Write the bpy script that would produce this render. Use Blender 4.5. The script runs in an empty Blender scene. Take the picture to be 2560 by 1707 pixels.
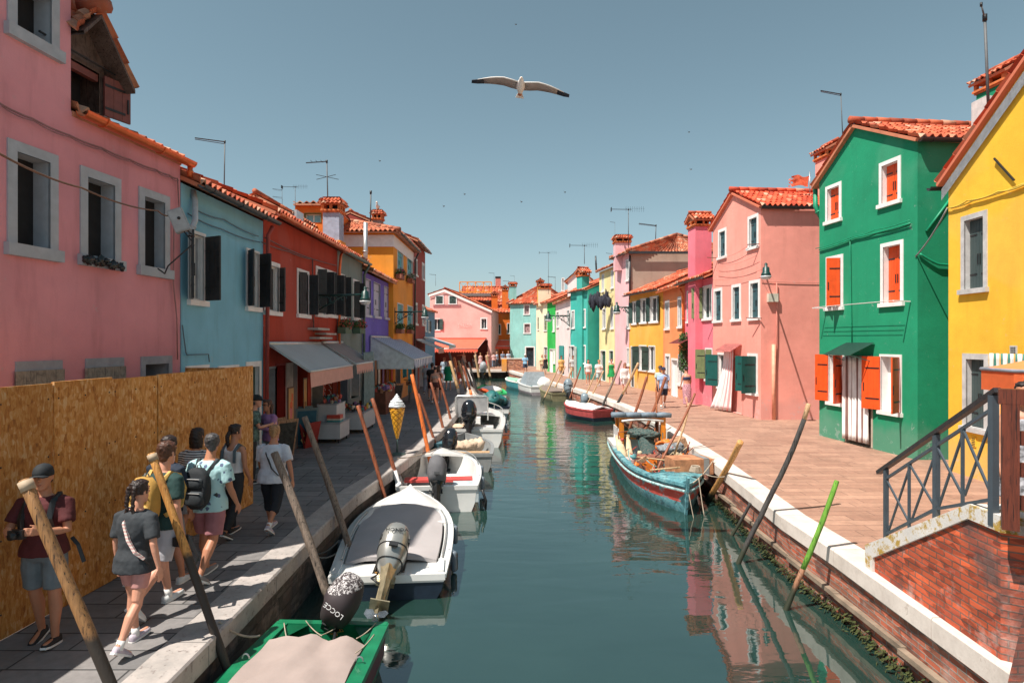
import bpy, math, random
from mathutils import Vector, Matrix, noise
random.seed(7)
F=1564.44; CZ=2.85; U0=1280.0; V0=853.5; WZ=-0.85
S=bpy.context.scene; COL=S.collection
V=Vector; pi=math.pi; R=math.radians
def gp(u,v,z=0):
    Y=(CZ-z)*F/(v-V0); return V(((u-U0)/F*Y,Y,z))
def at(u,v,Y): return V(((u-U0)/F*Y,Y,CZ-(v-V0)/F*Y))
def cr(x0,y0,s): return lambda x,y:(x0+x/s,y0+y/s)
cA=cr(0,0,3.357);cB=cr(0,440,3.357);cC=cr(440,400,3.357);c0=cr(0,860,3.357);cS=cr(600,840,3.357);cN=cr(440,1240,3.357)
cD=cr(1040,640,5.873);c1=cr(1300,480,4.704);c2=cr(1300,780,4.704);c3=cr(1700,440,4.704);c4=cr(1700,740,4.704)
c5=cr(1960,0,3.92);c6=cr(1960,400,3.92);c7=cr(1960,800,3.92);c8=cr(1960,1200,3.093);cE=cr(1040,860,5.873)
# ---------- materials ----------
def mat(name):
    m=bpy.data.materials.new(name); m.use_nodes=True
    return m,m.node_tree,m.node_tree.nodes['Principled BSDF']
def nd(nt,t,attrs=None,**inp):
    n=nt.nodes.new(t)
    for k,v in (attrs or {}).items(): setattr(n,k,v)
    for k,v in inp.items():
        k2=k.replace('_',' ')
        if hasattr(v,'is_output') or isinstance(v,bpy.types.NodeSocket): nt.links.new(v,n.inputs[k2])
        else: n.inputs[k2].default_value=v
    return n
def rgba(c): return (c[0],c[1],c[2],1)
def mixc(nt,f,a,b,mode='MIX'):
    n=nt.nodes.new('ShaderNodeMix'); n.data_type='RGBA'; n.blend_type=mode
    for i,x in ((0,f),(6,a),(7,b)):
        if isinstance(x,bpy.types.NodeSocket): nt.links.new(x,n.inputs[i])
        else: n.inputs[i].default_value=rgba(x) if i else x
    return n.outputs[2]
def ramp(nt,fac,stops):
    n=nt.nodes.new('ShaderNodeValToRGB'); nt.links.new(fac,n.inputs[0]); e=n.color_ramp.elements
    while len(e)<len(stops): e.new(.5)
    for k,(p,c) in enumerate(stops):
        e[k].position=p; e[k].color=rgba(c) if hasattr(c,'__len__') else (c,c,c,1)
    return n.outputs[0]
def coords(nt,kind='Object',scale=(1,1,1),rot=(0,0,0)):
    t=nt.nodes.new('ShaderNodeTexCoord'); m=nt.nodes.new('ShaderNodeMapping')
    nt.links.new(t.outputs[kind],m.inputs[0]); m.inputs['Scale'].default_value=scale; m.inputs['Rotation'].default_value=rot
    return m.outputs[0]
def noi(nt,vec,scale,detail=4,rough=.55,dist=0):
    n=nd(nt,'ShaderNodeTexNoise',None,Vector=vec,Scale=scale,Detail=detail,Roughness=rough,Distortion=dist); return n.outputs[0]
def math_(nt,op,a,b=0.0,c=None):
    n=nt.nodes.new('ShaderNodeMath'); n.operation=op
    for i,x in enumerate((a,b)+((c,) if c is not None else ())):
        if isinstance(x,bpy.types.NodeSocket): nt.links.new(x,n.inputs[i])
        else: n.inputs[i].default_value=x
    return n.outputs[0]
def bump(nt,b,h,st=.3,dist=.02):
    n=nd(nt,'ShaderNodeBump',None,Height=h,Strength=st,Distance=dist); nt.links.new(n.outputs[0],b.inputs['Normal'])
MC={}
def sim(name,col,rough=.6,metal=0,var=.18,sc=6,bs=.15,bsc=40,coat=0,stretch=(1,1,1)):
    if name in MC: return MC[name]
    m,nt,b=mat(name); v=coords(nt,scale=stretch); n=noi(nt,v,sc)
    lo=[c*(1-var) for c in col]; hi=[min(1,c*(1+var)) for c in col]
    nt.links.new(ramp(nt,n,[(.3,lo),(.7,hi)]),b.inputs['Base Color'])
    b.inputs['Roughness'].default_value=rough; b.inputs['Metallic'].default_value=metal; b.inputs['Coat Weight'].default_value=coat
    if bs: bump(nt,b,noi(nt,v,bsc,3),bs,.01)
    MC[name]=m; return m
def stucco(name,col,stain=.25,dirt=(.35,.3,.27)):
    stain=max(stain,.22)
    m,nt,b=mat(name); v=coords(nt); n=noi(nt,v,.7,6,.6); vs=coords(nt,scale=(2.2,2.2,.35)); s=noi(nt,vs,1.6,5,.65)
    lo=[c*.82 for c in col]; hi=[min(1,c*1.08) for c in col]
    c=ramp(nt,n,[(.3,lo),(.72,hi)])
    c=mixc(nt,math_(nt,'MULTIPLY',ramp(nt,s,[(.52,0.),(.78,1.)]),stain),c,[x*y*1.25 for x,y in zip(col,dirt)])
    sp=nt.nodes.new('ShaderNodeSeparateXYZ'); nt.links.new(v,sp.inputs[0])
    z=math_(nt,'ADD',sp.outputs[2],math_(nt,'MULTIPLY',noi(nt,v,1.9,5),-.9))
    damp=ramp(nt,z,[(.0,1.),(.45,0.)])
    c=mixc(nt,math_(nt,'MULTIPLY',damp,.6),c,[x*.55+.12 for x in col])
    pz=ramp(nt,math_(nt,'MULTIPLY_ADD',sp.outputs[2],-.5,1.0),[(.35,0.),(1.,1.)]); pm=ramp(nt,math_(nt,'ADD',noi(nt,v,2.6,7,.72),math_(nt,'MULTIPLY',pz,.10)),[(.66,0.),(.675,1.)])
    c=mixc(nt,math_(nt,'MULTIPLY',pm,.55),c,[x*.35+.28 for x in col])
    blotch=ramp(nt,noi(nt,v,.33,3,.5),[(.56,0.),(.6,1.)])
    c=mixc(nt,math_(nt,'MULTIPLY',blotch,.13),c,[min(1,x*.8+.16) for x in col])
    c=mixc(nt,math_(nt,'MULTIPLY',ramp(nt,noi(nt,v,7,6,.7),[(.63,0.),(.69,1.)]),.26),c,[x*.5+.2 for x in col])
    nt.links.new(c,b.inputs['Base Color']); b.inputs['Roughness'].default_value=.9
    h=math_(nt,'ADD',noi(nt,v,45,3),math_(nt,'MULTIPLY',noi(nt,v,3,4),2.5)); bump(nt,b,h,.22,.02); return m
def tiles(name,base=(.50,.085,.03),dark=(.16,.055,.035),age=.5):
    m,nt,b=mat(name); uv=coords(nt,'UV')
    fl=nd(nt,'ShaderNodeVectorMath',{'operation':'FLOOR'}); nt.links.new(uv,fl.inputs[0])
    w=nd(nt,'ShaderNodeTexWhiteNoise',{'noise_dimensions':'2D'}); nt.links.new(fl.outputs[0],w.inputs['Vector'])
    c=ramp(nt,w.outputs['Value'],[(0,[x*.55 for x in base]),(.35,base),(.8,(base[0]*1.1,base[1]*1.5,base[2]*1.6)),(1,(.55,.33,.22))])
    o=coords(nt); n=noi(nt,o,1.6,6,.7)
    c=mixc(nt,math_(nt,'MULTIPLY',ramp(nt,n,[(.5,0.),(.68,1.)]),age),c,dark)
    n2=noi(nt,o,14,4,.7); c=mixc(nt,math_(nt,'MULTIPLY',ramp(nt,n2,[(.55,0.),(.7,1.)]),age*.7),c,(.3,.27,.2))
    nt.links.new(c,b.inputs['Base Color']); b.inputs['Roughness'].default_value=.8; bump(nt,b,n2,.25,.01); return m
def bricks(name,c1,c2,mortar,bw=.26,rh=.068,algae=False,ms=.009,pale=.35):
    m,nt,b=mat(name); uv=coords(nt,'UV'); o=coords(nt)
    d=nd(nt,'ShaderNodeVectorMath',{'operation':'ADD'}); nt.links.new(uv,d.inputs[0])
    nn=nd(nt,'ShaderNodeTexNoise',None,Vector=o,Scale=5.0,Detail=3.0); sc=nd(nt,'ShaderNodeVectorMath',{'operation':'SCALE'}); nt.links.new(nn.outputs[1],sc.inputs[0]); sc.inputs['Scale'].default_value=.012
    nt.links.new(sc.outputs[0],d.inputs[1])
    t=nd(nt,'ShaderNodeTexBrick',None,Vector=d.outputs[0],Color1=rgba(c1),Color2=rgba(c2),Mortar=rgba(mortar),Scale=1.0)
    t.inputs['Brick Width'].default_value=bw; t.inputs['Row Height'].default_value=rh; t.inputs['Mortar Size'].default_value=ms; t.inputs['Mortar Smooth'].default_value=.3; t.inputs['Bias'].default_value=-.1
    fl=nd(nt,'ShaderNodeTexVoronoi',{'feature':'F1'},Vector=coords(nt,'UV',(5,16,1)),Scale=1.0)
    sc_=nt.nodes.new('ShaderNodeSeparateColor'); nt.links.new(fl.outputs['Color'],sc_.inputs[0]); c=mixc(nt,1.0,t.outputs[0],ramp(nt,sc_.outputs[0],[(0,.5),(.6,1.),(1,1.35)]),'MULTIPLY')
    n=noi(nt,o,2.2,7,.7); c=mixc(nt,math_(nt,'MULTIPLY',ramp(nt,n,[(.55,0.),(.7,1.)]),pale),c,(.55,.42,.38))
    n3=noi(nt,o,1.3,6,.65); c=mixc(nt,math_(nt,'MULTIPLY',ramp(nt,n3,[(.52,0.),(.66,1.)]),.75),c,(.09,.06,.055))
    if algae:
        sp=nt.nodes.new('ShaderNodeSeparateXYZ'); nt.links.new(o,sp.inputs[0])
        z=math_(nt,'ADD',sp.outputs[2],math_(nt,'MULTIPLY',noi(nt,o,3,6,.7),.35))
        c=mixc(nt,ramp(nt,math_(nt,'MULTIPLY_ADD',z,1.0,1.0),[(.44,1.),(.62,0.)]),c,mixc(nt,noi(nt,o,22,4),(.035,.045,.008),(.17,.14,.02)))
    nt.links.new(c,b.inputs['Base Color']); b.inputs['Roughness'].default_value=.85
    bump(nt,b,math_(nt,'SUBTRACT',math_(nt,'MULTIPLY',noi(nt,o,30,4),.4),t.outputs[1]),.6,.015); return m
def slabs(name,c1,c2,mortar,bw,rh,ms=.012,rot=0,rough=.75):
    m,nt,b=mat(name); o=coords(nt,rot=(0,0,rot)); 
    t=nd(nt,'ShaderNodeTexBrick',{'offset':.37,'squash':1.35,'squash_frequency':3},Vector=o,Color1=rgba(c1),Color2=rgba(c2),Mortar=rgba(mortar),Scale=1.0)
    t.inputs['Brick Width'].default_value=bw; t.inputs['Row Height'].default_value=rh; t.inputs['Mortar Size'].default_value=ms; t.inputs['Mortar Smooth'].default_value=.4
    n=noi(nt,o,1.1,7,.7); c=mixc(nt,1.0,t.outputs[0],ramp(nt,n,[(.25,.72),(.75,1.22)]),'MULTIPLY')
    n2=noi(nt,o,9,5,.7); c=mixc(nt,1.0,c,ramp(nt,n2,[(.3,.84),(.7,1.12)]),'MULTIPLY')
    n3=noi(nt,o,2.6,3,.5); c=mixc(nt,math_(nt,'MULTIPLY',ramp(nt,n3,[(.66,0.),(.72,1.)]),.35),c,[x*.45 for x in c1])
    nt.links.new(c,b.inputs['Base Color']); b.inputs['Roughness'].default_value=rough
    bump(nt,b,math_(nt,'SUBTRACT',math_(nt,'MULTIPLY',noi(nt,o,40,3),.3),t.outputs[1]),.4,.012); return m
def striped(name,ca,cb,freq,axis=0,soft=.02,duty=.5,coord='UV',extra=None,rough=.85):
    m,nt,b=mat(name); uv=coords(nt,coord); sp=nt.nodes.new('ShaderNodeSeparateXYZ'); nt.links.new(uv,sp.inputs[0])
    f=math_(nt,'FRACT',math_(nt,'MULTIPLY',sp.outputs[axis],freq)); c=ramp(nt,f,[(duty-soft,ca),(duty+soft,cb)])
    if extra:
        g=math_(nt,'ABSOLUTE',math_(nt,'SUBTRACT',f,duty)); c=mixc(nt,ramp(nt,g,[(.05,1.),(.07,0.)]),c,extra)
    c=mixc(nt,1.0,c,ramp(nt,noi(nt,uv,7,4),[(.3,.85),(.7,1.08)]),'MULTIPLY')
    nt.links.new(c,b.inputs['Base Color']); b.inputs['Roughness'].default_value=rough; return m
def woodmat(name,c1,c2,axis_scale=(9,9,.8),rough=.75,dark=None,zcut=None,bs=.4):
    m,nt,b=mat(name); v=coords(nt,scale=axis_scale); n=noi(nt,v,3,6,.7,1.2)
    c=ramp(nt,n,[(.3,c1),(.52,c2),(.7,[x*1.25 for x in c2])])
    cr_=ramp(nt,noi(nt,coords(nt,scale=(16,16,.7)),4,4,.6),[(.36,0.),(.42,1.)]); c=mixc(nt,cr_,[x*.35 for x in c1],c)
    ge=nt.nodes.new('ShaderNodeNewGeometry'); o=ge.outputs['Position']; sp=nt.nodes.new('ShaderNodeSeparateXYZ'); nt.links.new(o,sp.inputs[0])
    tz=math_(nt,'MULTIPLY_ADD',math_(nt,'ADD',sp.outputs[2],math_(nt,'MULTIPLY',noi(nt,o,6,4),.25)),.2,.5)
    c=mixc(nt,ramp(nt,tz,[(.40,1.),(.425,0.)]),c,(.022,.026,.012))
    if zcut is not None:
        z=math_(nt,'ADD',sp.outputs[2],math_(nt,'MULTIPLY',noi(nt,o,7,3),.18))
        z=math_(nt,'MULTIPLY_ADD',z,.2,.5)
        zc=.5+.2*zcut; c=mixc(nt,ramp(nt,z,[(zc,0.),(zc+.012,1.)]),dark,c)
    nt.links.new(c,b.inputs['Base Color']); b.inputs['Roughness'].default_value=rough; bump(nt,b,n,bs,.02); return m
# ---------- mesh builder ----------
class MB:
    def __init__(s): s.v=[];s.f=[];s.m=[];s.uv=[];s.mi=0;s.X=Matrix.Identity(4);s.sm=[];s.smooth=False
    def add(s,vs,fs,uvs=None):
        o=len(s.v); X=s.X
        s.v+= [X@V(p) for p in vs]
        for i,f in enumerate(fs):
            s.f.append([o+k for k in f]); s.m.append(s.mi); s.uv.append(uvs[i] if uvs else None); s.sm.append(s.smooth)
    def poly(s,pts,uv=None): s.add(pts,[list(range(len(pts)))],[uv] if uv else None)
    def box(s,c,d,M=None):
        x,y,z=[q/2 for q in d]; c=V(c)
        vs=[V((a,b,e)) for a in(-x,x) for b in(-y,y) for e in(-z,z)]
        vs=[(M@p if M else p)+c for p in vs]
        s.add(vs,[(0,1,3,2),(4,6,7,5),(0,4,5,1),(2,3,7,6),(0,2,6,4),(1,5,7,3)])
    def bar(s,a,b,w,h,up=V((0,0,1))):
        a=V(a);b=V(b);d=(b-a);L=d.length
        if L<1e-6: return
        d/=L; x=d.cross(up)
        if x.length<1e-4: x=V((1,0,0))
        x.normalize(); y=x.cross(d); 
        vs=[p+x*i*w/2+y*j*h/2 for p in(a,b) for i,j in((-1,-1),(1,-1),(1,1),(-1,1))]
        s.add(vs,[(3,2,1,0),(4,5,6,7),(0,1,5,4),(1,2,6,5),(2,3,7,6),(3,0,4,7)])
    def loft(s,rings,cap=True,closed=True):
        n=len(rings[0]); vs=[p for r in rings for p in r]; fs=[]
        for i in range(len(rings)-1):
            for k in range(n if closed else n-1):
                a=i*n+k; b=i*n+(k+1)%n; fs.append((a,b,b+n,a+n))
        if cap: fs.append(tuple(range(n-1,-1,-1))); fs.append(tuple(range((len(rings)-1)*n,len(rings)*n)))
        s.add(vs,fs)
    def tube(s,pts,r,n=8,cap=True,ell=1,round_=False):
        pts=[V(p) for p in pts]; m=len(pts); rs=list(r) if hasattr(r,'__len__') else [r]*m
        if round_:
            d0=(pts[0]-pts[1]).normalized();d1=(pts[-1]-pts[-2]).normalized()
            pts=[pts[0]+d0*rs[0]*.8,pts[0]+d0*rs[0]*.5]+pts+[pts[-1]+d1*rs[-1]*.5,pts[-1]+d1*rs[-1]*.8]
            rs=[rs[0]*.35,rs[0]*.8]+rs+[rs[-1]*.8,rs[-1]*.35]; m=len(pts)
        rings=[]; px=None
        for i,p in enumerate(pts):
            d=(pts[min(i+1,m-1)]-pts[max(i-1,0)]).normalized()
            if px is None: px=d.cross(V((0,0,1))) if abs(d.z)<.95 else d.cross(V((0,1,0)))
            px=(px-d*px.dot(d)).normalized(); py=d.cross(px)
            rings.append([p+(px*math.cos(2*pi*k/n)+py*math.sin(2*pi*k/n)*ell)*rs[i] for k in range(n)])
        s.smooth=n>5; s.loft(rings,cap); s.smooth=False
    def lathe(s,prof,n=16,c=(0,0,0),sy=1.0):
        c=V(c); rings=[[c+V((r*math.cos(2*pi*k/n),r*math.sin(2*pi*k/n)*sy,z)) for k in range(n)] for r,z in prof]
        s.smooth=True; s.loft(rings); s.smooth=False
    def blob(s,c,rad,n=12,m=8,jit=0,M=None):
        c=V(c);rings=[]
        for i in range(m+1):
            th=pi*(i+.0001)/(m+.0002); q=[]
            for k in range(n):
                a=2*pi*k/n; p=V((math.sin(th)*math.cos(a),math.sin(th)*math.sin(a),-math.cos(th)))
                j=1+jit*noise.noise(p*2.3+c*3) if jit else 1
                p=V((p.x*rad[0]*j,p.y*rad[1]*j,p.z*rad[2]*j)); q.append(c+(M@p if M else p))
            rings.append(q)
        s.smooth=True; s.loft(rings); s.smooth=False
    def build(s,name,mats,parent=None,inv=None,label=None,cat=None,group=None,kind=None,boxuv=False,mods=None):
        me=bpy.data.meshes.new(name); vs=s.v; org=V((0,0,0))
        if parent is None and vs and kind!='structure':
            xs=[p.x for p in vs];ys=[p.y for p in vs]; org=V(((min(xs)+max(xs))/2,(min(ys)+max(ys))/2,min(p.z for p in vs)))
            vs=[p-org for p in vs]
        me.from_pydata([tuple(p) for p in vs],[],s.f)
        if any(u for u in s.uv) or boxuv:
            lay=me.uv_layers.new(name='UVMap'); data=[0.0]*(2*len(me.loops)); li=0
            for fi,f in enumerate(s.f):
                u=s.uv[fi]
                if u is None:
                    P=[s.v[k] for k in f]; n=(P[1]-P[0]).cross(P[2]-P[1]); n=n.normalized() if n.length>0 else V((0,0,1))
                    if abs(n.z)>.8: u=[(p.x,p.y) for p in P]
                    else:
                        t=n.cross(V((0,0,1))).normalized(); t=-t if t.x+t.y*.9<0 else t; w=n.cross(t); w=-w if w.z<0 else w
                        u=[(p.dot(t),p.dot(w)) for p in P]
                for q in u: data[li]=q[0];data[li+1]=q[1];li+=2
            lay.data.foreach_set('uv',data)
        if not isinstance(mats,(list,tuple)): mats=[mats]
        for m in mats: me.materials.append(m)
        if len(mats)>1: me.polygons.foreach_set('material_index',s.m)
        me.polygons.foreach_set('use_smooth',s.sm); me.update()
        o=bpy.data.objects.new(name,me); COL.objects.link(o); o.location=org
        if parent is not None:
            o.parent=parent
            if inv=='w' : o.matrix_parent_inverse=Matrix.Translation(-parent.location)
        if label or kind: tag(o,label,cat,group,kind)
        for f in (mods or []): f(o)
        return o
def tag(o,label=None,cat=None,group=None,kind=None):
    if label: o['label']=label
    if cat: o['category']=cat
    if group: o['group']=group
    if kind: o['kind']=kind
def empty(name,loc,label=None,cat=None,group=None,rz=0,rot=None):
    o=bpy.data.objects.new(name,None); COL.objects.link(o); o.location=loc; o.rotation_euler=rot or (0,0,rz); o.empty_display_size=.3
    tag(o,label,cat,group); return o
def text_mb(mb,txt,M,size=1,ext=.004):
    cu=bpy.data.curves.new('tmp','FONT'); cu.body=txt; cu.size=size; cu.extrude=ext; cu.align_x='CENTER'; cu.align_y='CENTER'; cu.resolution_u=2
    o=bpy.data.objects.new('tmp',cu); COL.objects.link(o); dg=bpy.context.evaluated_depsgraph_get(); me=bpy.data.meshes.new_from_object(o.evaluated_get(dg))
    mb.add([M@v.co for v in me.vertices],[tuple(p.vertices) for p in me.polygons]); bpy.data.objects.remove(o); bpy.data.curves.remove(cu)
def copy_tree(o,parent=None):
    c=o.copy(); COL.objects.link(c)
    if parent is not None: c.parent=parent
    for ch in list(o.children): copy_tree(ch,c)
    return c
def wire(pts,sag=0,n=10):
    out=[]
    for a,b in zip(pts[:-1],pts[1:]):
        a=V(a);b=V(b)
        for i in range(n): t=i/n; p=a.lerp(b,t); p.z-=sag*4*t*(1-t); out.append(p)
    out.append(V(pts[-1])); return out
# ---------- shared materials ----------
WHITE=sim('white_stone',(.78,.76,.74),.7,var=.08); WPAINT=sim('white_paint',(.8,.79,.77),.55,var=.05)
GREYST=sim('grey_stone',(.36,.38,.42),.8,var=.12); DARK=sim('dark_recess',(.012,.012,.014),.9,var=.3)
GLASS=sim('window_glass',(.02,.028,.035),.08,var=.5,sc=1.5,bs=0); IRON=sim('black_iron',(.015,.016,.018),.45,var=.2)
DGREEN=sim('dark_green_paint',(.02,.055,.055),.5,var=.2); SHBLACK=sim('charcoal_shutter_paint',(.022,.024,.028),.55,var=.25)
LAMPG=sim('lamp_green_paint',(.008,.045,.04),.4,var=.2); CABLE=sim('cable_rubber',(.03,.03,.033),.6)
STEEL=sim('galvanised_steel',(.45,.47,.48),.35,.8,var=.12); ALU=sim('aluminium',(.6,.61,.6),.35,.7,var=.08)
TILE=tiles('terracotta_tiles'); TILEO=tiles('old_terracotta_tiles',(.50,.13,.06),age=.8); TILEN=tiles('new_terracotta_tiles',(.60,.07,.024),age=.12)
COPPER=sim('copper_gutter',(.75,.18,.06),.3,.6,var=.1); GUTT=sim('dark_gutter',(.03,.033,.036),.4,var=.15)
# ---------- facades ----------
class Fac:
    def __init__(s,A,B):
        s.A=V((A[0],A[1],0)); s.B=V((B[0],B[1],0)); s.d=(s.B-s.A); s.L=s.d.length; s.d/=s.L; s.n=V((s.d.y,-s.d.x,0)); s.op=[]
    def pt(s,t,z,off=0): p=s.A+s.d*t+s.n*off; p.z=z; return p
    def hit(s,u,v,off=0):
        r=V(((u-U0)/F,1,-(v-V0)/F)); o=V((0,0,CZ)); A=s.A+s.n*off; k=(A-o).dot(s.n)/r.dot(s.n); p=o+r*k; return ((p-s.A).dot(s.d),p.z)
    def px(s,c,off=0): t,z=s.hit(c[0],c[1],off); return s.pt(t,z,off)
    def box(s,mb,t0,t1,z0,z1,o0,o1):
        q=[s.pt(t,z,o) for t in(t0,t1) for o in(o1,o0) for z in(z0,z1)]
        mb.add(q,[(0,1,3,2),(4,6,7,5),(0,4,5,1),(2,3,7,6),(0,2,6,4),(1,5,7,3)])
    def wall(s,mb,z0,z1,t0=0,t1=None):
        t1=s.L if t1 is None else t1
        ts=sorted({t0,t1}|{min(max(a,t0),t1) for o in s.op for a in o[:2]}); zs=sorted({z0,z1}|{min(max(a,z0),z1) for o in s.op for a in o[2:4]})
        for i in range(len(ts)-1):
            for j in range(len(zs)-1):
                tm=(ts[i]+ts[i+1])/2; zm=(zs[j]+zs[j+1])/2
                if any(o[0]<tm<o[1] and o[2]<zm<o[3] for o in s.op): continue
                mb.poly([s.pt(ts[i],zs[j]),s.pt(ts[i+1],zs[j]),s.pt(ts[i+1],zs[j+1]),s.pt(ts[i],zs[j+1])])
def tileplane(mb,P0,P1,P2,P3,cw=.2,rl=.38,k=6,amp=.045,slab=True):
    P0,P1,P2,P3=map(V,(P0,P1,P2,P3)); nC=max(2,round((P1-P0).length/cw)); nR=max(2,round((P3-P0).length/rl))
    n=(P1-P0).cross(P3-P0).normalized(); n=-n if n.z<0 else n
    prof=[amp*math.cos(2*pi*i/k) for i in range(k)]
    rnd=random.Random(int(abs(P0.x*91+P0.y*37)*10))
    for r in range(nR):
        jit=[rnd.uniform(-.012,.012) for _ in range(nC+1)]; rows=[]
        for q,l in ((r/nR,.035),((r+1)/nR+.02/nR,.0)):
            a=P0.lerp(P3,q); b=P1.lerp(P2,q)
            rows.append([a.lerp(b,i/(nC*k))+n*(prof[i%k]+l+amp+jit[min(nC,(i+k//2)//k)]) for i in range(nC*k+1)])
        low=[a-n*.045 for a in rows[0]]
        N=nC*k+1; vs=low+rows[0]+rows[1]; fs=[];uvs=[]
        for i in range(nC*k):
            c=(i+k//2+.5)//k; fs.append((i,i+1,N+i+1,N+i)); uvs.append([(c+.5,r+.5)]*4)
            fs.append((N+i,N+i+1,2*N+i+1,2*N+i)); uvs.append([(c+.5,r+.5)]*4)
        mb.smooth=False; mb.add(vs,fs,uvs)
    if slab:
        d=n*.07; q=[P0,P1,P2,P3]; mb.add(q+[p-d for p in q],[(3,2,1,0),(4,5,6,7),(0,1,5,4),(1,2,6,5),(2,3,7,6),(3,0,4,7)],[[(.5,.5)]*4]*6)
def ridge(mb,a,b,r=.1,seg=.4):
    a=V(a);b=V(b);L=(b-a).length;n=max(1,round(L/seg))
    for i in range(n):
        p=a.lerp(b,i/n);q=a.lerp(b,(i+1.08)/n); o=len(mb.f); mb.tube([p+V((0,0,.03)),q+V((0,0,.03))],[r*1.06,r*.92],8)
        for j in range(o,len(mb.f)): mb.uv[j]=[(i+.5,77.5)]*len(mb.f[j])
def shutter(par,fac,t,z0,z1,w,side,ang,m,off=.03,iron=True):
    # side -1: hinged at left jamb, +1: right jamb; ang 0 closed, 180 flat on wall
    a=R(ang); dt=(math.cos(a) if side<0 else -math.cos(a)); do=math.sin(a)
    dv=fac.d*dt+fac.n*do; nv=dv.cross(V((0,0,1))); o=fac.pt(t,0,off); mb=MB(); npl=3; h=z1-z0
    for i in range(npl):
        c=o+dv*(w*(i+.5)/npl); c.z=(z0+z1)/2
        mb.bar(c-V((0,0,h/2)),c+V((0,0,h/2)),w/npl-.006,.03,nv) if False else mb.add([c+dv*(x*(w/npl-.007)/2)+nv*(y*.016)+V((0,0,z*h/2)) for x in(-1,1) for y in(-1,1) for z in(-1,1)],[(0,1,3,2),(4,6,7,5),(0,4,5,1),(2,3,7,6),(0,2,6,4),(1,5,7,3)])
    c=o+dv*(w*.5); c.z=(z0+z1)/2
    mb.add([c+dv*(x*(w-.03)/2)+nv*(y*.012)+V((0,0,z*(h/2-.01))) for x in(-1,1) for y in(-1,1) for z in(-1,1)],[(0,1,3,2),(4,6,7,5),(0,4,5,1),(2,3,7,6),(0,2,6,4),(1,5,7,3)])
    if iron:
        mb.mi=1
        for zz in (z0+h*.2,z0+h*.78):
            c=o+dv*(w*.4); c.z=zz
            mb.add([c+dv*(x*w*.38)+nv*(y*.023)+V((0,0,z*.018)) for x in(-1,1) for y in(-1,1) for z in(-1,1)],[(0,1,3,2),(4,6,7,5),(0,4,5,1),(2,3,7,6),(0,2,6,4),(1,5,7,3)])
        c=o+dv*(w*.88); c.z=z0+h*.42
        mb.add([c+dv*(x*.012)+nv*(y*.03)+V((0,0,z*.11)) for x in(-1,1) for y in(-1,1) for z in(-1,1)],[(0,1,3,2),(4,6,7,5),(0,4,5,1),(2,3,7,6),(0,2,6,4),(1,5,7,3)])
    return mb.build('shutter',[m,IRON],par)
def window(root,fac,tl,br,sw=.11,fm=None,shut=None,closed=False,sm=None,depth=.2,pane=None,cas=True,sill=True,kind='window',sh=.1,lw=None,plain=False,rev=.38,front=0):
    """tl/br: pixels of outer top-left and bottom-right of the surround"""
    t0,z1=fac.hit(*tl); t1,z0=fac.hit(*br); fm=fm or WHITE
    if kind=='door': z0=0.02; sh=0
    a0,a1,b0,b1=t0+sw,t1-sw,z0+sh,z1-sw
    rc=fac.pt((a0+a1)/2,(b0+b1)/2)-V((0,0,CZ)); depth=max(.035,min(depth,rev*abs(a1-a0)*abs(rc.dot(fac.n))/max(1e-3,abs(rc.dot(fac.d)))))
    if a1-a0<.1: a0,a1=t0+.03,t1-.03
    if not front: fac.op.append((a0,a1,b0,b1))
    if front: depth=-.025
    mb=MB(); P=.022
    if not plain:
        P=.07 if front else P; fac.box(mb,t0,a0,b0,z1,-.01,P); fac.box(mb,a1,t1,b0,z1,-.01,P); fac.box(mb,a0,a1,b1,z1,-.01,P+.001)
    D=-depth; q=lambda t,z,o:fac.pt(t,z,o)
    mb.poly([q(a0,b0,P),q(a0,b0,D),q(a0,b1,D),q(a0,b1,P)]); mb.poly([q(a1,b0,D),q(a1,b0,P),q(a1,b1,P),q(a1,b1,D)])
    mb.poly([q(a0,b1,P),q(a0,b1,D),q(a1,b1,D),q(a1,b1,P)]); mb.poly([q(a0,b0,P),q(a1,b0,P),q(a1,b0,D),q(a0,b0,D)])
    w=mb.build(kind,fm,root,inv='w')
    pm=pane or GLASS; mb=MB(); mb.poly([q(a0,b0,D+.01),q(a1,b0,D+.01),q(a1,b1,D+.01),q(a0,b1,D+.01)]); mb.build('pane' if kind=='window' else 'door_leaf',pm,w)
    if cas and not closed and kind=='window':
        mb=MB(); e=.045; tm=(a0+a1)/2
        for x0,x1,y0,y1 in ((a0,a0+e,b0,b1),(a1-e,a1,b0,b1),(tm-e*.6,tm+e*.6,b0,b1),(a0+e,tm-e*.6,b1-e,b1),(tm+e*.6,a1-e,b1-e,b1),(a0+e,tm-e*.6,b0,b0+e),(tm+e*.6,a1-e,b0,b0+e)):
            fac.box(mb,x0,x1,y0,y1,D+.011,D+.055)
        mb.build('frame',WPAINT,w)
    if sill and kind=='window':
        mb=MB(); fac.box(mb,t0-.04,t1+.04,z0,b0,-.01,.075); mb.build('sill',fm,w)
    if closed:
        hw=(a1-a0)/2
        shutter(w,fac,a0+.006,b0+.02,b1-.01,hw-.008,-1,0,sm,off=D+.028); shutter(w,fac,a1-.006,b0+.02,b1-.01,hw-.008,1,0,sm,off=D+.028)
    if shut:
        hw=(a1-a0)/2
        if lw: hw=lw
        for side,ang in zip((-1,1),shut):
            if ang is None: continue
            shutter(w,fac,a0 if side<0 else a1,b0+.01,b1-.005,hw,side,ang,sm,off=.045)
    return w
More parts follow.
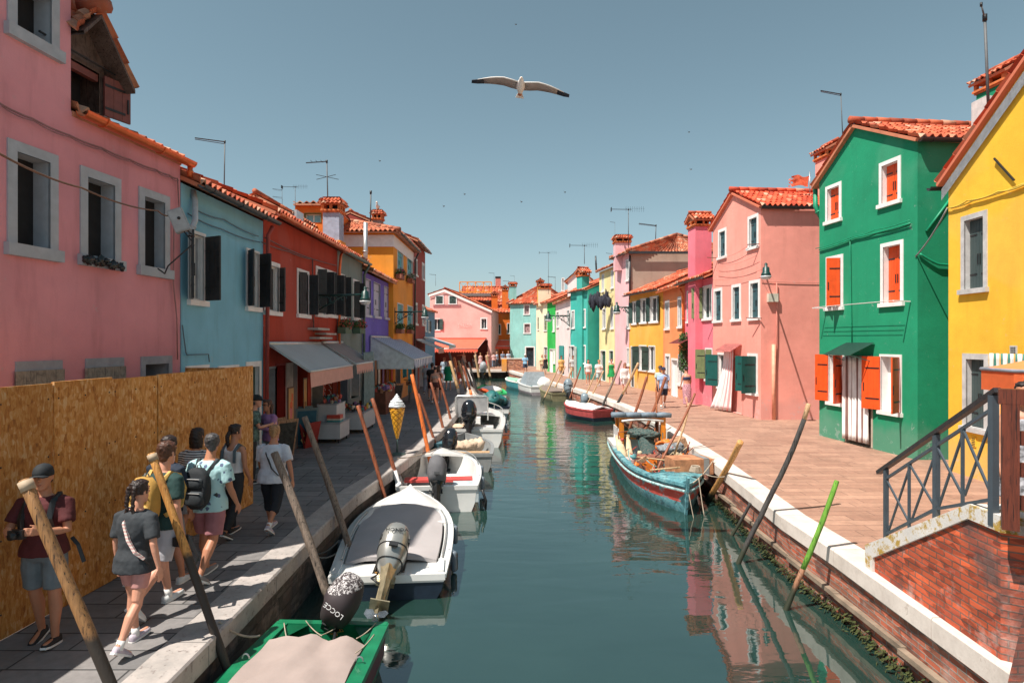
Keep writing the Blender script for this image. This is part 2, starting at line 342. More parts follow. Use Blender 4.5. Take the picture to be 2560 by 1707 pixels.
def gutter(root,a,b,r=.07,m=None,name='gutter'):
    a=V(a);b=V(b); d=(b-a).normalized(); x=d.cross(V((0,0,1))).normalized(); mb=MB(); rings=[]
    for p in (a,b): rings.append([p+x*math.cos(t)*r+V((0,0,math.sin(t)*r)) for t in [pi+pi*i/8 for i in range(9)]]+[p+x*math.cos(t)*r*.88+V((0,0,math.sin(t)*r*.88)) for t in [2*pi-pi*i/8 for i in range(9)]])
    mb.smooth=False; mb.loft(rings); n=max(2,int((b-a).length/.9))
    for i in range(n):
        p=a.lerp(b,(i+.3)/n); mb.tube([p+x*math.cos(t)*r*1.08+V((0,0,math.sin(t)*r*1.08)) for t in [pi+pi*j/6 for j in range(7)]],.008,5)
    return mb.build(name,m or GUTT,root,inv='w')
def pipe(root,pts,r=.04,m=None,name='downpipe'):
    mb=MB(); mb.tube(pts,r,10)
    a,b=V(pts[-2]),V(pts[-1]); n=max(1,int((b-a).length/1.6))
    for i in range(n): p=a.lerp(b,(i+.5)/n); d=(b-a).normalized(); mb.tube([p-d*.02,p+d*.02],r*1.3,10)
    return mb.build(name,m or GUTT,root,inv='w')
def chimney(root,base,w,d,ztop,m,capm=None,fac=None,style='gable',flare=True):
    """base (x,y,z0); ztop: top of shaft; cap above"""
    x,y,z0=base; ang=math.atan2(fac.d.y,fac.d.x) if fac else 0; X=Matrix.Translation((x,y,0))@Matrix.Rotation(ang,4,'Z')
    mb=MB(); mb.X=X; mb.box((0,0,(z0+ztop)/2),(w,d,ztop-z0)); c=mb.build('chimney',m,root,inv='w')
    mb=MB(); mb.X=X; h=.16
    if flare:
        mb.box((0,0,ztop+.02),(w+.08,d+.08,.05)); mb.box((0,0,ztop+.075),(w+.15,d+.15,.06))
    mb.mi=0
    for i in(-1,0,1):
        for j in(-1,1): mb.box((i*(w/2),j*(d/2-.0),ztop+.105+h/2),(.09,.09,h)); 
    for j in (-1,1): mb.box((j*(w/2),0,ztop+.105+h/2),(.08,.08,h))
    mb.mi=1; mb.box((0,0,ztop+.1+h/2),(w*.6,d*.6,h)); mb.mi=0
    zt=ztop+.105+h; mb.box((0,0,zt+.02),(w+.1,d+.1,.04)); mb.build('chimney_collar',[capm or sim('brick_orange',(.62,.17,.05),.8,var=.3),DARK],c)
    mb=MB(); mb.X=X; o=.14
    if style=='gable':
        zr=zt+.04+(w/2+o)*.55
        L=lambda a,b,z:V((a,b,z)); W2=w/2+o; D2=d/2+o
        old=mb.X; mb.X=Matrix.Identity(4); T=lambda p: X@V(p)
        tileplane(mb,T((-W2,D2,zt+.04)),T((-W2,-D2,zt+.04)),T((0,-D2,zr)),T((0,D2,zr)),cw=.16,rl=.22,amp=.03)
        tileplane(mb,T((W2,-D2,zt+.04)),T((W2,D2,zt+.04)),T((0,D2,zr)),T((0,-D2,zr)),cw=.16,rl=.22,amp=.03)
        ridge(mb,T((0,-D2,zr+.05)),T((0,D2,zr+.05)),.07,.3)
        mb.poly([T((-w/2,-d/2-.02,zt+.04)),T((w/2,-d/2-.02,zt+.04)),T((0,-d/2-.02,zr-.08))],[(.5,.5)]*3)
    else:
        W2=w/2+.1; D2=d/2+.1; T=lambda p: X@V(p); mb.X=Matrix.Identity(4); zz=zt+.03; up=zz+.2
        for a,b in (((-W2,-D2),(W2,-D2)),((W2,-D2),(W2,D2)),((W2,D2),(-W2,D2)),((-W2,D2),(-W2,-D2))):
            tileplane(mb,T((*a,zz)),T((*b,zz)),T((b[0]*.8,b[1]*.8,up)),T((a[0]*.8,a[1]*.8,up)),cw=.16,rl=.14,amp=.03)
        mb.poly([T((i*W2*.8,j*D2*.8,up+.06)) for i,j in((-1,-1),(1,-1),(1,1),(-1,1))],[(.5,.5)]*4)
    mb.build('chimney_cap',TILE,c); return c
def house(name,label,A,B,eave,depth,m,roof='eave',slope=.42,tm=None,over=.28,fine=1,gut=None,cat='house',ridge_t=None,group='painted houses along the canal',peakz=None,k=6,zbase=-.05,rt0=-.02,ro=.1,el=None):
    fac=Fac(A,B); root=empty(name,fac.pt(fac.L/2,0),label,cat,group); h={'fac':fac,'root':root,'m':m,'eave':eave,'depth':depth,'zb':zbase}
    zr=eave+slope*depth/2; P=lambda t,z,o:fac.pt(t,z,o); L=fac.L; mb=MB(); tm=tm or TILE; cw=.2*fine; rl=.38*fine
    if roof=='eave':
        tileplane(mb,P(rt0,eave,over),P(L+.02,eave,over),P(L+.02,zr+slope*over,-depth/2),P(rt0,zr+slope*over,-depth/2),cw,rl,k)
        tileplane(mb,P(L+.02,eave,-depth-over),P(rt0,eave,-depth-over),P(rt0,zr+slope*over,-depth/2),P(L+.02,zr+slope*over,-depth/2),cw*1.6,rl*1.6,4)
        ridge(mb,P(max(0,rt0),zr+slope*over+.06,-depth/2),P(L,zr+slope*over+.06,-depth/2)); h['zr']=zr
    elif roof=='gable':
        rt=ridge_t if ridge_t is not None else L/2; zr=peakz; h['zr']=zr; h['rt']=rt; o=.12; el=el or eave; h['el']=el; s1=(zr-el)/rt; s2=(zr-eave)/(L-rt)
        tileplane(mb,P(L+ro,eave-ro*s2,o),P(L+ro,eave-ro*s2,-depth),P(rt,zr,-depth),P(rt,zr,o),cw,rl,k)
        tileplane(mb,P(-.25,el-.25*s1,-depth),P(-.25,el-.25*s1,o),P(rt,zr,o),P(rt,zr,-depth),cw,rl,k)
        ridge(mb,P(rt,zr+.1,o+.05),P(rt,zr+.1,-depth))
    elif roof=='hip':
        zr=peakz or eave+slope*depth/2; i=min(depth/2,L*.45); z2=zr; h['zr']=zr; ov=over; e=eave
        a,b,c,d=P(-ov,e,ov),P(L+ov,e,ov),P(L+ov,e,-depth-ov),P(-ov,e,-depth-ov); r0,r1=P(i,zr,-depth/2),P(L-i,zr,-depth/2)
        tileplane(mb,a,b,r1,r0,cw,rl,k); tileplane(mb,b,c,r1+V((0,0,.001)),r1,cw,rl,k); tileplane(mb,c,d,r0,r1,cw,rl,4); tileplane(mb,d,a,r0,r0+V((0,0,.001)),cw,rl,k)
        for x,y in ((a,r0),(b,r1),(c,r1),(d,r0),(r0,r1)): ridge(mb,x+V((0,0,.08)),y+V((0,0,.08)))
    h['roofobj']=mb.build('roof',tm,root,inv='w'); h['roof']=roof
    if gut: gutter(root,P(0,eave-.03,over+.07),P(L,eave-.03,over+.07),m=gut)
    h['over']=over; return h
def finish(h,z0=None,boxuv=False):
    fac=h['fac'];e=h['eave'];D=h['depth'];L=fac.L;P=lambda t,z,o:fac.pt(t,z,o); mb=MB(); z0=h['zb']; fac.wall(mb,z0,e)
    if h['roof']=='gable': rt=h['rt']; mb.poly([P(0,e,0),P(L,e,0),P(rt,h['zr']-.02,0),P(0,h['el'],0)]); mb.poly([P(L,e,-D),P(0,e,-D),P(rt,h['zr']-.02,-D)])
    sd=h.get('side')
    if sd: sd.wall(mb,z0,e)
    for t,fl in ((0,1),(L,0)):
        if fl==0 and sd: continue
        q=[P(t,z0,0),P(t,z0,-D),P(t,e,-D)]
        q+= [P(t,h['zr']-.02,-D/2),P(t,e,0)] if h['roof']=='eave' else [P(t,e,0)]
        mb.poly(q if not fl else q[::-1])
    if sd and h['roof']=='eave': mb.poly([P(L,e,0),P(L,e,-D),P(L,h['zr']-.02,-D/2)])
    mb.poly([P(L,z0,-D),P(0,z0,-D),P(0,e,-D),P(L,e,-D)])
    h['wall']=mb.build('wall',h['m'],h['root'],inv='w',boxuv=boxuv); return h
# ---------- left row ----------
X0=-5.75
# pink house under repair (front line drifts left towards the camera)
mPink=stucco('pink_stucco',(.74,.31,.35),.35)
def pinkX(Y): return -5.78-.09*(10.9-Y)
FP=(pinkX(6.4),6.4)
hp=house('pink_house','tall faded pink house under repair behind the chipboard hoarding',FP,(-5.78,10.9),5.98,7.5,mPink,over=.03,rt0=2.13,tm=TILEO)
fp=hp['fac']; rp=hp['root']
BARE=sim('bare_render',(.33,.35,.39),.9,var=.15); GREYJ=sim('grey_jamb',(.40,.43,.47),.85,var=.1)
for tl,br in ((cB(55,-322),cB(480,725)),(cB(668,-92),cB(1008,800)),(cB(1160,85),cB(1418,868)),(cA(55,-330),cA(490,530))):
    w=window(rp,fp,tl,br,sw=.13,fm=GREYJ,depth=.42,rev=.52,pane=DARK,cas=False,sh=.15)
t,z=fp.hit(*cB(262,300)); 
OSBG=woodmat('weathered_board',(.16,.14,.12),(.3,.27,.22),(3,3,3))
for tl,x1,bo in ((c0(125,148),515,(115,230)),(c0(712,122),1033,(733,200)),(c0(1178,105),1438,None)):
    t0,z1=fp.hit(*tl); t1,_=fp.hit(c0(x1,0)[0],900); 
    a=fp.pt(t0,0); w=None
    mb=MB(); fp.op.append((t0+.1,t1-.1,.9,z1-.13)); fp.box(mb,t0,t0+.1,.8,z1,-.01,.02); fp.box(mb,t1-.1,t1,.8,z1,-.01,.02); fp.box(mb,t0+.1,t1-.1,z1-.13,z1,-.01,.021)
    for a,b in ((t0+.1,t0+.1),(t1-.1,t1-.1)): mb.poly([fp.pt(a,.9,.02),fp.pt(a,.9,-.4),fp.pt(a,z1-.13,-.4),fp.pt(a,z1-.13,.02)])
    mb.poly([fp.pt(t0+.1,z1-.13,.02),fp.pt(t1-.1,z1-.13,.02),fp.pt(t1-.1,z1-.13,-.4),fp.pt(t0+.1,z1-.13,-.4)])
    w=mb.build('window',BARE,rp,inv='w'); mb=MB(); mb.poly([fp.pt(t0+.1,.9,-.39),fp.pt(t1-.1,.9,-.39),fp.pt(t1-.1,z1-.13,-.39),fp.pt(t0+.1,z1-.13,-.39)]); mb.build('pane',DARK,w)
    if bo:
        _,zb=fp.hit(*c0(*bo)); mb=MB(); fp.box(mb,t0-.03,t1,.8,zb,.025,.05); mb.build('boarding',OSBG,w)
# tall part: extra storey left of t_step
ts,_=fp.hit(177,280); mb=MB()
ops=fp.op[:]
for i in range(1):
    f2=Fac(FP,(fp.pt(ts,0).x,fp.pt(ts,0).y)); f2.op=[o for o in ops]; f2.wall(mb,5.98,9.6)
    P=f2.pt; mb.poly([P(f2.L,5.98,0),P(f2.L,5.98,-7.5),P(f2.L,9.6,-7.5),P(f2.L,9.6,0)]); mb.poly([P(0,5.98,-7.5),P(0,5.98,0),P(0,9.6,0),P(0,9.6,-7.5)])
    mb.poly([P(f2.L,5.98,-7.5),P(0,5.98,-7.5),P(0,9.6,-7.5),P(f2.L,9.6,-7.5)]); mb.poly([P(0,9.6,0),P(f2.L,9.6,0),P(f2.L,9.6,-7.5),P(0,9.6,-7.5)])
mb.build('upper_storey',mPink,rp,inv='w')
finish(hp)
gutter(rp,fp.pt(ts+.02,5.99,.15),fp.pt(fp.L+.12,5.99,.15),.095,COPPER)
pipe(rp,[fp.pt(fp.L+.05,5.9,.15),fp.pt(fp.L+.05,5.72,.15)],.045,COPPER)
# dormer
mDW=woodmat('dormer_old_render',(.05,.025,.018),(.12,.08,.065),(2,2,2)); BROWNP=sim('brown_shutter_paint',(.20,.06,.05),.6,var=.2)
off=-.12; dt1,dz1=fp.hit(*cA(875,560),off); dt0=ts-.75; zb_=6.15
mb=MB(); P=lambda t,z,o:fp.pt(t,z,o); ze=dz1+.05; tm_=(dt0+dt1)/2; tm_,zp=fp.hit(*cA(690,70),off); zp-=.1; dt0=ts+.012; zl=zp-(tm_-dt0)*(zp-ze)/(dt1-tm_)
wt0,wt1=dt0+.01,dt1-.1; wz1=ze-.2
mb.poly([P(wt1,zb_,off),P(dt1,zb_,off),P(dt1,ze,off),P(wt1,ze,off)]); mb.poly([P(dt0,zb_,off),P(wt0,zb_,off),P(wt0,ze,off),P(dt0,ze,off)]); mb.poly([P(wt0,wz1,off),P(wt1,wz1,off),P(wt1,ze,off),P(wt0,ze,off)])
mb.poly([P(dt0,ze,off),P(dt1,ze,off),P(tm_,zp,off),P(dt0,zl,off)])
mb.poly([P(dt1,zb_,off),P(dt1,zb_,-3),P(dt1,ze,-3),P(dt1,ze,off)])
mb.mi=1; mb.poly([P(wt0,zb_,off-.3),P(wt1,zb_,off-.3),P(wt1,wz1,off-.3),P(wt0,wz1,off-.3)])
dm=mb.build('dormer',[mDW,DARK],rp,inv='w')
mb=MB(); s=(zp-ze)/(dt1-tm_); e=.26
tileplane(mb,P(dt1+e,ze-e*s,off+.3),P(dt1+e,ze-e*s,-3),P(tm_,zp,-3),P(tm_,zp,off+.3),slab=False); tileplane(mb,P(dt0,zl,-3),P(dt0,zl,off+.3),P(tm_,zp,off+.3),P(tm_,zp,-3),rl=.15,slab=False)
ridge(mb,P(tm_,zp+.1,off+.38),P(tm_,zp+.1,-3),.11); mb.build('dormer_roof',TILEO,dm); mb=MB(); dz_=V((0,0,-.06)); qs=[P(dt1+e,ze-e*s,off+.3),P(tm_,zp,off+.3),P(dt0,zl,off+.3),P(dt1+e,ze-e*s,-3),P(tm_,zp,-3),P(dt0,zl,-3)]; mb.add([p+V((0,0,-.005)) for p in qs]+[p+dz_ for p in qs],[(0,1,4,3),(1,2,5,4),(9,10,7,6),(10,11,8,7),(0,6,7,1),(1,7,8,2),(3,9,6,0)]); mb.build('soffit_boards',mDW,dm)
shutter(dm,fp,wt1+.03,zb_+.02,wz1-.02,.42,1,165,BROWNP,off=off+.05)
mb=MB(); fp.box(mb,wt0,wt1,wz1-.12,wz1-.02,off-.1,off-.02); mb.build('roller_blind',BROWNP,dm)
pipe(rp,[P(dt1-1.2,ze-.12,off+.05),P(dt1+.3,ze-.15,off+.12)],.015,IRON,'curtain_rod')
# facade wires
mb=MB()
pts=[fp.px(c,.05) for c in (cA(0,870),cA(270,995),cA(580,1135),cA(850,1240),cA(1090,1340),cA(1310,1425),cA(1420,1470),cA(1490,1500))]
mb.tube(wire(pts,.015),.012,6); mb.tube(wire([p+V((.02,0,-.03)) for p in pts],.03),.008,5)
q=pts[-1]; mb.tube([q,q+V((0,.05,-.5)),fp.px(cB(1460,420),.05),fp.px(cB(1455,900),.05),fp.px(cB(1485,1200),.06),fp.px(cB(1490,1540),.05)],.012,6)
mb.build('wall_cable',sim('pink_cable',(.30,.15,.15),.7),rp,inv='w')
mb=MB(); mb.tube(wire([at(-60,350,5.2),at(205,470,7.2),at(395,527,9.3),at(432,535,10.1)],.05),.011,6)
mb.build('service_cable',sim('rusty_cable',(.18,.09,.05),.6),None,label='thick brown cable slung across the front of the faded pink house',cat='cable')
# plastic sheet hanging on sill, junction box
mb=MB(); q0=fp.px(cB(720,680),.12); q1=fp.px(cB(1015,755),.12)
for i in range(16):
    p=q0.lerp(q1,i/15); mb.blob(p+V((random.uniform(-.02,.03),0,random.uniform(-.04,.02))),(.045,.05,.05+.02*math.sin(i*1.3)),8,6,jit=.8)
mb.build('plastic_sheet',sim('black_plastic',(.015,.02,.022),.25,bs=.6,bsc=18),None,label='crumpled black plastic sheet lying over the middle window sill of the pink house',cat='plastic sheet')
jb=at(448,552,9.9); X=Matrix.Translation(jb)@Matrix.Rotation(R(18),4,'Z')@Matrix.Rotation(R(-22),4,'Y'); mb=MB(); mb.X=X
GBOX=sim('grey_box',(.34,.36,.37),.5,var=.08); r=empty('junction_box',jb,'tilted grey junction box hanging at the corner of the pink and blue houses','junction box')
mb.box((0,0,0),(.22,.16,.36)); mb.build('casing',GBOX,r,inv='w')
mb=MB(); mb.X=X; mb.box((.0,-.085,0),(.19,.012,.32)); mb.mi=1; mb.blob((.02,-.095,.02),(.025,.012,.025),8,6); mb.build('door',[sim('grey_box_lid',(.40,.42,.43),.5),IRON],r,inv='w')
mb=MB(); mb.tube([X@V((0,0,-.17)),X@V((.06,0,-.4)),at(420,665,9.85),at(412,684,10.0),at(395,672,10.1)],.012,6); mb.tube([X@V((.05,0,-.17)),X@V((.1,.1,-.28)),X@V((.0,.3,-.2))],.012,6); mb.build('cable',CABLE,r,inv='w')
# blue house
mBlue=stucco('light_blue_stucco',(.23,.53,.68),.3)
hb=house('blue_house','light blue two storey house between the pink and the brick red house',(X0-.03,10.93),(X0,14.45),5.62,7,mBlue,tm=TILE,over=.3,gut=GUTT)
fb=hb['fac'];rb=hb['root']
window(rb,fb,cC(100,575),cC(243,1232),sw=.06,sm=SHBLACK,shut=(150,64),depth=.25,lw=.40,pane=sim('blind_grey',(.35,.36,.38),.7))
window(rb,fb,cC(585,735),cC(695,1278),sw=.05,sm=SHBLACK,shut=(140,66),depth=.25,lw=.34)
for a,b in ((cS(-420,245),cS(-230,600)),):pass
window(rb,fb,c0(1555,185),(c0(1750,0)[0],1110),sw=.1); window(rb,fb,c0(1825,185),(c0(2000,0)[0],1090),sw=.1)
window(rb,fb,c0(2060,150),c0(2188,1000),sw=.12,kind='door',pane=sim('dark_green_door',(.012,.05,.03),.4))
finish(hb)
pipe(rb,[at(483,478,11.3),at(488,505,11.25),V((-5.62,11.1,5.0)),V((-5.66,11.0,4.75))],.05,sim('grey_plastic',(.45,.5,.55),.5))
pipe(rb,[V((-5.5,14.4,5.5)),V((-5.62,14.42,5.3)),V((-5.66,14.42,.1))],.045,COPPER.copy() if 0 else sim('red_pipe',(.30,.045,.035),.5))
mb=MB(); 
for a,c_,b in (((150,410),(400,500),(690,640)),((100,450),(380,580),(700,690))):
    mb.tube(wire([fb.px(cC(*a),.06),fb.px(cC(*c_),.06),fb.px(cC(*b),.06)],.03),.014,6)
mb.build('wall_cable',sim('blue_grey_cable',(.10,.17,.21),.6),rb,inv='w'); mb=MB(); mb.tube([fb.px(cB(1530,1250),.05),fb.px(cB(1560,1480),.05),fb.px(cB(1570,1500),.05),fb.px(cB(1750,1495),.05),fb.px(cB(1757,1560),.05)],.012,6)
mb.build('wall_cable',sim('blue_grey_cable',(.10,.17,.21),.6),rb,inv='w')
# red house
mRed=stucco('brick_red_stucco',(.42,.045,.018),.45)
hr=house('red_house','deep red two storey shop house with grey awnings next to the light blue house',(X0,14.47),(X0,20.6),5.85,7,mRed,over=.3,gut=COPPER)
fr=hr['fac'];rr=hr['root']
BRSH=sim('brown_grey_shutter',(.07,.06,.062),.6,var=.2)
window(rr,fr,cC(735,830),cC(868,1312),sw=.1,sm=BRSH,shut=(None,60),lw=.2,pane=BRSH)
window(rr,fr,cC(1013,905),cC(1113,1332),sw=.09,sm=SHBLACK,shut=(30,92),lw=.26)
window(rr,fr,cC(1172,885),cC(1255,1325),sw=.09,sm=SHBLACK,shut=(60,92),lw=.26)
window(rr,fr,cC(1262,915),cC(1340,1330),sw=.09,sm=SHBLACK,shut=(60,92),lw=.26)
# shop openings: t in metres from Y=14.47
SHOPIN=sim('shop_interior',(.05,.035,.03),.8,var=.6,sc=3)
REDD=sim('red_door',(.33,.03,.02),.5,var=.1); CREAMW=sim('cream_render',(.42,.38,.34),.8)
def opening(root,fac,t0,t1,z0,z1,fm,name='door',depth=.35,pm=None):
    fac.op.append((t0,t1,z0,z1)); mb=MB(); q=fac.pt; D=-depth;P=.012; e=.05
    fac.box(mb,t0-e,t0,z0,z1+e,-.01,P);fac.box(mb,t1,t1+e,z0,z1+e,-.01,P);fac.box(mb,t0,t1,z1,z1+e,-.01,P+.001)
    mb.poly([q(t0,z0,P),q(t0,z0,D),q(t0,z1,D),q(t0,z1,P)]); mb.poly([q(t1,z0,D),q(t1,z0,P),q(t1,z1,P),q(t1,z1,D)]); mb.poly([q(t0,z1,P),q(t0,z1,D),q(t1,z1,D),q(t1,z1,P)])
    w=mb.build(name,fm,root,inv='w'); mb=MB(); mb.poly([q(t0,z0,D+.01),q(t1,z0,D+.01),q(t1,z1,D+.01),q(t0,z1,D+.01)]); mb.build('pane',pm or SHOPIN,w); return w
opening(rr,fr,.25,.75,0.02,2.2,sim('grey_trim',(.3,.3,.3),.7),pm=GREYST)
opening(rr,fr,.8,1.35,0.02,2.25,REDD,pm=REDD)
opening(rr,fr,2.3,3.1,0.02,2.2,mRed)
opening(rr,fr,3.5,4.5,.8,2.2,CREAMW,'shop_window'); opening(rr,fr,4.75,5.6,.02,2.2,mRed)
finish(hr)
mb=MB(); fr.box(mb,1.4,1.9,.02,2.3,.003,.03); mb.build('cream_pilaster',CREAMW,rr,inv='w'); mb=MB(); fr.box(mb,1.95,2.25,.02,2.3,.003,.02); mb.build('grey_pilaster',sim('taupe_render',(.16,.15,.15),.8),rr,inv='w')
pipe(rr,[at(855,632,20.7),at(852,640,20.4),V((X0+.1,20.5,5.2)),V((X0+.08,20.5,.1))],.045,COPPER)
mb=MB(); 
for a,c_,b in (((745,650),(1060,800),(1345,885)),((720,690),(950,770),(1120,830))): mb.tube(wire([fr.px(cC(*a),.06),fr.px(cC(*c_),.06),fr.px(cC(*b),.06)],.02),.013,6)
mb.tube([fr.px(cC(1145,830),.06),fr.px(cC(1155,1440),.06)],.02,6); mb.build('wall_cable',sim('red_grey_cable',(.16,.09,.08),.6),rr,inv='w')
mb=MB(); fr.box(mb,fr.hit(*cC(1105,0))[0],fr.hit(*cC(1205,0))[0],3.18,3.24,0,.3); fr.box(mb,fr.hit(*cC(1165,0))[0],fr.hit(*cC(1255,0))[0],3.05,3.1,0,.34);fr.box(mb,fr.hit(*cC(1120,0))[0],fr.hit(*cC(1230,0))[0],2.92,2.98,0,.3); mb.build('stone_bracket',CREAMW,rr,inv='w')
# posters in frames
def framed(name,fac,root,t0,t1,z0,z1,cols,label,off=.035,fm=None):
    mb=MB(); fac.box(mb,t0,t1,z0,z1,off,off+.02); r=mb.build(name,fm or sim('poster_frame',(.12,.04,.02),.5),None,label=label,cat='poster')
    mb=MB(); d=.035; e=off+.022; q=fac.pt; mb.poly([q(t0+d,z0+d,e),q(t1-d,z0+d,e),q(t1-d,z1-d,e),q(t0+d,z1-d,e)]); mb.mi=1; tm=(t0+t1)/2;w=(t1-t0)
    mb.poly([q(tm-w*.2,z0+.12,e+.002),q(tm+w*.15,z0+.12,e+.002),q(tm+w*.28,z0+(z1-z0)*.42,e+.002),q(tm-w*.3,z0+(z1-z0)*.42,e+.002)])
    mb.mi=2; c=q(tm,z0+(z1-z0)*.5,e+.003); mb.poly([c+fac.d*math.cos(a)*w*.25+V((0,0,math.sin(a)*w*.22)) for a in [2*pi*i/12 for i in range(12)]]); mb.poly([q(tm-w*.0,z0+(z1-z0)*.6,e+.002),q(tm+w*.3,z0+(z1-z0)*.6,e+.002),q(tm+w*.3,z1-.2,e+.002),q(tm+w*.05,z1-.15,e+.002)])
    o=mb.build('picture',cols,r); o.matrix_parent_inverse=Matrix.Translation(-r.location); return r
PY=sim('poster_yellow',(.62,.36,.12),.6,var=.08,sc=3);PO=sim('poster_orange',(.75,.13,.04),.6,var=.15,sc=6);PP=sim('poster_pink',(.7,.2,.2),.6,var=.1)
framed('framed_poster',fr,rr,1.45,1.88,.75,1.68,[PY,PP,PO],'yellow framed poster of orange ice cream treats on the red shop front')
framed('framed_poster',fr,rr,2.62,2.92,.72,1.85,[PY,sim('poster_brown',(.3,.16,.06),.6),PY],'narrow yellow framed poster hanging right of the ice cream poster')
# grey house
mGrey=stucco('grey_green_stucco',(.20,.25,.23),.35)
hg=house('grey_house','narrow grey green house between the red and the lilac house',(X0,20.62),(X0,24.05),5.85,7,mGrey,over=.25,gut=sim('green_gutter',(.12,.17,.15),.5),fine=1.1)
fg=hg['fac'];rg=hg['root']
window(rg,fg,cC(1362,945),cC(1412,1342),sw=.08,sm=SHBLACK,shut=(40,92),lw=.22); window(rg,fg,cC(1482,995),cC(1535,1352),sw=.08,sm=SHBLACK,shut=(60,92),lw=.2)
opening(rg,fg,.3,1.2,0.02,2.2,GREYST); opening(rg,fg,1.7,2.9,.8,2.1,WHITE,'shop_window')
finish(hg); pipe(rg,[V((X0+.3,23.9,5.75)),V((X0+.1,23.95,5.4)),V((X0+.08,23.95,.1))],.05,sim('green_pipe',(.10,.15,.13),.5))
# lilac house
mLil=stucco('lilac_stucco',(.17,.13,.55),.25)
hl=house('lilac_house','violet blue house with white shutters beside the grey green one',(X0,24.07),(X0,29.1),5.55,7,mLil,tm=TILEO,over=.4,fine=1.1)
fl=hl['fac'];rl_=hl['root']; LILSH=sim('lilac_white_shutter',(.50,.50,.60),.6,var=.05)
for a,b in ((cC(1577,985),cC(1632,1325)),(cC(1657,1020),cC(1712,1335)),(cC(1745,1055),cC(1785,1345))): window(rl_,fl,a,b,sw=.03,sm=LILSH,closed=True,fm=LILSH)
opening(rl_,fl,.4,1.9,.02,2.25,sim('brown_trim',(.2,.08,.04),.6)); opening(rl_,fl,2.3,4.6,.02,2.25,sim('orange_trim',(.6,.15,.03),.6))
finish(hl)
# ochre house, front slightly proud, side wall seen above the lilac roof
mOch=stucco('ochre_orange_stucco',(.88,.34,.035),.2)
ho=house('ochre_house','tall orange yellow house with turquoise shutters and white eaves band',(-5.52,29.12),(-5.55,35.0),7.9,8,mOch,tm=TILEO,roof='hip',over=.35,peakz=9.1,gut=GUTT,fine=1.1)
fo=ho['fac'];ro=ho['root']; TURQ=sim('turquoise_shutter',(.07,.36,.40),.6,var=.12)
for a,b in ((cC(1856,745),cC(1905,960)),(cC(1938,785),cC(1985,1000)),(cC(1856,1195),cC(1905,1425)),(cC(1940,1215),cC(1985,1425))): window(ro,fo,a,b,sw=.05,sm=TURQ,closed=True)
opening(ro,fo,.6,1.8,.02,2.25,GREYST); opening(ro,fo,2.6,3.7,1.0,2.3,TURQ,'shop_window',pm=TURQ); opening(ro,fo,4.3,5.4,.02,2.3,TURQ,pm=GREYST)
finish(ho)
mb=MB(); mb.add([V((-5.50,29.07,7.25)),V((-13.5,29.07,7.25)),V((-13.5,29.07,7.8)),V((-5.50,29.07,7.8)),V((-5.50,35,7.25)),V((-5.50,35,7.8)),V((-5.50,35,7.8))],[(0,1,2,3),(4,0,3,5)]); mb.build('eaves_band',WHITE,ro,inv='w')
pipe(ro,[V((-5.2,34.9,7.8)),V((-5.4,34.95,7.4)),V((-5.45,34.95,.1))],.05,GUTT)
# dark red tall house
mRed2=stucco('dark_red_stucco',(.33,.05,.035),.4)
h2=house('dark_red_house','tall narrow dark red house at the far end of the left row',(-5.55,35.02),(-5.55,40.0),8.5,7,mRed2,tm=TILEO,over=.3,gut=GUTT,fine=1.2)
f2_=h2['fac'];r2=h2['root']
for a,b in ((cC(2000,815),cC(2025,985)),(cC(2063,855),cC(2084,1020)),(cC(2000,1190),cC(2025,1390)),(cC(2064,1210),cC(2083,1395))): window(r2,f2_,a,b,sw=.1)
opening(r2,f2_,.5,1.7,.02,2.2,WHITE); opening(r2,f2_,2.6,4.2,.02,2.2,WHITE); finish(h2)
# small blue-grey house + low one behind
hs=house('slate_blue_house','small slate blue house tucked behind the dark red house',(-7.9,52),(-7.4,60),5.6,6,stucco('slate_blue_stucco',(.12,.25,.38),.2),over=.3,fine=1.6)
window(hs['root'],hs['fac'],(1063,800),(1066,830),sw=.05); window(hs['root'],hs['fac'],(1070,800),(1074,832),sw=.05,sm=SHBLACK,shut=(None,170)); finish(hs)
# background volumes over left roofs
hx=house('pale_pink_attic','pale pink attic house rising behind the red roof with old tiles',(-11.2,24.0),(-8.55,24.0),7.8,5,stucco('pale_pink_stucco',(.62,.42,.50),.15),roof='gable',peakz=8.45,ridge_t=1.4,tm=TILEO,over=.2,fine=1.4,group='attics and dormers behind the left row'); finish(hx)
mOA=stucco('bright_orange_stucco',(.80,.18,.02),.2)
ho2=house('orange_dormer','orange roof dormer with curtained window and flower box behind the red house',(-9.35,27.0),(-7.95,27.0),8.75,4,mOA,over=.2,slope=.05,tm=TILEO,fine=1.4,group='attics and dormers behind the left row')
f=ho2['fac']; w=window(ho2['root'],f,cC(1075,445),cC(1220,530),sw=.03,fm=sim('olive_frame',(.2,.18,.06),.6),pane=sim('teal_curtain_glass',(.25,.5,.55),.3),sh=.02,sill=False); finish(ho2)
chimney(rr,(-6.45,22.6,5.5),.58,.6,7.45,sim('grey_render',(.36,.40,.50),.85,var=.2),fac=Fac((0,0),(1,0)),style='hip'); mb=MB(); mb.box((-6.45,22.6,5.9),(.7,.72,1.1)); mb.build('chimney_base',mOch,rr,inv='w')
chimney(ro,(-7.1,33.2,8.2),.45,.5,9.25,sim('brown_render',(.30,.20,.17),.9),style='hip')
pipe(rl_,[V((-6.6,28.2,5.6)),V((-6.6,28.2,8.2)),],.1,ALU,'flue')
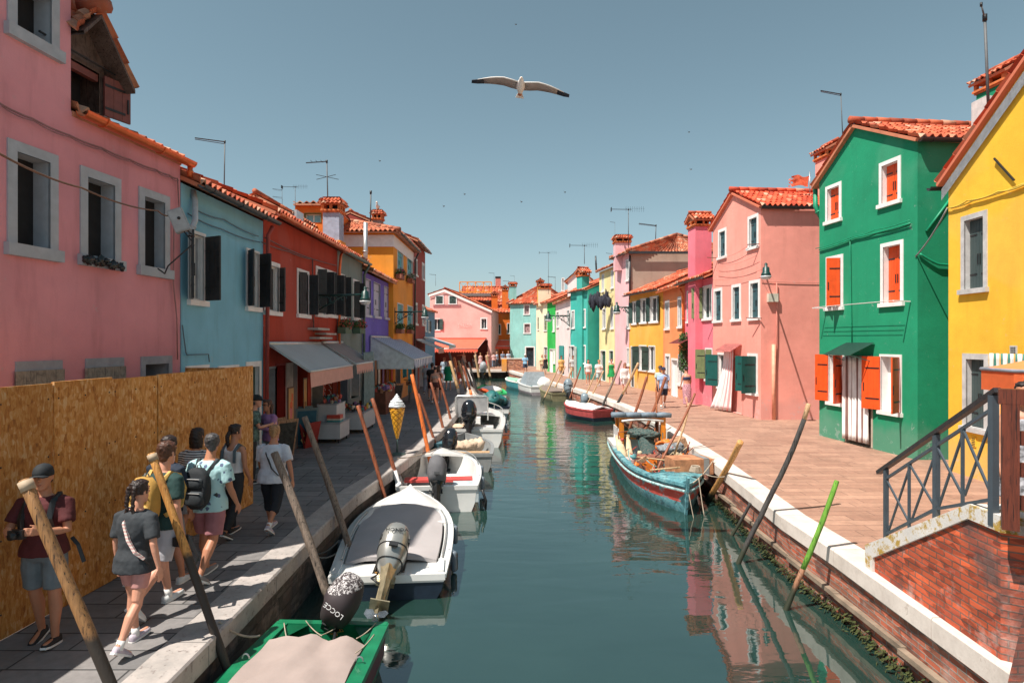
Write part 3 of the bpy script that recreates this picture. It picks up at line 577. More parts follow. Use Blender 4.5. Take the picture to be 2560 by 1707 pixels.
# restaurant
mRes=stucco('salmon_pink_stucco',(.88,.46,.41),.1); 
A=((1075-U0)/F*72,72.0); B=((1229-U0)/F*72,71.0)
hR=house('pink_restaurant','pale pink gabled restaurant with long coral awning closing the canal view',A,B,6.4,10,mRes,roof='gable',peakz=8.85,ridge_t=1.75,fine=1.8,tm=TILE,group=None,el=8.3)
fR=hR['fac'];rR=hR['root']
GSH=sim('green_black_shutter',(.035,.07,.06),.6)
window(rR,fR,cD(285,578),cD(408,712),sw=.1,sm=GSH,closed=True,front=1); window(rR,fR,cD(480,578),cD(602,712),sw=.1,sm=GSH,closed=True,front=1)
window(rR,fR,cD(255,915),cD(358,1098),sw=.08,sm=GSH,shut=(170,170),lw=.42); window(rR,fR,cD(945,905),cD(1048,1078),sw=.12)
hR['eave']=6.35; fR.op.append((.3,fR.L-.4,.02,3.0))
mb=MB(); qv=fR.pt; mb.add([qv(1.75,8.8,.16),qv(fR.L+.1,6.33,.16),qv(fR.L+.1,6.08,.16),qv(1.75,8.5,.16),qv(-.1,8.22,.16),qv(-.1,7.97,.16)],[(0,3,2,1),(0,4,5,3)]); mb.build('verge_board',WPAINT,rR,inv='w'); mb=MB(); fR.box(mb,.3,fR.L-.4,.0,3.0,-1.6,-1.5); mb.build('dining_room_back',sim('maroon_wood',(.16,.035,.02),.7,var=.3),rR,inv='w')
finish(hR)
mb=MB(); t0,z=fR.hit(*cD(255,715)); t1,_=fR.hit(*cD(665,715)); 
for i in range(34): fR.box(mb,t0+(t1-t0)*i/34,t0+(t1-t0)*(i+.5)/34,z-.32,z,.02,.05)
mb.build('dentil_course',sim('pink_trim',(.5,.2,.2),.8),rR,inv='w')
mb=MB()
p=fR.px(cD(720,1010),.02); ang=math.atan2(fR.d.y,fR.d.x)
T=Matrix.Translation(p)@Matrix.Rotation(ang,4,'Z')@Matrix.Rotation(pi/2,4,'X'); text_mb(mb,'OSTERIA',T,.42); 
T=Matrix.Translation(fR.px(cD(720,1045),.02))@Matrix.Rotation(ang,4,'Z')@Matrix.Rotation(pi/2,4,'X'); text_mb(mb,'RISTORANTE',T,.26); mb.build('lettering',sim('pale_lettering',(.9,.66,.6),.8,bs=0),rR,inv='w')
CORAL=sim('coral_canvas',(.82,.12,.065),.8,var=.05,sc=2)
def awning(root,fac,t0,t1,zt,zf,proj,mats,val=.3,scal=0,side=None,name='awning',frame=True,n=None,nm='valance'):
    q=fac.pt; mb=MB(); N=n or 1
    for i in range(N):
        a=t0+(t1-t0)*i/N;b=t0+(t1-t0)*(i+1)/N
        pts=[q(a,zf,proj),q(b,zf,proj),q(b,zt,.05),q(a,zt,.05)]; uv=[(a,0),(b,0),(b,1),(a,1)]
        nn=V((0,0,-.012)); mb.add(pts,[(0,1,2,3)],[uv]); mb.add([p+nn for p in pts],[(3,2,1,0)],[uv[::-1]])
    w=mb.build(name,mats[0],root,inv='w')
    mb=MB(); K=scal or 1; m=6 if scal else 1
    for i in range(K*m):
        a=t0+(t1-t0)*i/(K*m);b=t0+(t1-t0)*(i+1)/(K*m)
        d=lambda j:(val*(.62+.38*abs(math.sin(pi*(j/m)))) if scal else val)
        mb.add([q(a,zf-d(i),proj+.02),q(b,zf-d(i+1),proj+.02),q(b,zf,proj),q(a,zf,proj)],[(0,1,2,3)],[[(a,0),(b,0),(b,1),(a,1)]])
    mb.build(nm,mats[1],w)
    if side:
        mb=MB(); mb.add([q(t0,zf-val,proj),q(t0,zf,proj),q(t0,zt,.05),q(t0,zf-val,.05)],[(0,1,2,3)],[[(0,0)]*4]); mb.build('side_curtain',side,w)
    if frame:
        mb=MB(); mb.tube([q(t0,zf,proj),q(t1,zf,proj)],.03,8)
        for t in (t0,t1): mb.bar(q(t,zf-.01,proj),q(t,zt-.02,.06),.04,.05)
        mb.tube([q(t0,zt,.06),q(t1,zt,.06)],.05,8); mb.build('awning_frame',ALU,w)
    return w
t0,zt=fR.hit(*cD(215,1215)); t1,_=fR.hit(*cD(1020,1215))
awning(rR,fR,t0-.3,t1,zt,2.08,4.6,[CORAL,CORAL],.42,24,frame=True)
mb=MB(); fR.box(mb,t0-.1,t1+.1,zt,zt+.12,.0,.2); mb.build('awning_box',CORAL,rR,inv='w')
# roof terrace with orange lattice rail and buildings behind
ht=house('terrace_house','house with dark roof behind the pink restaurant carrying a wooden roof terrace',((1150-U0)/F*80,80),((1254-U0)/F*80,80),7.75,8,stucco('rose_stucco',(.75,.35,.36),.2),fine=1.8,over=.3,slope=.55,group='houses behind the restaurant'); finish(ht)
ORW=sim('orange_lattice_wood',(.80,.28,.03),.7,var=.1)
r=ht['root']; mb=MB(); Yt=78.2; a=at(1149,705,Yt); b=at(1229,730,Yt); x0,x1,z1,z0=a.x,b.x,a.z,b.z; 
mb.box(((x0+x1)/2,Yt,z1),(x1-x0,.08,.1)); mb.box(((x0+x1)/2,Yt,z0),(x1-x0,.08,.14))
n=4
for i in range(n+1): x=x0+(x1-x0)*i/n; mb.box((x,Yt,(z0+z1)/2),(.1,.1,z1-z0))
for i in range(n):
    xa=x0+(x1-x0)*i/n; xb=x0+(x1-x0)*(i+1)/n; mb.bar((xa,Yt,z0),(xb,Yt,z1),.07,.05); mb.bar((xa,Yt+.05,z1),(xb,Yt+.05,z0),.07,.05)
mb.build('terrace_railing',ORW,r,inv='w'); mb=MB(); mb.box(((x0+x1)/2,Yt+.8,z0-.35),(x1-x0,2,.35)); mb.build('terrace_deck',sim('grey_deck',(.2,.17,.16),.7),r,inv='w')
hrd=house('coral_house','coral pink house with a square brick chimney behind the roof terrace',((1229-U0)/F*84,84),((1256-U0)/F*84,84),9.0,6,stucco('coral_stucco',(.78,.20,.17),.2),fine=1.8,over=.25,group='houses behind the restaurant'); finish(hrd)
p=at(1245,713,84); mb=MB(); mb.box((p.x,84.4,9.9),(.7,.7,2.9)); mb.mi=1; mb.box((p.x,84.4,11.45),(.75,.75,.25)); mb.build('chimney',[sim('coral_brick',(.6,.2,.16),.9),DARK],hrd['root'],inv='w')
hor=house('orange_house','bright orange house with two tall chimneys beside the far turquoise house',((1229-U0)/F*76,76),((1275-U0)/F*76,76),6.35,8,mOA,fine=1.8,over=.3,group='houses at the end of the canal')
f=hor['fac']
for a,b in ((cD(1145,1000),cD(1200,1158)),(cD(1207,1000),cD(1248,1158)),(cD(1335,985),cD(1378,1145))): window(hor['root'],f,a,b,sw=.06,sm=GSH,closed=True)
finish(hor); 
for u,zt in ((1236.5,8.35),(1263,9.1)): p=at(u,770,77); chimney(hor['root'],(p.x,77.2,6.3),.75,.7,zt,mOA,style='gable')
awning(hor['root'],f,.4,2.3,3.0,2.3,2.2,[CORAL,CORAL],.4,6)
mTq=stucco('aqua_stucco',(.28,.58,.54),.5)
htq=house('aqua_house','weathered pale aqua house with two stacked windows at the end of the canal',((1275-U0)/F*73,73),((1352-U0)/F*71,71),7.2,9,mTq,fine=1.6,over=.3,roof='hip',peakz=9.7,tm=TILE,group='houses at the end of the canal')
f=htq['fac']; PKS=sim('pinkish_shutter',(.38,.24,.24),.7)
window(htq['root'],f,cD(1580,715),cD(1672,865),sw=.1,sm=PKS,closed=True); window(htq['root'],f,cD(1580,985),cD(1685,1142),sw=.1,sm=PKS,closed=True)
window(htq['root'],f,cD(1600,1325),cD(1745,1700),sw=.12,kind='door'); finish(htq)
p=at(1282,740,73.5); chimney(htq['root'],(p.x,73.8,7.0),.85,.7,9.3,mTq,style='hip')
# left awnings
GCAN=sim('grey_canvas',(.44,.49,.50),.85,var=.05,sc=2); BCAN=sim('taupe_canvas',(.30,.25,.235),.85,var=.06,sc=2); SALM=sim('salmon_valance',(.60,.33,.27),.85,var=.06)
awning(rr,fr,.17,4.05,2.8,2.15,1.03,[GCAN,SALM],.38)
awning(rr,fr,4.3,6.1+.4,2.82,2.17,1.08,[BCAN,SALM],.32,9)
STRP=striped('blue_white_stripe',(.70,.74,.78),(.13,.20,.34),2.0,0)
awning(rl_,fl,1.15,6.9,3.05,2.12,1.8,[STRP,STRP],.38,14,side=sim('pale_side_canvas',(.62,.67,.67),.8))
awning(r2,f2_,1.0,4.0,2.95,2.45,1.3,[GCAN,SALM],.3)
hst=h2
awning(r2,f2_,4.0,9.0,3.1,2.6,1.6,[sim('blue_grey_canvas',(.36,.47,.52),.8),GCAN],.2)
# ---------- right row ----------
G2='painted houses along the right quay'
def H(*a,**k): k.setdefault('group',G2); return house(*a,**k)
# cream
mCr=stucco('cream_stucco',(.84,.74,.52),.15)
h=H('cream_house','narrow cream yellow house with olive shutters left of the bright green one',(2.45,63.2),(3.35,59.5),6.55,7,mCr,fine=1.5); f=h['fac'];r=h['root']
OLV=sim('olive_shutter',(.16,.19,.08),.6,var=.15)
window(r,f,c1(282,1450),c2(318,225),sw=.05,sm=OLV,closed=True); window(r,f,c2(280,405),c2(325,640),sw=.06); window(r,f,c1(208,1470),c2(224,215),sw=.03,sm=OLV,closed=True); finish(h)
mYl=stucco('warm_yellow_stucco',(.85,.50,.10),.1); p=at(1351,757,62); chimney(r,(p.x,62.6,6.3),.55,.8,8.5,mYl); p=at(1359,757,61); chimney(r,(p.x+.1,61.3,6.3),1.2,.9,7.95,mCr,style='hip')
# bright green
mBG=stucco('bright_green_stucco',(.01,.42,.06),.1)
h=H('bright_green_house','very narrow bright green house between the cream and the blush white house',(3.35,59.48),(3.97,56.9),6.5,7,mBG,fine=1.5); f=h['fac'];r=h['root']
window(r,f,c1(385,1470),c2(408,237),sw=.05,fm=WHITE,pane=WHITE,cas=False); window(r,f,c2(350,430),c2(388,715),kind='door',sw=.04,pane=WPAINT); window(r,f,c2(393,430),c2(415,612),sw=.04,pane=WPAINT); finish(h)
# blush white
mBl=stucco('blush_stucco',(.86,.68,.66),.15)
h=H('blush_house','blush white house with a teal door curtain and white dormer next to the turquoise house',(3.97,56.88),(4.62,49.4),6.2,7,mBl,fine=1.4); f=h['fac'];r=h['root']
window(r,f,c1(430,1410),c2(458,185),sw=.06); window(r,f,c1(553,1390),c2(583,187),sw=.06)
TEAL=sim('teal_cloth',(.02,.26,.24),.8); window(r,f,c2(455,395),c2(525,720),kind='door',sw=.05,pane=DARK)
mb=MB(); f.box(mb,*sorted((f.hit(*c2(468,400))[0],f.hit(*c2(520,400))[0])),.75,2.5,.03,.06); mb.build('door_curtain',TEAL,r,inv='w')
window(r,f,c2(575,395),c2(640,700),kind='door',sw=.05,pane=GREYST); finish(h)
mWs=stucco('white_stucco',(.85,.80,.78),.1)
h=H('white_dormer','white gabled dormer with a slit window above the blush house',(4.75,53.4),(6.7,53.0),8.1,5,mWs,roof='gable',peakz=9.0,fine=1.4,tm=TILEO,group='dormers behind the right row'); window(h['root'],h['fac'],c1(488,1010),c1(522,1170),sw=.06); finish(h)
# turquoise: front + side toward camera
mTu=stucco('turquoise_stucco',(.04,.42,.35),.35)
h=H('turquoise_house','turquoise two storey house with tall chimney breast in the middle of the right row',(4.62,49.38),(5.62,46.5),6.7,6,mTu,fine=1.3,over=.2,gut=LAMPG); f=h['fac'];r=h['root']
for a,b in ((c1(605,1390),c2(645,200)),(c1(737,1375),c2(775,190)),(c2(727,385),c2(775,615))): window(r,f,a,b,sw=.1)
window(r,f,c2(592,390),c2(640,640),sw=.06); finish(h)
p=at(1451,720,47.5); chimney(r,(p.x+.2,47.6,0),.95,.6,7.75,mTu,fac=f)
# pale yellow
mPY=stucco('pale_yellow_stucco',(.87,.72,.36),.12)
h=H('pale_yellow_house','tall pale yellow house with washing hung from an upper window',(6.45,46.2),(6.95,42.4),7.95,7,mPY,fine=1.3,over=.3); f=h['fac'];r=h['root']
for a,b in ((c1(963,970),c1(992,1175)),(c1(1072,925),c1(1102,1135)),(c1(970,1370),c2(1012,208)),(c1(1068,1350),c2(1102,205))): window(r,f,a,b,sw=.08)
DGS=sim('bottle_green_shutter',(.01,.07,.045),.5)
window(r,f,c2(948,447),c2(1010,690),kind='door',sw=.05,pane=DGS); window(r,f,c2(1050,447),c2(1100,600),sw=.05,sm=DGS,closed=True); finish(h)
pipe(r,[at(1502,690,46),at(1502,780,46),at(1506,946,46)],.07,mPY); pipe(r,[at(1491,680,46),at(1489,640,46)],.06,GUTT,'flue')
# pale pink, with beige side wall above yellow house
mPP=stucco('pale_rose_stucco',(.86,.48,.50),.12)
h=H('pale_rose_house','tall pale rose house with a bare beige side wall and lichened hip roof',(6.97,42.38),(7.42,39.6),8.45,7.5,mPP,fine=1.2,roof='hip',tm=TILEO,over=.3,peakz=9.85,gut=GUTT); f=h['fac'];r=h['root']
window(r,f,c1(1248,800),c1(1285,1048),sw=.07); window(r,f,c1(1255,1340),c2(1297,203),sw=.07); window(r,f,c2(1255,420),c2(1290,640),sw=.05); finish(h)
mBe=stucco('beige_side_render',(.42,.32,.25),.3); mb=MB(); c=f.B; nn=-f.n
mb.poly([V((c.x-.02,c.y-.03,0)),V((c.x+7.5,c.y-.03,0)),V((c.x+7.5,c.y-.03,8.4)),V((c.x-.02,c.y-.03,8.4))]); mb.box((c.x+4.0,c.y+2,4.2),(7,3.9,8.3)) ; mb.build('side_wall',mBe,r,inv='w')
pipe(r,[V((c.x+.02,c.y-.1,8.3)),V((c.x+.02,c.y-.1,5.5))],.06,GUTT)
mb=MB(); mb.box((c.x+4.0,c.y-.32,8.42),(8.2,.16,.14)); mb.build('gutter',GUTT,r,inv='w'); p=at(1553,700,41); chimney(r,(p.x+.1,41.3,7.5),1.0,.8,9.3,mPP,style='hip')
# yellow-orange
mYo=stucco('marigold_stucco',(.86,.42,.06),.15)
h=H('marigold_house','low marigold yellow house with dark green shutters',(7.42,39.55),(8.38,34.7),5.75,6,mYo,fine=1.15,over=.35,gut=GUTT); f=h['fac'];r=h['root']
for a,b in ((c1(1322,1290),c2(1378,150)),(c1(1413,1258),c2(1497,137)),(c1(1525,1233),c2(1632,128))): window(r,f,a,b,sw=.06,sm=GSH,shut=(165,165),lw=.32)
for a,b in ((c2(1400,388),c2(1490,700)),(c2(1513,393),c2(1592,715))): window(r,f,a,b,sw=.06,sm=GSH,shut=(100,None),lw=.4)
window(r,f,c2(1303,400),c2(1345,800),kind='door',sw=.05,pane=DARK); finish(h)
# orange
mOr=stucco('tangerine_stucco',(.88,.30,.11),.15)
h=H('tangerine_house','low tangerine house with white framed door and orange downpipe',(8.38,34.68),(8.46,30.6),5.6,6,mOr,fine=1.1,over=.3,gut=sim('orange_gutter',(.8,.2,.06),.5)); f=h['fac'];r=h['root']
for a,b in ((c1(1707,1280),c2(1760,212)),(c1(1857,1235),c2(1920,190)),(c2(1708,488),c2(1768,900)),(c2(1862,497),c2(1935,882))): window(r,f,a,b,sw=.14)
window(r,f,c2(1782,540),c2(1858,1018),kind='door',sw=.1,pane=WPAINT); finish(h)
pipe(r,[at(1700,722,30.7),at(1706,735,30.6),at(1709,860,30.6)],.06,sim('orange_pipe',(.85,.2,.05),.5))
# hot pink
mHP=stucco('hot_pink_stucco',(.86,.19,.25),.2)
h=H('hot_pink_house','hot pink house with a big tapering chimney breast between the tangerine and peach houses',(8.46,30.58),(8.70,27.02),5.65,6,mHP,fine=1.0,over=.45,gut=GUTT,tm=TILE); f=h['fac'];r=h['root']
window(r,f,c1(1965,1165),c1(2035,1540),sw=.09,sm=OLV,closed=True); window(r,f,c1(2150,1110),c2(2262,95),sw=.06,sm=OLV,shut=(130,None),lw=.5,pane=GSH)
window(r,f,c4(298,610),c4(383,1012),sw=.06,sm=OLV,shut=(120,10),lw=.42)
finish(h)
chimney(r,(8.62,28.75,0),.95,.75,8.05,mHP,fac=f)
mb=MB(); mb.add([f.pt(*f.hit(*c2(1945,440)),.02) if 0 else f.pt(0.05,2.9,.02)]*0 or [f.pt(-.9,2.75,.55),f.pt(.9,2.75,.55),f.pt(.9,3.0,.02),f.pt(-.9,3.0,.02)],[(0,1,2,3),(3,2,1,0)]); mb.build('door_canopy',sim('maroon_canopy',(.25,.06,.06),.6),r,inv='w')
# peach
mPe=stucco('peach_pink_stucco',(.94,.35,.28),.08)
h=H('peach_house','large peach pink gabled house with a blank sunlit side wall and street lamp',(8.67,27.0),(9.07,22.8),7.8,6.5,mPe,roof='gable',peakz=8.8,ridge_t=2.0,fine=1.0,tm=TILEN); f=h['fac'];r=h['root']
h['side']=Fac((9.07,22.8),(15.5,23.05)); fs=h['side']
PBL=sim('petrol_shutter',(.035,.09,.105),.55,var=.1); DTL=sim('deep_teal_shutter',(.008,.085,.075),.5,var=.1)
for a,b in ((c3(452,640),c3(548,962)),(c3(800,485),c3(925,845)),(c3(398,1330),c4(498,312)),(c3(610,1283),c4(718,298)),(c3(815,1235),c4(942,283))): window(r,f,a,b,sw=.12,sm=PBL,closed=True,depth=.28)
window(r,f,c4(445,665),c4(548,1105),sw=.08,sm=DTL,shut=(150,None),lw=.62); window(r,f,c4(795,672),c4(916,1178),sw=.1,sm=DTL,shut=(158,100),lw=.6)
window(r,f,c4(535,690),c4(742,1385),kind='door',sw=.09,fm=mPe,pane=mPe)
finish(h)
gutter(r,fs.pt(-.05,7.74,.13),fs.pt(6.5,7.74,.13),.09,GUTT)
pipe(r,[fs.pt(.55,5.0,.07),fs.pt(.55,2.9,.07),fs.pt(.42,.05,.07)],.02,sim('peach_conduit',(.6,.2,.15),.7))
mb=MB(); mb.tube([fs.pt(.45,2.75,.05),fs.pt(.45,0,.05)],.07,8); mb.build('downpipe',sim('peach_pipe',(.86,.38,.25),.6),r,inv='w')
mb=MB(); mb.tube(wire([fs.pt(0,5.05,.03),fs.pt(3,5.0,.03),fs.pt(6,5.0,.03)],.03),.01,5)
for a,b in ((c3(450,960),c3(800,820)),(c3(440,1050),c3(910,930)),(c3(430,1110),c3(880,1050)),(c3(390,1220),c3(960,1100))): mb.tube(wire([f.px(a,.12),f.px(b,.12)],.12),.007,5)
mb.build('clothesline',sim('pink_line',(.45,.2,.16),.7),r,inv='w')
mb=MB(); 
for a,b in ((c3(318,958),c3(440,965)),(c3(788,808),c3(935,800)),(c4(778,255),c4(960,262)),(c4(250,298),c4(390,298))): mb.bar(f.px(a,.35),f.px(b,.03),.03,.03)
mb.build('line_bracket',sim('rust_iron',(.16,.05,.03),.7),r,inv='w')
q=f.px(c4(580,640)); t=f.hit(*c4(630,640))[0]; mb=MB(); mb.add([f.pt(t-.75,2.45,.5),f.pt(t+.75,2.45,.5),f.pt(t+.75,2.75,.02),f.pt(t-.75,2.75,.02)],[(0,1,2,3),(3,2,1,0)]); mb.build('door_canopy',sim('pink_canopy',(.6,.22,.2),.6),r,inv='w')
def drape(fac,t0,t1,z0,z1,off,mat_,label,folds=9,amp=.05,flare=0,lift=0,name='door_curtain',cols=44):
    mb=MB(); rows=14; vs=[];uv=[]
    for j in range(rows+1):
        k=j/rows; z=z1-(z1-z0)*k
        for i in range(cols+1):
            x=i/cols; t=t0+(t1-t0)*x; t=t-flare*(k**2)*(1-x*.6); o=off+amp*(.4+.6*k)*math.sin(x*folds*2*pi+math.sin(k*3)*.8)+lift*k*k*(1-x)
            vs.append(fac.pt(t,z,o)); uv.append((x,1-k))
    n=cols+1; fs=[(j*n+i,j*n+i+1,(j+1)*n+i+1,(j+1)*n+i) for j in range(rows) for i in range(cols)]
    mb.smooth=True; mb.add(vs,fs,[[uv[a] for a in q] for q in fs]); 
    def sol(o): m=o.modifiers.new('thick','SOLIDIFY'); m.thickness=.006
    return mb.build(name,mat_,None,label=label,cat='curtain',mods=[sol])
STP=striped('pink_white_cloth',(.86,.80,.80),(.85,.38,.38),4.5,0,.08,.55); t0=f.hit(*c4(545,0))[0]; t1=f.hit(*c4(640,0))[0]
drape(f,t0,t1+.1,.06,2.55,.09,STP,'pink and white striped curtain blown outward from the peach house door',5,.05,flare=.55,lift=.35)
# green house
mGr=stucco('emerald_stucco',(.004,.26,.125),.12)
h=H('green_house','emerald green gabled house with orange shutters between the peach and yellow houses',(9.33,19.0),(9.76,15.06),7.75,6.5,mGr,roof='gable',peakz=8.85,ridge_t=1.68,fine=1.0,tm=TILE); f=h['fac'];r=h['root']
h['side']=Fac((9.76,15.06),(16,15.5)); fs=h['side']; ORS=sim('orange_shutter',(.80,.085,.01),.5,var=.12)
for a,b in ((c6(410,268),c6(565,597)),(c6(936,38),c6(1148,418))): window(r,f,a,b,sw=.1,sm=ORS,closed=True,depth=.26)
window(r,f,c6(415,955),c6(582,1467),sw=.1,sm=ORS,shut=(25,75),lw=.36); window(r,f,c6(950,825),c6(1173,1427),sw=.1,sm=ORS,closed=True,depth=.24)
window(r,f,c7(432,316),c7(592,852),sw=.06,sm=ORS,shut=(165,120),lw=.46,pane=WPAINT,cas=False); window(r,f,c7(940,333),c7(1157,952),sw=.06,sm=ORS,shut=(160,125),lw=.5,pane=WPAINT,cas=False)
window(r,f,c7(605,345),c7(872,1245),kind='door',sw=.05,fm=sim('beige_door',(.5,.42,.34),.6),pane=sim('beige_door2',(.4,.33,.27),.6))
finish(h)
gutter(r,fs.pt(-.05,7.70,.15),fs.pt(6,7.70,.15),.09,GUTT)
GRP=sim('green_pipe_paint',(.005,.26,.13),.5)
pipe(r,[f.pt(-.28,7.55,-.05),f.pt(-.2,7.0,.0),f.pt(-.05,6.6,-.1)],.07,GRP); pipe(r,[fs.pt(1.1,2.7,.08),fs.pt(.95,2.6,.08),fs.pt(.95,.05,.08)],.06,GRP)
mb=MB(); mb.tube(wire([f.px(c6(310,868),.06),f.px(c6(690,745),.05),f.px(c6(900,680),.05),f.px(c6(1230,590),.05)],.03),.012,6); mb.tube(wire([f.px(c6(345,880),.05),f.px(c6(700,760),.05),f.px(c6(1240,620),.05)],.02),.018,6)
mb.tube([f.px(c6(645,760),.04),f.px(c6(650,900),.04),f.px(c7(660,0),.04),f.px(c7(665,270),.04)],.012,6); mb.tube(wire([fs.pt(0.03,4.95,.04),fs.pt(.5,4.7,.06),fs.pt(3,4.65,.05)],.02),.03,6)
mb.tube([fs.pt(.2,5.5,.03),fs.pt(.9,6.4,.03)],.03,6); mb.tube([fs.pt(.8,3.7,.03),fs.pt(3,3.7,.03)],.03,6)
mb.build('wall_cable',GRP,r,inv='w')
mb=MB(); mb.bar(f.px(c6(280,1450),.45),f.px(c6(410,1452),.03),.03,.03); mb.bar(f.px(c6(1235,1385),.02),f.px(c6(1070,1378),.5),.03,.03); 
a=f.px(c6(300,1447),.42);b=f.px(c6(1080,1380),.42)
for o in(0,.06,.12): mb.tube([a+V((o,0,.01)),b+V((o,0,.01))],.006,5)
mb.build('clothesline',WPAINT,r,inv='w')
t=f.hit(*c7(760,0))[0]; mb=MB(); mb.add([f.pt(t-.62,2.5,.7),f.pt(t+.55,2.5,.7),f.pt(t+.55,2.82,.02),f.pt(t-.62,2.82,.02)],[(0,1,2,3),(3,2,1,0)]); 
for x in(-.6,.53): mb.bar(f.pt(t+x,2.49,.7),f.pt(t+x,2.3,.02),.02,.02,V((0,1,0)))
mb.bar(f.pt(t-.62,2.49,.7),f.pt(t+.55,2.49,.7),.02,.02); mb.build('door_canopy',sim('green_canopy',(.03,.10,.075),.5,var=.1),r,inv='w')
STB=striped('brown_white_cloth',(.84,.82,.80),(.24,.13,.11),5.0,0,.03,.72); t0=f.hit(*c7(608,0))[0]; t1=f.hit(*c7(866,0))[0]
drape(f,t0,t1,.12,2.42,.1,STB,'brown and white striped curtain covering the green house door',8,.035)
# yellow house
mYe=stucco('sun_yellow_stucco',(.88,.50,.035),.08)
h=H('yellow_house','sunny yellow gabled house at the right edge with grey window frames',(9.66,13.85),(9.3,6.6),6.55,9,mYe,roof='gable',peakz=8.95,ridge_t=3.6,fine=1.0,tm=TILEN); f=h['fac'];r=h['root']
GFR=sim('warm_grey_stone',(.50,.49,.48),.75); PGR=sim('green_grey_shutter',(.05,.075,.075),.5,var=.08)
window(r,f,c6(1740,560),c6(1997,1292),sw=.11,fm=GFR,sm=PGR,closed=True,depth=.26); window(r,f,c7(1755,325),c7(2008,1130),sw=.12,fm=GFR,sm=PGR,closed=True,depth=.26)
t0=f.hit(2478,1000)[0]; opening(r,f,t0,t0+.95,.02,2.35,GFR,pm=DARK); finish(h)
mb=MB(); s=(8.95-6.55)/3.6; mb.add([f.pt(-.15,6.25,.06),f.pt(3.6,8.75,.06),f.pt(3.6,8.5,.06),f.pt(-.15,6.0,.06)],[(0,1,2,3),(3,2,1,0)]); mb.build('verge_board',sim('pale_grey_paint',(.45,.48,.52),.6),r,inv='w')
gutter(r,f.pt(-.38,6.35,.2),f.pt(-.38,6.35,-6),.08,GUTT)
mb=MB(); mb.tube(wire([f.px(c6(1600,470),.05),f.px(c6(1800,395),.05),f.px(c6(2100,310),.05),f.px(c6(2400,220),.05)],.04),.016,6); mb.build('wall_cable',sim('yellow_cable',(.6,.4,.05),.6),r,inv='w'); mb=MB(); mb.tube(wire([f.px(c6(1640,470),.04),f.px(c6(1850,400),.04),f.px(c6(2350,235),.04)],.02),.02,6); mb.build('wall_cable',sim('yellow_cable',(.6,.4,.05),.6),r,inv='w')
mb=MB(); mb.tube(wire([f.px(c6(1600,472),.06),V((9.74,15.1,4.9))],.08),.018,6); mb.build('service_cable',sim('grey_cable',(.25,.26,.27),.6),None,label='grey cable bridging the gap between the green and the yellow house',cat='cable')
mb=MB(); mb.bar(f.px(c6(2060,-15),.05),f.px(c6(2255,200),.05),.03,.03); mb.build('shutter_stay',IRON,r,inv='w')
mb=MB(); a=f.px(c7(2222,250),.015); t,z=f.hit(*c7(2222,250)); f.box(mb,t,t+.17,z-.17,z,0,.02); mb.mi=1
for i in range(3):
    for j in range(4): f.box(mb,t+.025+i*.045,t+.055+i*.045,z-.15+j*.034,z-.13+j*.034,.02,.024)
mb.build('wall_vent',[GFR,IRON],r,inv='w')
mb=MB(); t,z=f.hit(*c7(1842,1140)); f.box(mb,t,t+.14,z-.2,z,0,.02); mb.mi=1
for j in range(5): f.box(mb,t+.02,t+.12,z-.18+j*.035,z-.165+j*.035,.02,.024)
mb.build('wall_vent',[mYe,IRON],r,inv='w')
# the chimney of the green house seen behind the yellow gable, and pink chimney left of green gable
hg_=[o for o in S.objects if o.name=='green_house'][0]
chimney(hg_,(13.75,17.4,7.5),1.0,.9,9.85,mGr,fac=Fac((0,0),(1,.1)))
hpe=[o for o in S.objects if o.name=='peach_house'][0]
chimney(hpe,(12.45,24.5,7.8),.75,.75,9.95,mPe,fac=Fac((0,0),(1,.1)))
# green striped curtain and orange parasol by the yellow house door
STG=striped('green_white_cloth',(.80,.77,.70),(.06,.22,.17),6,0,.03,.6,extra=(.8,.35,.1))
t0=f.hit(2474,900,.2)[0]; drape(f,t0,t0+1.1,.9,2.62,.2,STG,'green white and orange striped curtain at the yellow house door',9,.03)
# ---------- world, sun, camera ----------
cam=bpy.data.cameras.new('camera'); co=bpy.data.objects.new('camera',cam); COL.objects.link(co); S.camera=co
cam.sensor_width=36; cam.lens=22.0; cam.clip_start=.1; cam.clip_end=3000; co.location=(0,0,CZ); co.rotation_euler=(pi/2,0,0)
SD=V((.80*math.cos(R(60)),.60*math.cos(R(60)),-math.sin(R(60)))).normalized()
sl=bpy.data.lights.new('sun','SUN'); sl.energy=5.0; sl.angle=R(.53); sl.color=(1,.93,.84); so=bpy.data.objects.new('sun',sl); COL.objects.link(so); so.rotation_euler=SD.to_track_quat('-Z','Y').to_euler(); so.location=(-20,-12,30)
w=bpy.data.worlds.new('World'); S.world=w; w.use_nodes=True; nt=w.node_tree; bg=nt.nodes['Background']
sky=nt.nodes.new('ShaderNodeTexSky'); sky.sky_type='NISHITA'; sky.sun_disc=False; sky.sun_elevation=R(60)
sky.sun_rotation=math.atan2(-SD.x,-SD.y); sky.air_density=1.0; sky.dust_density=.6; sky.ozone_density=3.0; sky.altitude=0
hs=nt.nodes.new('ShaderNodeHueSaturation'); hs.inputs['Saturation'].default_value=.74; hs.inputs['Hue'].default_value=.461; hs.inputs['Value'].default_value=.93; nt.links.new(sky.outputs[0],hs.inputs['Color'])
nt.links.new(hs.outputs[0],bg.inputs['Color']); bg.inputs['Strength'].default_value=.08
S.view_settings.view_transform='Standard'; S.view_settings.look='None'; S.view_settings.exposure=.56; S.view_settings.gamma=1
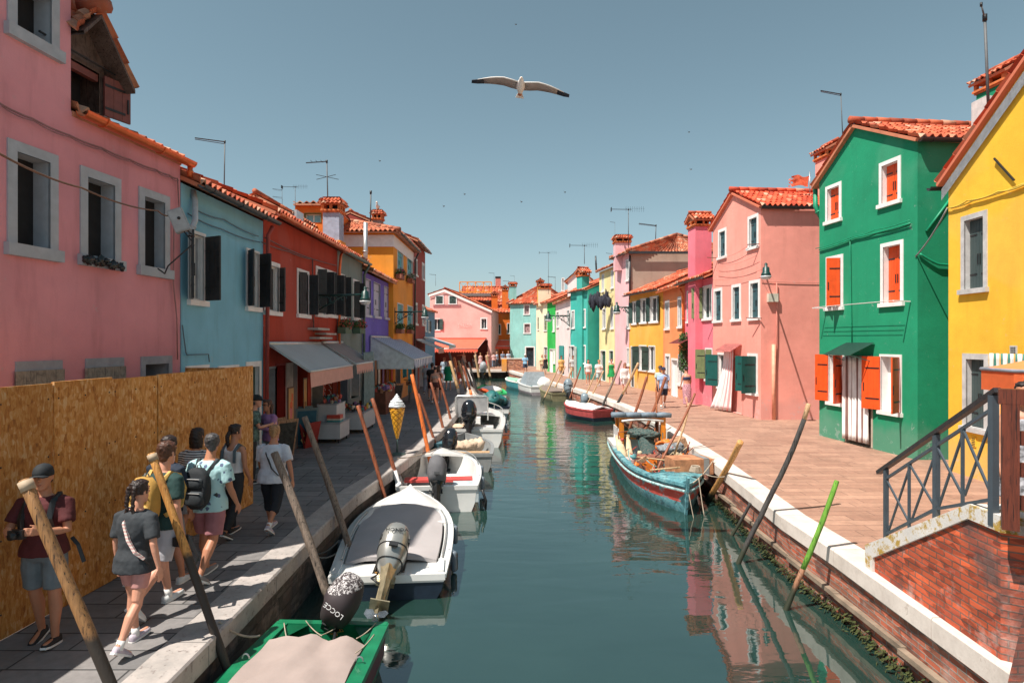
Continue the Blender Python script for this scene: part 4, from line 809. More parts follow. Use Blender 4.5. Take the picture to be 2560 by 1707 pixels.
# ---------- ground, canal ----------
LE=[(-8,-2.75),(4,-2.86),(7,-2.88),(9.5,-2.92),(12,-2.88),(14,-2.62),(17,-2.38),(20,-2.2),(25,-2.17),(32,-2.2),(38,-2.35),(45,-2.7),(52,-3.4),(64,-4.4)]
RE=[(-8,4.2),(5,4.25),(8,4.41),(10,4.38),(13.5,4.65),(15.7,4.8),(20,4.95),(25,4.98),(28.1,4.87),(32,4.46),(37.5,3.8),(43.9,2.64),(49.8,1.58),(55,.75),(59.8,-.1),(64,-.5)]
def ev(T,y):
    if y<=T[0][0]: return T[0][1]
    for (a,p),(b,q) in zip(T[:-1],T[1:]):
        if y<=b: return p+(q-p)*(y-a)/(b-a)
    return T[-1][1]
ys=[-8+i*1.5 for i in range(48)]+[64.0]
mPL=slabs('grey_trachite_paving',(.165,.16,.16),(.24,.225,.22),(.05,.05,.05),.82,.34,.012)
mPR=slabs('rosy_trachite_paving',(.31,.17,.12),(.41,.24,.17),(.19,.11,.08),.78,.27,.009)
def strip(name,T,sgn,m,off,far):
    mb=MB()
    for a,b in zip(ys[:-1],ys[1:]):
        xa=ev(T,a)+sgn*off;xb=ev(T,b)+sgn*off; q=[V((xa,a,0)),V((sgn*far,a,0)),V((sgn*far,b,0)),V((xb,b,0))]; mb.poly(q if sgn>0 else q[::-1])
    return mb
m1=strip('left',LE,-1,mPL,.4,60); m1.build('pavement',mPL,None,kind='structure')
m2=strip('right',RE,1,mPR,.42,60); 
for p in ([(-70,64),(70,64),(70,110),(-70,110)],): m2.poly([V((x,y,0)) for x,y in p])
m2.build('pavement',mPR,None,kind='structure')
mb=MB(); mb.poly([V((-2500,-60,-.03)),V((-60,-60,-.03)),V((-60,2500,-.03)),V((-2500,2500,-.03))]);mb.poly([V((60,-60,-.03)),V((2500,-60,-.03)),V((2500,2500,-.03)),V((60,2500,-.03))]);mb.poly([V((-60,110,-.03)),V((60,110,-.03)),V((60,2500,-.03)),V((-60,2500,-.03))])
mb.poly([V((-60,-60,-.03)),V((-3.2,-60,-.03)),V((-3.2,-8,-.03)),V((-60,-8,-.03))]);mb.poly([V((4.7,-60,-.03)),V((60,-60,-.03)),V((60,-8,-.03)),V((4.7,-8,-.03))])
mb.build('ground',sim('grey_ground',(.25,.22,.2),.9),None,kind='structure')
mb=MB(); mb.poly([V((-6,-60,WZ)),V((7,-60,WZ)),V((7,65,WZ)),V((-6,65,WZ))])
m,nt,b=mat('canal_water_surface'); b.inputs['Base Color'].default_value=(.022,.062,.055,1); b.inputs['Roughness'].default_value=.015; b.inputs['IOR'].default_value=2.6
v=coords(nt,scale=(.55,1.5,1)); n1=noi(nt,v,1.3,2,.45,.4); v2=coords(nt,scale=(1,2.6,1)); n2=noi(nt,v2,4.2,2,.5,.3)
ptc=noi(nt,coords(nt),.22,2,.5); amp=ramp(nt,ptc,[(.35,.25),(.65,1.)])
sp=nt.nodes.new('ShaderNodeSeparateXYZ'); nt.links.new(coords(nt),sp.inputs[0]); far=ramp(nt,math_(nt,'MULTIPLY',sp.outputs[1],.02),[(.14,.20),(.5,1.)])
h_=math_(nt,'ADD',n1,math_(nt,'MULTIPLY',math_(nt,'MULTIPLY',n2,amp),.22)); bn=nd(nt,'ShaderNodeBump',None,Height=h_,Distance=.16); nt.links.new(math_(nt,'MULTIPLY',far,.17),bn.inputs['Strength']); nt.links.new(bn.outputs[0],b.inputs['Normal'])
nc=noi(nt,coords(nt),.5,5); nt.links.new(ramp(nt,nc,[(.3,(.011,.034,.028)),(.7,(.016,.044,.036))]),b.inputs['Base Color'])
mb.build('canal_water',m,None,kind='structure')
KST,nt,b=mat('kerb_stone_right'); o=coords(nt); n=noi(nt,o,2.5,7,.7); c=ramp(nt,n,[(.3,(.50,.43,.38)),(.6,(.70,.62,.56))]); c=mixc(nt,ramp(nt,noi(nt,o,5,8,.75),[(.60,0.),(.72,.8)]),c,(.20,.11,.07)); nt.links.new(c,b.inputs['Base Color']); b.inputs['Roughness'].default_value=.7; bump(nt,b,noi(nt,o,25,5),.3,.01)
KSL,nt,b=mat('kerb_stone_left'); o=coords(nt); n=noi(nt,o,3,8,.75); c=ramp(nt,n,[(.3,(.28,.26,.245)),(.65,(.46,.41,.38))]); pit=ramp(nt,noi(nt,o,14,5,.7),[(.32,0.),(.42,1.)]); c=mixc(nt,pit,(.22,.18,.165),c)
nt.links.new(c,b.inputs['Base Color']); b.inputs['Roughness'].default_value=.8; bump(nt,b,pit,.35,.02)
def kerb(T,sgn,w,m,hh,label):
    y=-8.0; i=0; mb=MB()
    rnd=random.Random(3+int(sgn))
    while y<64:
        L=rnd.uniform(1.5,2.3); y2=min(64,y+L); g=.006
        pts=[]
        for yy in (y+g,y2-g):
            x=ev(T,yy); a=.018
            pts.append([V((x,yy,-hh)),V((x,yy,-a)),V((x+sgn*a,yy,0.004)),V((x+sgn*(w-.004),yy,0.004)),V((x+sgn*(w-.004),yy,-hh))])
        if sgn>0: pts=[p[::-1] for p in pts]
        mb.loft(pts); y=y2
    mb.build('kerb',m,None,kind='structure')
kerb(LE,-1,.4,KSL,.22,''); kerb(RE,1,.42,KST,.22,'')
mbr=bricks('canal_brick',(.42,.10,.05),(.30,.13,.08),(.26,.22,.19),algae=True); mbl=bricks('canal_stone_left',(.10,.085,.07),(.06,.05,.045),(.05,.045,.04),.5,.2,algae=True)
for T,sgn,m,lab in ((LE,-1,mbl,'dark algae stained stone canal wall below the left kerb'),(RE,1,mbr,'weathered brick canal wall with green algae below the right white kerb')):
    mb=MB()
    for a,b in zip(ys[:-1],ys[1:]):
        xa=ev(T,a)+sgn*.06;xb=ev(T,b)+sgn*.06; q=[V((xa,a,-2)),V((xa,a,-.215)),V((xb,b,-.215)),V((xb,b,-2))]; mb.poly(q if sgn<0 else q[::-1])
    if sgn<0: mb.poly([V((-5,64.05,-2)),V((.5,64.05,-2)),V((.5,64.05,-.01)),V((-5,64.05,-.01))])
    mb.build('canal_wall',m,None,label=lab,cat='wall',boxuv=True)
mb=MB()
for k,(a,b) in enumerate(zip(ys[:-1],ys[1:])):
    xa=ev(RE,a)-.05;xb=ev(RE,b)-.05; 
    if a>1: mb.box(((xa+xb)/2+.075,(a+b)/2,-.60),(.08,b-a-.02,.06))
mb.build('footing_ledge',sim('wet_ledge_stone',(.24,.18,.13),.8,var=.35,sc=4,bs=.5),None,label='pale stone ledge running along the foot of the right canal wall',cat='ledge')
# algae fringe along right wall waterline (clumps)
mb=MB(); rnd=random.Random(5); y=1.0
while y<34:
    x=ev(RE,y)-.03; n=5
    for k in range(n):
        px=x-rnd.gauss(-.01,.05); pz=WZ+abs(rnd.gauss(0,.06)); s=rnd.uniform(.008,.035); yj=rnd.uniform(-.04,.04)
        mb.add([V((px-s,y-s+yj,pz)),V((px+s*.4,y+yj*2,pz+s*rnd.uniform(.2,1.4))),V((px,y+s+yj,pz)),V((px-s*1.3,y+s*.3,pz-s))],[(0,1,2),(0,2,3)])
    y+=.03
mb.build('seaweed',sim('seaweed_green',(.055,.065,.015),.8,var=.5,sc=20),None,label='ragged green seaweed fringe at the waterline of the right canal wall',cat='seaweed',kind='stuff')
# stone dock at far end with tyres
mb=MB(); a=gp(1176,921);b=gp(1266,922); mb.box(((a.x+b.x)/2,63.6,-.12),(b.x-a.x,1.6,.22)); mb.build('dock',KST,None,label='low white stone landing across the far end of the canal',cat='dock')
BRK=bricks('parapet_brick',(.40,.11,.055),(.52,.20,.09),(.40,.34,.28),algae=False,ms=.008)
r=empty('bridge_parapet',(0,63,0),'far brick bridge parapet with a pale coping across the canal','parapet'); a=at(1254,925,62);b=at(1312,925,62); mb=MB(); mb.box(((a.x+b.x)/2,62.3,.5),(b.x-a.x,.4,1.2)); mb.build('brickwork',BRK,r,inv='w',boxuv=True); mb=MB(); mb.box(((a.x+b.x)/2,62.3,1.15),(b.x-a.x+.2,.5,.1)); mb.build('coping',KST,r,inv='w')
mb=MB(); mb.box((a.x+.25,62.05,.5),(.5,.12,1.2)); mb.build('corner_pier',mOch,r,inv='w')
# ---------- near bridge ramp ----------
BRN=bricks('ramp_brick',(.56,.10,.035),(.34,.055,.025),(.16,.09,.065),.25,.066,ms=.008,pale=.6)
LST,nt,b=mat('lichened_coping'); o=coords(nt); c=ramp(nt,noi(nt,o,3,6,.7),[(.3,(.52,.49,.46)),(.7,(.78,.74,.70))]); c=mixc(nt,ramp(nt,noi(nt,o,6,7,.75),[(.50,0.),(.58,.95)]),c,(.40,.24,.02)); nt.links.new(c,b.inputs['Base Color']); b.inputs['Roughness'].default_value=.85; bump(nt,b,noi(nt,o,30,4),.3,.01)
ya,yb,yc=7.87,6.0,5.6; za,zb2=.28,1.30
xk=lambda y: ev(RE,y)+.09
r=empty('bridge_ramp',(xk(6.5),6.5,0),'red brick bridge ramp with white lichen spotted coping at the lower right','ramp')
mb=MB(); W=.34; ct=.15
def prism(mb,prof,xf,w):
    A=[V((xf(y),y,z)) for y,z in prof];B=[V((xf(y)+w,y,z)) for y,z in prof]; n=len(prof); mb.add(A+B,[tuple(range(n)),tuple(range(2*n-1,n-1,-1))]+[(i,n+i,n+(i+1)%n,(i+1)%n) for i in range(n)])
prism(mb,[(ya-.02,.005),(yc,.005),(yc,zb2-ct),(yb,zb2-ct),(ya-.02,za-ct+.02)],xk,W)
mb.poly([V((xk(yc),yc,.005)),V((xk(yc)+3,yc-2.3,.005)),V((xk(yc)+3,yc-2.3,zb2-ct)),V((xk(yc),yc,zb2-ct))][::-1]); mb.poly([V((xk(yc)-.4,yc-.35,-.8)),V((xk(yc)+.3,yc-.35,-.8)),V((xk(yc)+.3,yc-.35,zb2-.4)),V((xk(yc)-.4+.4,yc-.35,zb2-.4))])
mb.build('brickwork',BRN,r,inv='w',boxuv=True)
mb=MB(); x2=lambda y: xk(y)-.03
prism(mb,[(ya+.05,.005),(ya-.13,.005),(ya-.13,za-ct+.05),(yb,zb2-ct+.004),(yc-.03,zb2-ct+.004),(yc-.03,zb2),(yb-.02,zb2),(ya+.05,za)],x2,W+.06)
mb.poly([V((x2(yc),yc-.03,zb2-.001)),V((x2(yc)+3.2,yc-2.4,zb2-.001)),V((x2(yc)+3.5,yc-2,zb2-.001)),V((x2(yc)+.4,yc+.0,zb2-.001))]); mb.add([V((x2(yc),yc-.03,zb2-.002)),V((x2(yc)+3.2,yc-2.4,zb2-.002)),V((x2(yc)+3.2,yc-2.4,zb2-ct)),V((x2(yc),yc-.03,zb2-ct))],[(0,1,2,3),(3,2,1,0)])
mb.build('coping',LST,r,inv='w')
# stairs behind the ramp (deck side)
mb=MB(); 
for i in range(7): mb.box((xk(6.5)+W+1.6,7.7-.3*i-.15,(.16*(i+1))/2),(3.1,.3,.16*(i+1)-.004))
mb.build('stairs',mPR,r,inv='w')
# metal railing
RAIL=sim('blue_grey_rail_paint',(.075,.095,.115),.45,.2,var=.12,bs=.1)
r=empty('metal_railing',(4.7,6.8,.5),'blue grey metal railing with crossed bars descending the brick ramp','railing')
xr=lambda y: xk(y)+.22
P0=at(2215,1172,7.75); P1=at(2487,985,5.66)
def zt(y): return P0.z+(P1.z-P0.z)*(7.75-y)/(7.75-5.66)
def xx(y): return P0.x+(P1.x-P0.x)*(7.75-y)/(7.75-5.66)
def zc(y): return (za+(zb2-za)*(ya-y)/(ya-yb)) if y>yb else zb2
yp=[7.75,6.62,5.68]; mb=MB(); mb.bar(V((xx(7.95),7.95,zt(7.95)+.02)),V((xx(5.62),5.62,zt(5.62)+.02)),.06,.045); mb.build('handrail',sim('rail_dark',(.045,.04,.042),.4,.3),r,inv='w')
for y,wd in zip(yp,(.045,.052,.06)):
    mb=MB(); mb.box((xx(y),y,(zt(y)+zc(y)-.12)/2),(wd,wd,zt(y)-zc(y)+.12)); mb.build('post',RAIL,r,inv='w')
for (y0,y1) in ((7.75,6.62),(6.62,5.68)):
    mb=MB(); T_=lambda y:V((xx(y),y,zt(y)-.12)); B_=lambda y:V((xx(y),y,zc(y)+.12)) 
    mb.bar(T_(y0),T_(y1),.025,.03); mb.bar(B_(y0),B_(y1),.025,.03); ym=(y0+y1)/2; mb.bar(V((xx(ym),ym,zt(ym)-.12)),V((xx(ym),ym,zc(ym)+.0)),.025,.025,V((0,1,0)))
    for a,b in ((y0,ym),(ym,y1)): mb.bar(T_(a),B_(b),.018,.022); mb.bar(B_(a)+V((.02,0,0)),T_(b)+V((.02,0,0)),.018,.022)
    mb.build('crossed_bars',RAIL,r,inv='w')
WBR=woodmat('dark_red_wood',(.055,.010,.004),(.12,.024,.010),(9,9,.8),.5)
r=empty('wooden_parapet',(4.4,5.3,1.3),'dark red wooden bridge parapet with heavy rail at the right edge','parapet')
dd=V((.62,-.42,0)).normalized(); p=at(2496,990,5.42); mb=MB(); mb.bar(p,p+dd*3,.12,.13); mb.build('top_rail',WBR,r,inv='w')
for k,s in enumerate((.08,.75,1.6)):
    mb=MB(); q=p+dd*s; mb.bar(V((q.x,q.y,1.24)),V((q.x,q.y,q.z-.06)),.12,.12,dd); mb.build('post',WBR,r,inv='w')
mb=MB(); 
for dz in(.35,.62,.9): mb.bar(p+dd*.1-V((0,0,dz)),p+dd*3-V((0,0,dz)),.05,.12)
mb.build('lower_rail',WBR,r,inv='w')
mb=MB(); q=p+dd*.3; mb.bar(V((q.x,q.y-.05,1.15)),V((q.x,q.y-.05,1.5)),.3,.16,dd); mb.build('cable_box',sim('black_plastic_box',(.01,.01,.011),.4),r,inv='w')
# ---------- hoarding ----------
OSB,nt,b=mat('chipboard'); uv=coords(nt,'UV')
v1=nd(nt,'ShaderNodeTexVoronoi',{'feature':'F1'},Vector=coords(nt,'UV',(42,11,1)),Scale=1.0); v2=nd(nt,'ShaderNodeTexVoronoi',{'feature':'F1'},Vector=coords(nt,'UV',(20,17,1),(0,0,.5)),Scale=1.0)
s1=nt.nodes.new('ShaderNodeSeparateColor'); nt.links.new(v1.outputs['Color'],s1.inputs[0]); s2=nt.nodes.new('ShaderNodeSeparateColor'); nt.links.new(v2.outputs['Color'],s2.inputs[0])
f_=mixc(nt,noi(nt,uv,6,5,.7),s1.outputs[0],s2.outputs[0]); f2m=noi(nt,coords(nt,'UV',(26,6,1)),2.2,6,.75,1.0)
mm=math_(nt,'ADD',math_(nt,'MULTIPLY',f_,.45),math_(nt,'MULTIPLY',f2m,.62)); c=ramp(nt,mm,[(.25,(.25,.085,.02)),(.42,(.50,.19,.035)),(.6,(.64,.30,.075)),(.8,(.74,.50,.27))])
sp=nt.nodes.new('ShaderNodeSeparateXYZ'); nt.links.new(uv,sp.inputs[0]); w_=nd(nt,'ShaderNodeTexWhiteNoise',{'noise_dimensions':'1D'}); nt.links.new(math_(nt,'FLOOR',math_(nt,'MULTIPLY',sp.outputs[0],1/1.25)),w_.inputs['W'])
c=mixc(nt,1.0,c,ramp(nt,w_.outputs[0],[(0,.78),(1,1.12)]),'MULTIPLY'); nt.links.new(c,b.inputs['Base Color']); b.inputs['Roughness'].default_value=.8; bump(nt,b,f2m,.35,.01)
A_=V((-5.02,3.4,0)); B_=V((-4.55,11.0,0)); fh=Fac(A_,B_); r=empty('hoarding',(-4.7,8,0),'tall orange brown chipboard hoarding in front of the pink house','hoarding'); L=fh.L; 
es=[(fh.hit(u,1200)[0]) for u in (132,279,393,561)]; es=[es[0]-2.5,es[0]-1.25]+es+[L]; es[0]=0; 
for a,b in zip(es[:-1],es[1:]):
    mb=MB(); o=.0 if es.index(a)%2 else .014; fh.box(mb,a+.004,b-.004,.01,2.40+.012*(es.index(a)%3),-.02,o); mb.mi=1
    for zz in (.25,.95,1.65,2.25):
        for tt in (a+.06,(a+b)/2,b-.06): q=fh.pt(tt,zz,o+.002); mb.blob(q,(.009,.009,.009),6,4)
    mb.uv=[None]*len(mb.f); mb.build('panel',[OSB,IRON],r,inv='w',boxuv=True)
mb=MB(); e=B_; mb.box((e.x-.6,e.y-.02,1.2),(1.16,.02,2.38)); mb.build('return_panel',OSB,r,inv='w',boxuv=True)
# ---------- poles ----------
def pmat(kind):
    if kind=='honey': return woodmat('honey_pole_wood',(.25,.09,.02),(.62,.30,.08),(10,10,.7),.6,dark=(.03,.024,.02),zcut=.82)
    if kind=='honeyb': return woodmat('brown_honey_pole_wood',(.09,.045,.022),(.32,.16,.06),(10,10,.7),.6,dark=(.035,.026,.02),zcut=.85)
    return None
WPG=woodmat('grey_pole_wood',(.09,.07,.055),(.25,.19,.15),(10,10,.8),.85); WPB=woodmat('black_pole_wood',(.012,.012,.013),(.05,.045,.042),(9,9,1),.8)
WPR=woodmat('red_brown_pole_wood',(.16,.045,.02),(.30,.09,.04),(6,6,.6),.55,bs=.15); WPO=woodmat('orange_pole_wood',(.62,.13,.03),(.80,.20,.045),(6,6,.6),.5,bs=.15)
WPL=woodmat('bleached_pole_wood',(.30,.16,.07),(.60,.38,.18),(10,10,.9),.8); WPT=woodmat('tan_pole_wood',(.35,.20,.10),(.55,.36,.20),(8,8,.8),.7)
WGN=woodmat('lime_pole_paint',(.06,.17,.015),(.13,.30,.03),(6,6,1),.8)
def solveY(u,T,off):
    y=20.
    for _ in range(60): y=.5*y+.5*((ev(T,y)+off)/((u-U0)/F))
    return y
def pole(label,top,low,Yt,Yl,r,m,wob=.02,group=None,split=None,cap=None,zend=-1.5,name='mooring_pole',taper=.92):
    a=at(top[0],top[1],Yt);b=at(low[0],low[1],Yl); d=(b-a); 
    if b.z>zend: b=a+d*((a.z-zend)/(a.z-b.z))
    rnd=random.Random(hash(label)%999 if 0 else sum(map(ord,label))); N=14; pts=[];rs=[]; rings=[]; L=(b-a).length; dn=(b-a).normalized(); px=dn.cross(V((0,1,0))).normalized(); py=dn.cross(px)
    for i in range(N+1):
        t=i/N; p=a.lerp(b,t)+px*(wob*math.sin(t*5+rnd.random()*.3))+py*(wob*.6*math.sin(t*7+1)); pts.append(p); rs.append(r*(taper+(1-taper)*t)*(1+rnd.uniform(-.06,.06)))
    mb=MB(); n=14; 
    for p,q in zip(pts,rs): rings.append([p+(px*math.cos(2*pi*k/n)+py*math.sin(2*pi*k/n))*q*(1+.05*math.sin(k*2.1+p.z*2)) for k in range(n)])
    rings.insert(0,[pts[0]-dn*.012+(x-pts[0])*.8 for x in rings[0]]); mb.smooth=True; mb.loft(rings)
    if cap is None and split is None: return mb.build(name,m,None,label=label,cat='mooring pole',group=group)
    root=empty(name,b,label,'mooring pole',group)
    if split:
        mb=MB(); k=int(split[0]*N)+1; mb.smooth=True; mb.loft(rings[:k+1]); mb.build('upper_shaft',m,root,inv='w'); mb=MB(); mb.smooth=True; mb.loft([[pts[k-1]+(x-pts[k-1])*1.015 for x in rings[k]]]+rings[k+1:]); mb.build('lower_shaft',split[1],root,inv='w')
    else: mb.build('shaft',m,root,inv='w')
    if cap:
        mb=MB(); t0,t1,cm=cap; qa=a.lerp(b,t0);qb=a.lerp(b,t1); mb.tube([qa+px*(wob*math.sin(t0*5)),qb+px*(wob*math.sin(t1*5))],r*1.12,14); mb.build('sticker' if t0>.1 else 'pale_cap',cm,root,inv='w')
    return root
GL='mooring poles along the left quay'; GR_='mooring poles along the right quay'
PALE=sim('pale_cut_wood',(.42,.32,.22),.7)
hw=woodmat('honey_pole_wood',(.24,.10,.03),(.60,.28,.07),(12,12,.7),.55); 
pole('honey brown leaning pole with black lower half crossing the left corner, nearest of all',(62,1202),(272,1707),4.5,4.42,.043,pmat('honeyb'),group=GL,cap=(0,.02,PALE),wob=.008)
pole('golden leaning pole charred black below beside the walking tourists',(379,1135),(556,1640),6.2,6.1,.041,pmat('honey'),group=GL,cap=(0,.02,PALE),wob=.006)
pole('split grey and rust coloured pole in front of the woman in white',(687,1132),(790,1410),8.8,8.55,.058,WPG,group=GL,wob=.02)
pole('weathered grey pole with orange knots leaning before the white display carts',(762,1043),(852,1305),10.4,10.2,.054,WPG,group=GL,wob=.015)
pole('smooth red brown pole left of the stickered pole by the white boats',(895,1015),(956,1222),13.1,12.9,.042,WPR,group=GL,wob=.01)
pole('red brown pole with a white sticker near its foot beside the ice cream cone',(931,997),(983,1168),14.2,14.0,.047,WPR,group=GL,wob=.01,cap=(.52,.72,sim('white_sticker',(.75,.72,.70),.5)))
pole('bright orange pole tallest behind the ice cream cone',(1030,937),(1068,1118),17.2,17,.056,WPO,group=GL,wob=.01)
pole('brown pole leaning behind the bright orange pole',(1046,985),(1091,1118),18.7,18.5,.045,WPR,group=GL,wob=.01)
pole('thin brown pole in front of the woman in brown shorts',(1077,957),(1110,1083),21,20.6,.048,WPR,group=GL)
pole('orange topped brown pole right of the woman in brown shorts',(1098,946),(1126,1048),23.3,23,.048,WPR,group=GL)
pole('tall pole with peeling yellow paint in the cluster beyond the white cabin boat',(1125,903),(1154,1010),28.3,28,.07,WPL,group=GL,split=(.42,WPB))
pole('yellowish pole with dark foot in the middle of the far left cluster',(1146,902),(1166,985),33,32.6,.06,WPL,group=GL,split=(.45,WPG))
pole('pole with orange painted foot in the far left cluster',(1158,915),(1182,1005),30,29.7,.062,WPR,group=GL,split=(.4,WPO))
pole('long grey pole right of the orange footed pole',(1155,896),(1188,985),33.4,33,.06,WPG,group=GL)
pole('dark grey pole rightmost of the far left cluster',(1172,906),(1197,1003),31.4,31,.06,WPB,group=GL)
pole('slim grey pole standing under the blue grey awning',(1123,881),(1140,960),38,37.5,.08,WPG,group=GL)
pole('short rust coloured pole behind the cluster near the cafe',(1135,894),(1142,930),43,42.5,.09,WPO,group=GL)
pole('pale stake standing in front of the restaurant landing',(1187,888),(1194,925),60,60,.11,WPT,group=GL)
pole('pale stake with dark base right of the restaurant landing',(1216,888),(1222,921),62,62,.11,WPT,group=GL)
def pr(label,top,low,r,m,**k):
    Y=solveY(low[0],RE,-.16); pole(label,top,low,Y+k.pop('dy',.1),Y,r,m,group=GR_,**k)
pr('thin tan pole farthest along the right quay',c2(460,625),c2(350,870),.045,WPT); pr('second thin tan pole by the grey covered boat',c2(530,640),c2(405,895),.05,WPT)
pr('tan pole rising behind the olive boat motor',c2(600,690),c2(520,900),.05,WPT); pr('thin brown pole at the near end of the olive boat',c2(715,645),c2(595,990),.045,WPR)
pr('slender tan pole left of a matching pair before the woman in pale shorts',c2(885,715),c2(755,1010),.038,WPT); pr('slender tan pole right of the pair before the woman in pale shorts',c2(980,690),c2(790,1090),.038,WPT)
pr('tall grey pole with black foot behind the red and white boat',c2(1190,570),c2(980,1080),.058,WPG,split=(.5,WPB)); pr('tall tan pole with black lower end by the red and white boat',c2(1390,600),c2(1050,1260),.062,WPT,split=(.43,WPB),dy=-1)
pr('smooth red brown pole behind the orange cabin, left one',c2(1490,760),c2(1340,1220),.056,WPR); pr('smooth red brown pole behind the orange cabin, right one in front of the man',c2(1710,765),c2(1540,1220),.056,WPR)
pole('crooked forked brown stick standing in the fishing boat stern',c2(2050,960),c2(1770,1550),16.6,16.2,.035,WPR,group=GR_,wob=.03,zend=-.6)
pole('second crooked pale stick beside the forked one',c2(1985,1075),c2(1890,1430),16.8,16.5,.03,WPT,group=GR_,wob=.03,zend=-.6)
pole('thick golden stump pole at the bow of the fishing boat',(1850,1104),(1775,1245),12.7,14.5,.066,woodmat('golden_stump_wood',(.30,.13,.035),(.58,.30,.10),(9,9,.9),.65),group=GR_,wob=.02)
pole('crooked black pole with bare tip leaning over the right quay',(2019,1010),(1857,1398),10.4,10.45,.043,WPT,group=GR_,wob=.055,split=(.12,WPB))
pole('lime green painted pole nearest on the right side of the canal',(2090,1202),(1968,1523),8.55,8.64,.037,WGN,group=GR_,wob=.02,split=(.55,woodmat('bare_brown_wood',(.10,.045,.025),(.28,.13,.07),(9,9,.8),.7)))
pole('short dark stake standing against the right canal wall',(1875,1258),(1840,1320),11.8,11.9,.03,WPB,group=GR_,wob=.01)
# ---------- lamps ----------
def lamp(label,base,arm_end,drop,scale=1,scroll=True,group='green street lamps on wall brackets'):
    r=empty('wall_lamp',base,label,'street lamp',group); b=V(base);e=V(arm_end); mb=MB(); mb.tube([b,e],.028*scale,8)
    if scroll:
        d=(e-b); L=d.length; d.normalize()
        mb.bar(b+V((0,0,.2)),b-V((0,0,.55*scale)),.06,.06,d)
        for s,c0_,rr in ((.12,.25,.22),(.3,.18,.16),(.5,.12,.1)):
            c=b+d*(L*s*1.0+.1)-V((0,0,rr*scale)); mb.tube([c+d*math.cos(a)*rr*scale*(1-a/9)+V((0,0,math.sin(a)*rr*scale*(1-a/9))) for a in [i*.5 for i in range(14)]],.014*scale,5)
        mb.tube([b-V((0,0,.5*scale)),b+d*L*.3-V((0,0,.25*scale)),b+d*L*.6],.018*scale,6)
    mb.build('bracket',LAMPG,r,inv='w'); p=e-V((0,0,drop)); mb=MB(); s=scale
    mb.tube([e,p+V((0,0,.3*s))],.02*s,6); mb.lathe([(.02*s,.42*s),(.05*s,.38*s),(.04*s,.30*s),(.10*s,.27*s),(.11*s,.12*s),(.14*s,.08*s),(.16*s,0),(.0,.0)],14,p); mb.build('lamp_hood',LAMPG,r,inv='w')
    mb=MB(); mb.lathe([(.165*s,0),(.16*s,-.03*s),(.12*s,-.10*s),(.0,-.12*s)],14,p); mb.build('lamp_glass',sim('milky_lamp_glass',(.62,.64,.66),.3),r,inv='w')
    return r
b0=fr.px(cC(1160,1135),.0); lamp('green wall lamp with scrolled bracket on the deep red house',b0,V((b0.x+2.45,b0.y+.0,b0.z)) if 0 else at(cC(1605,1130)[0]-5,cC(1605,1130)[1],b0.y),.18,1.0)
b0=fo.px(cC(1835,1275),.0); lamp('green wall lamp with scrolled bracket on the ochre house',b0,at(cC(2090,1272)[0],cC(2090,1272)[1],b0.y),.25,1.1)
p=fs.pt(0,0); pf=[o for o in S.objects if o.name=='peach_house'][0]
e=at(1915,690,20.9); lamp('green hanging lamp at the corner of the peach house',V((9.25,22.85,e.z+.25)),e+V((0,0,.25)),.25,1.05,scroll=False)
b0=V((4.7,49.2,4.6)); b0=at(1424,789,49); lamp('black scrolled wall lamp on the turquoise house',b0,at(1371,789,49),.3,1.6)
b0=at(1585,768,39.5); lamp('small green lamp on a long arm before the pale rose house',b0,at(1542,768,39.5),.3,1.5)
fpe=Fac((9.07,22.8),(15.5,23.05)); mb=MB(); t,z=fpe.hit(*c3(1022,1385)); fpe.box(mb,t,t+.36,z-.3,z,.0,.14); mb.build('meter_box',sim('cream_box',(.62,.58,.48),.5),None,label='small cream electric box on the side wall of the peach house',cat='electric box')
# ---------- antennas ----------
def antenna(label,base,top,kind,s=1.,dirx=-1,group='television aerials on the roofs'):
    b=V(base);t=V(top); mb=MB(); mb.tube([b,t],.022*s,6); r=empty('television_aerial',b,label,'aerial',group); mb.build('mast',sim('mast_grey',(.10,.105,.11),.6),r,inv='w'); mb=MB()
    if kind=='L': mb.bar(t,t+V((dirx*1.0*s,-.2*s,.08*s)),.04*s,.03*s); mb.bar(t+V((0,0,-.05)),t+V((dirx*1.0*s,-.2*s,.03*s)),.02*s,.02*s)
    elif kind=='Y':
        mb.bar(t+V((.2*s,0,0)),t+V((dirx*1.1*s,0,.02)),.03*s,.03*s)
        for i in range(9): x=.15-i*.14; mb.bar(t+V((-x*dirx*-1*s,-.22*s,.0)),t+V((-x*dirx*-1*s,.22*s,.12*s)),.012*s,.012*s); mb.bar(t+V((-x*dirx*-1*s,0,-.15*s)),t+V((-x*dirx*-1*s,0,.2*s)),.01*s,.01*s)
        mb.box(t+V((dirx*1.1*s,0,0)),(.03,.3*s,.25*s))
    elif kind=='X':
        mb.bar(t,t+V((dirx*.75*s,0,-.05)),.03*s,.03*s); mb.bar(t+V((-.35*s,-.1,-.5*s)),t+V((.4*s,.1,-.62*s)),.015*s,.015*s); mb.bar(t+V((-.4*s,.1,-.62*s)),t+V((.35*s,-.1,-.5*s)),.015*s,.015*s)
        for i in range(4): mb.bar(t+V((dirx*.18*i*s,-.15,0)),t+V((dirx*.18*i*s,.15,.0)),.01,.01)
    elif kind=='R': pass
    mb.tube([t-V((0,0,.05*s)),t+V((0,0,.05*s))],.035*s,6); mb.build('antenna_head',IRON,r,inv='w'); return r
def ant(label,base,top,Y,kind,s=1.,d=-1): antenna(label,at(base[0],base[1],Y),at(top[0],top[1],Y),kind,s,d)
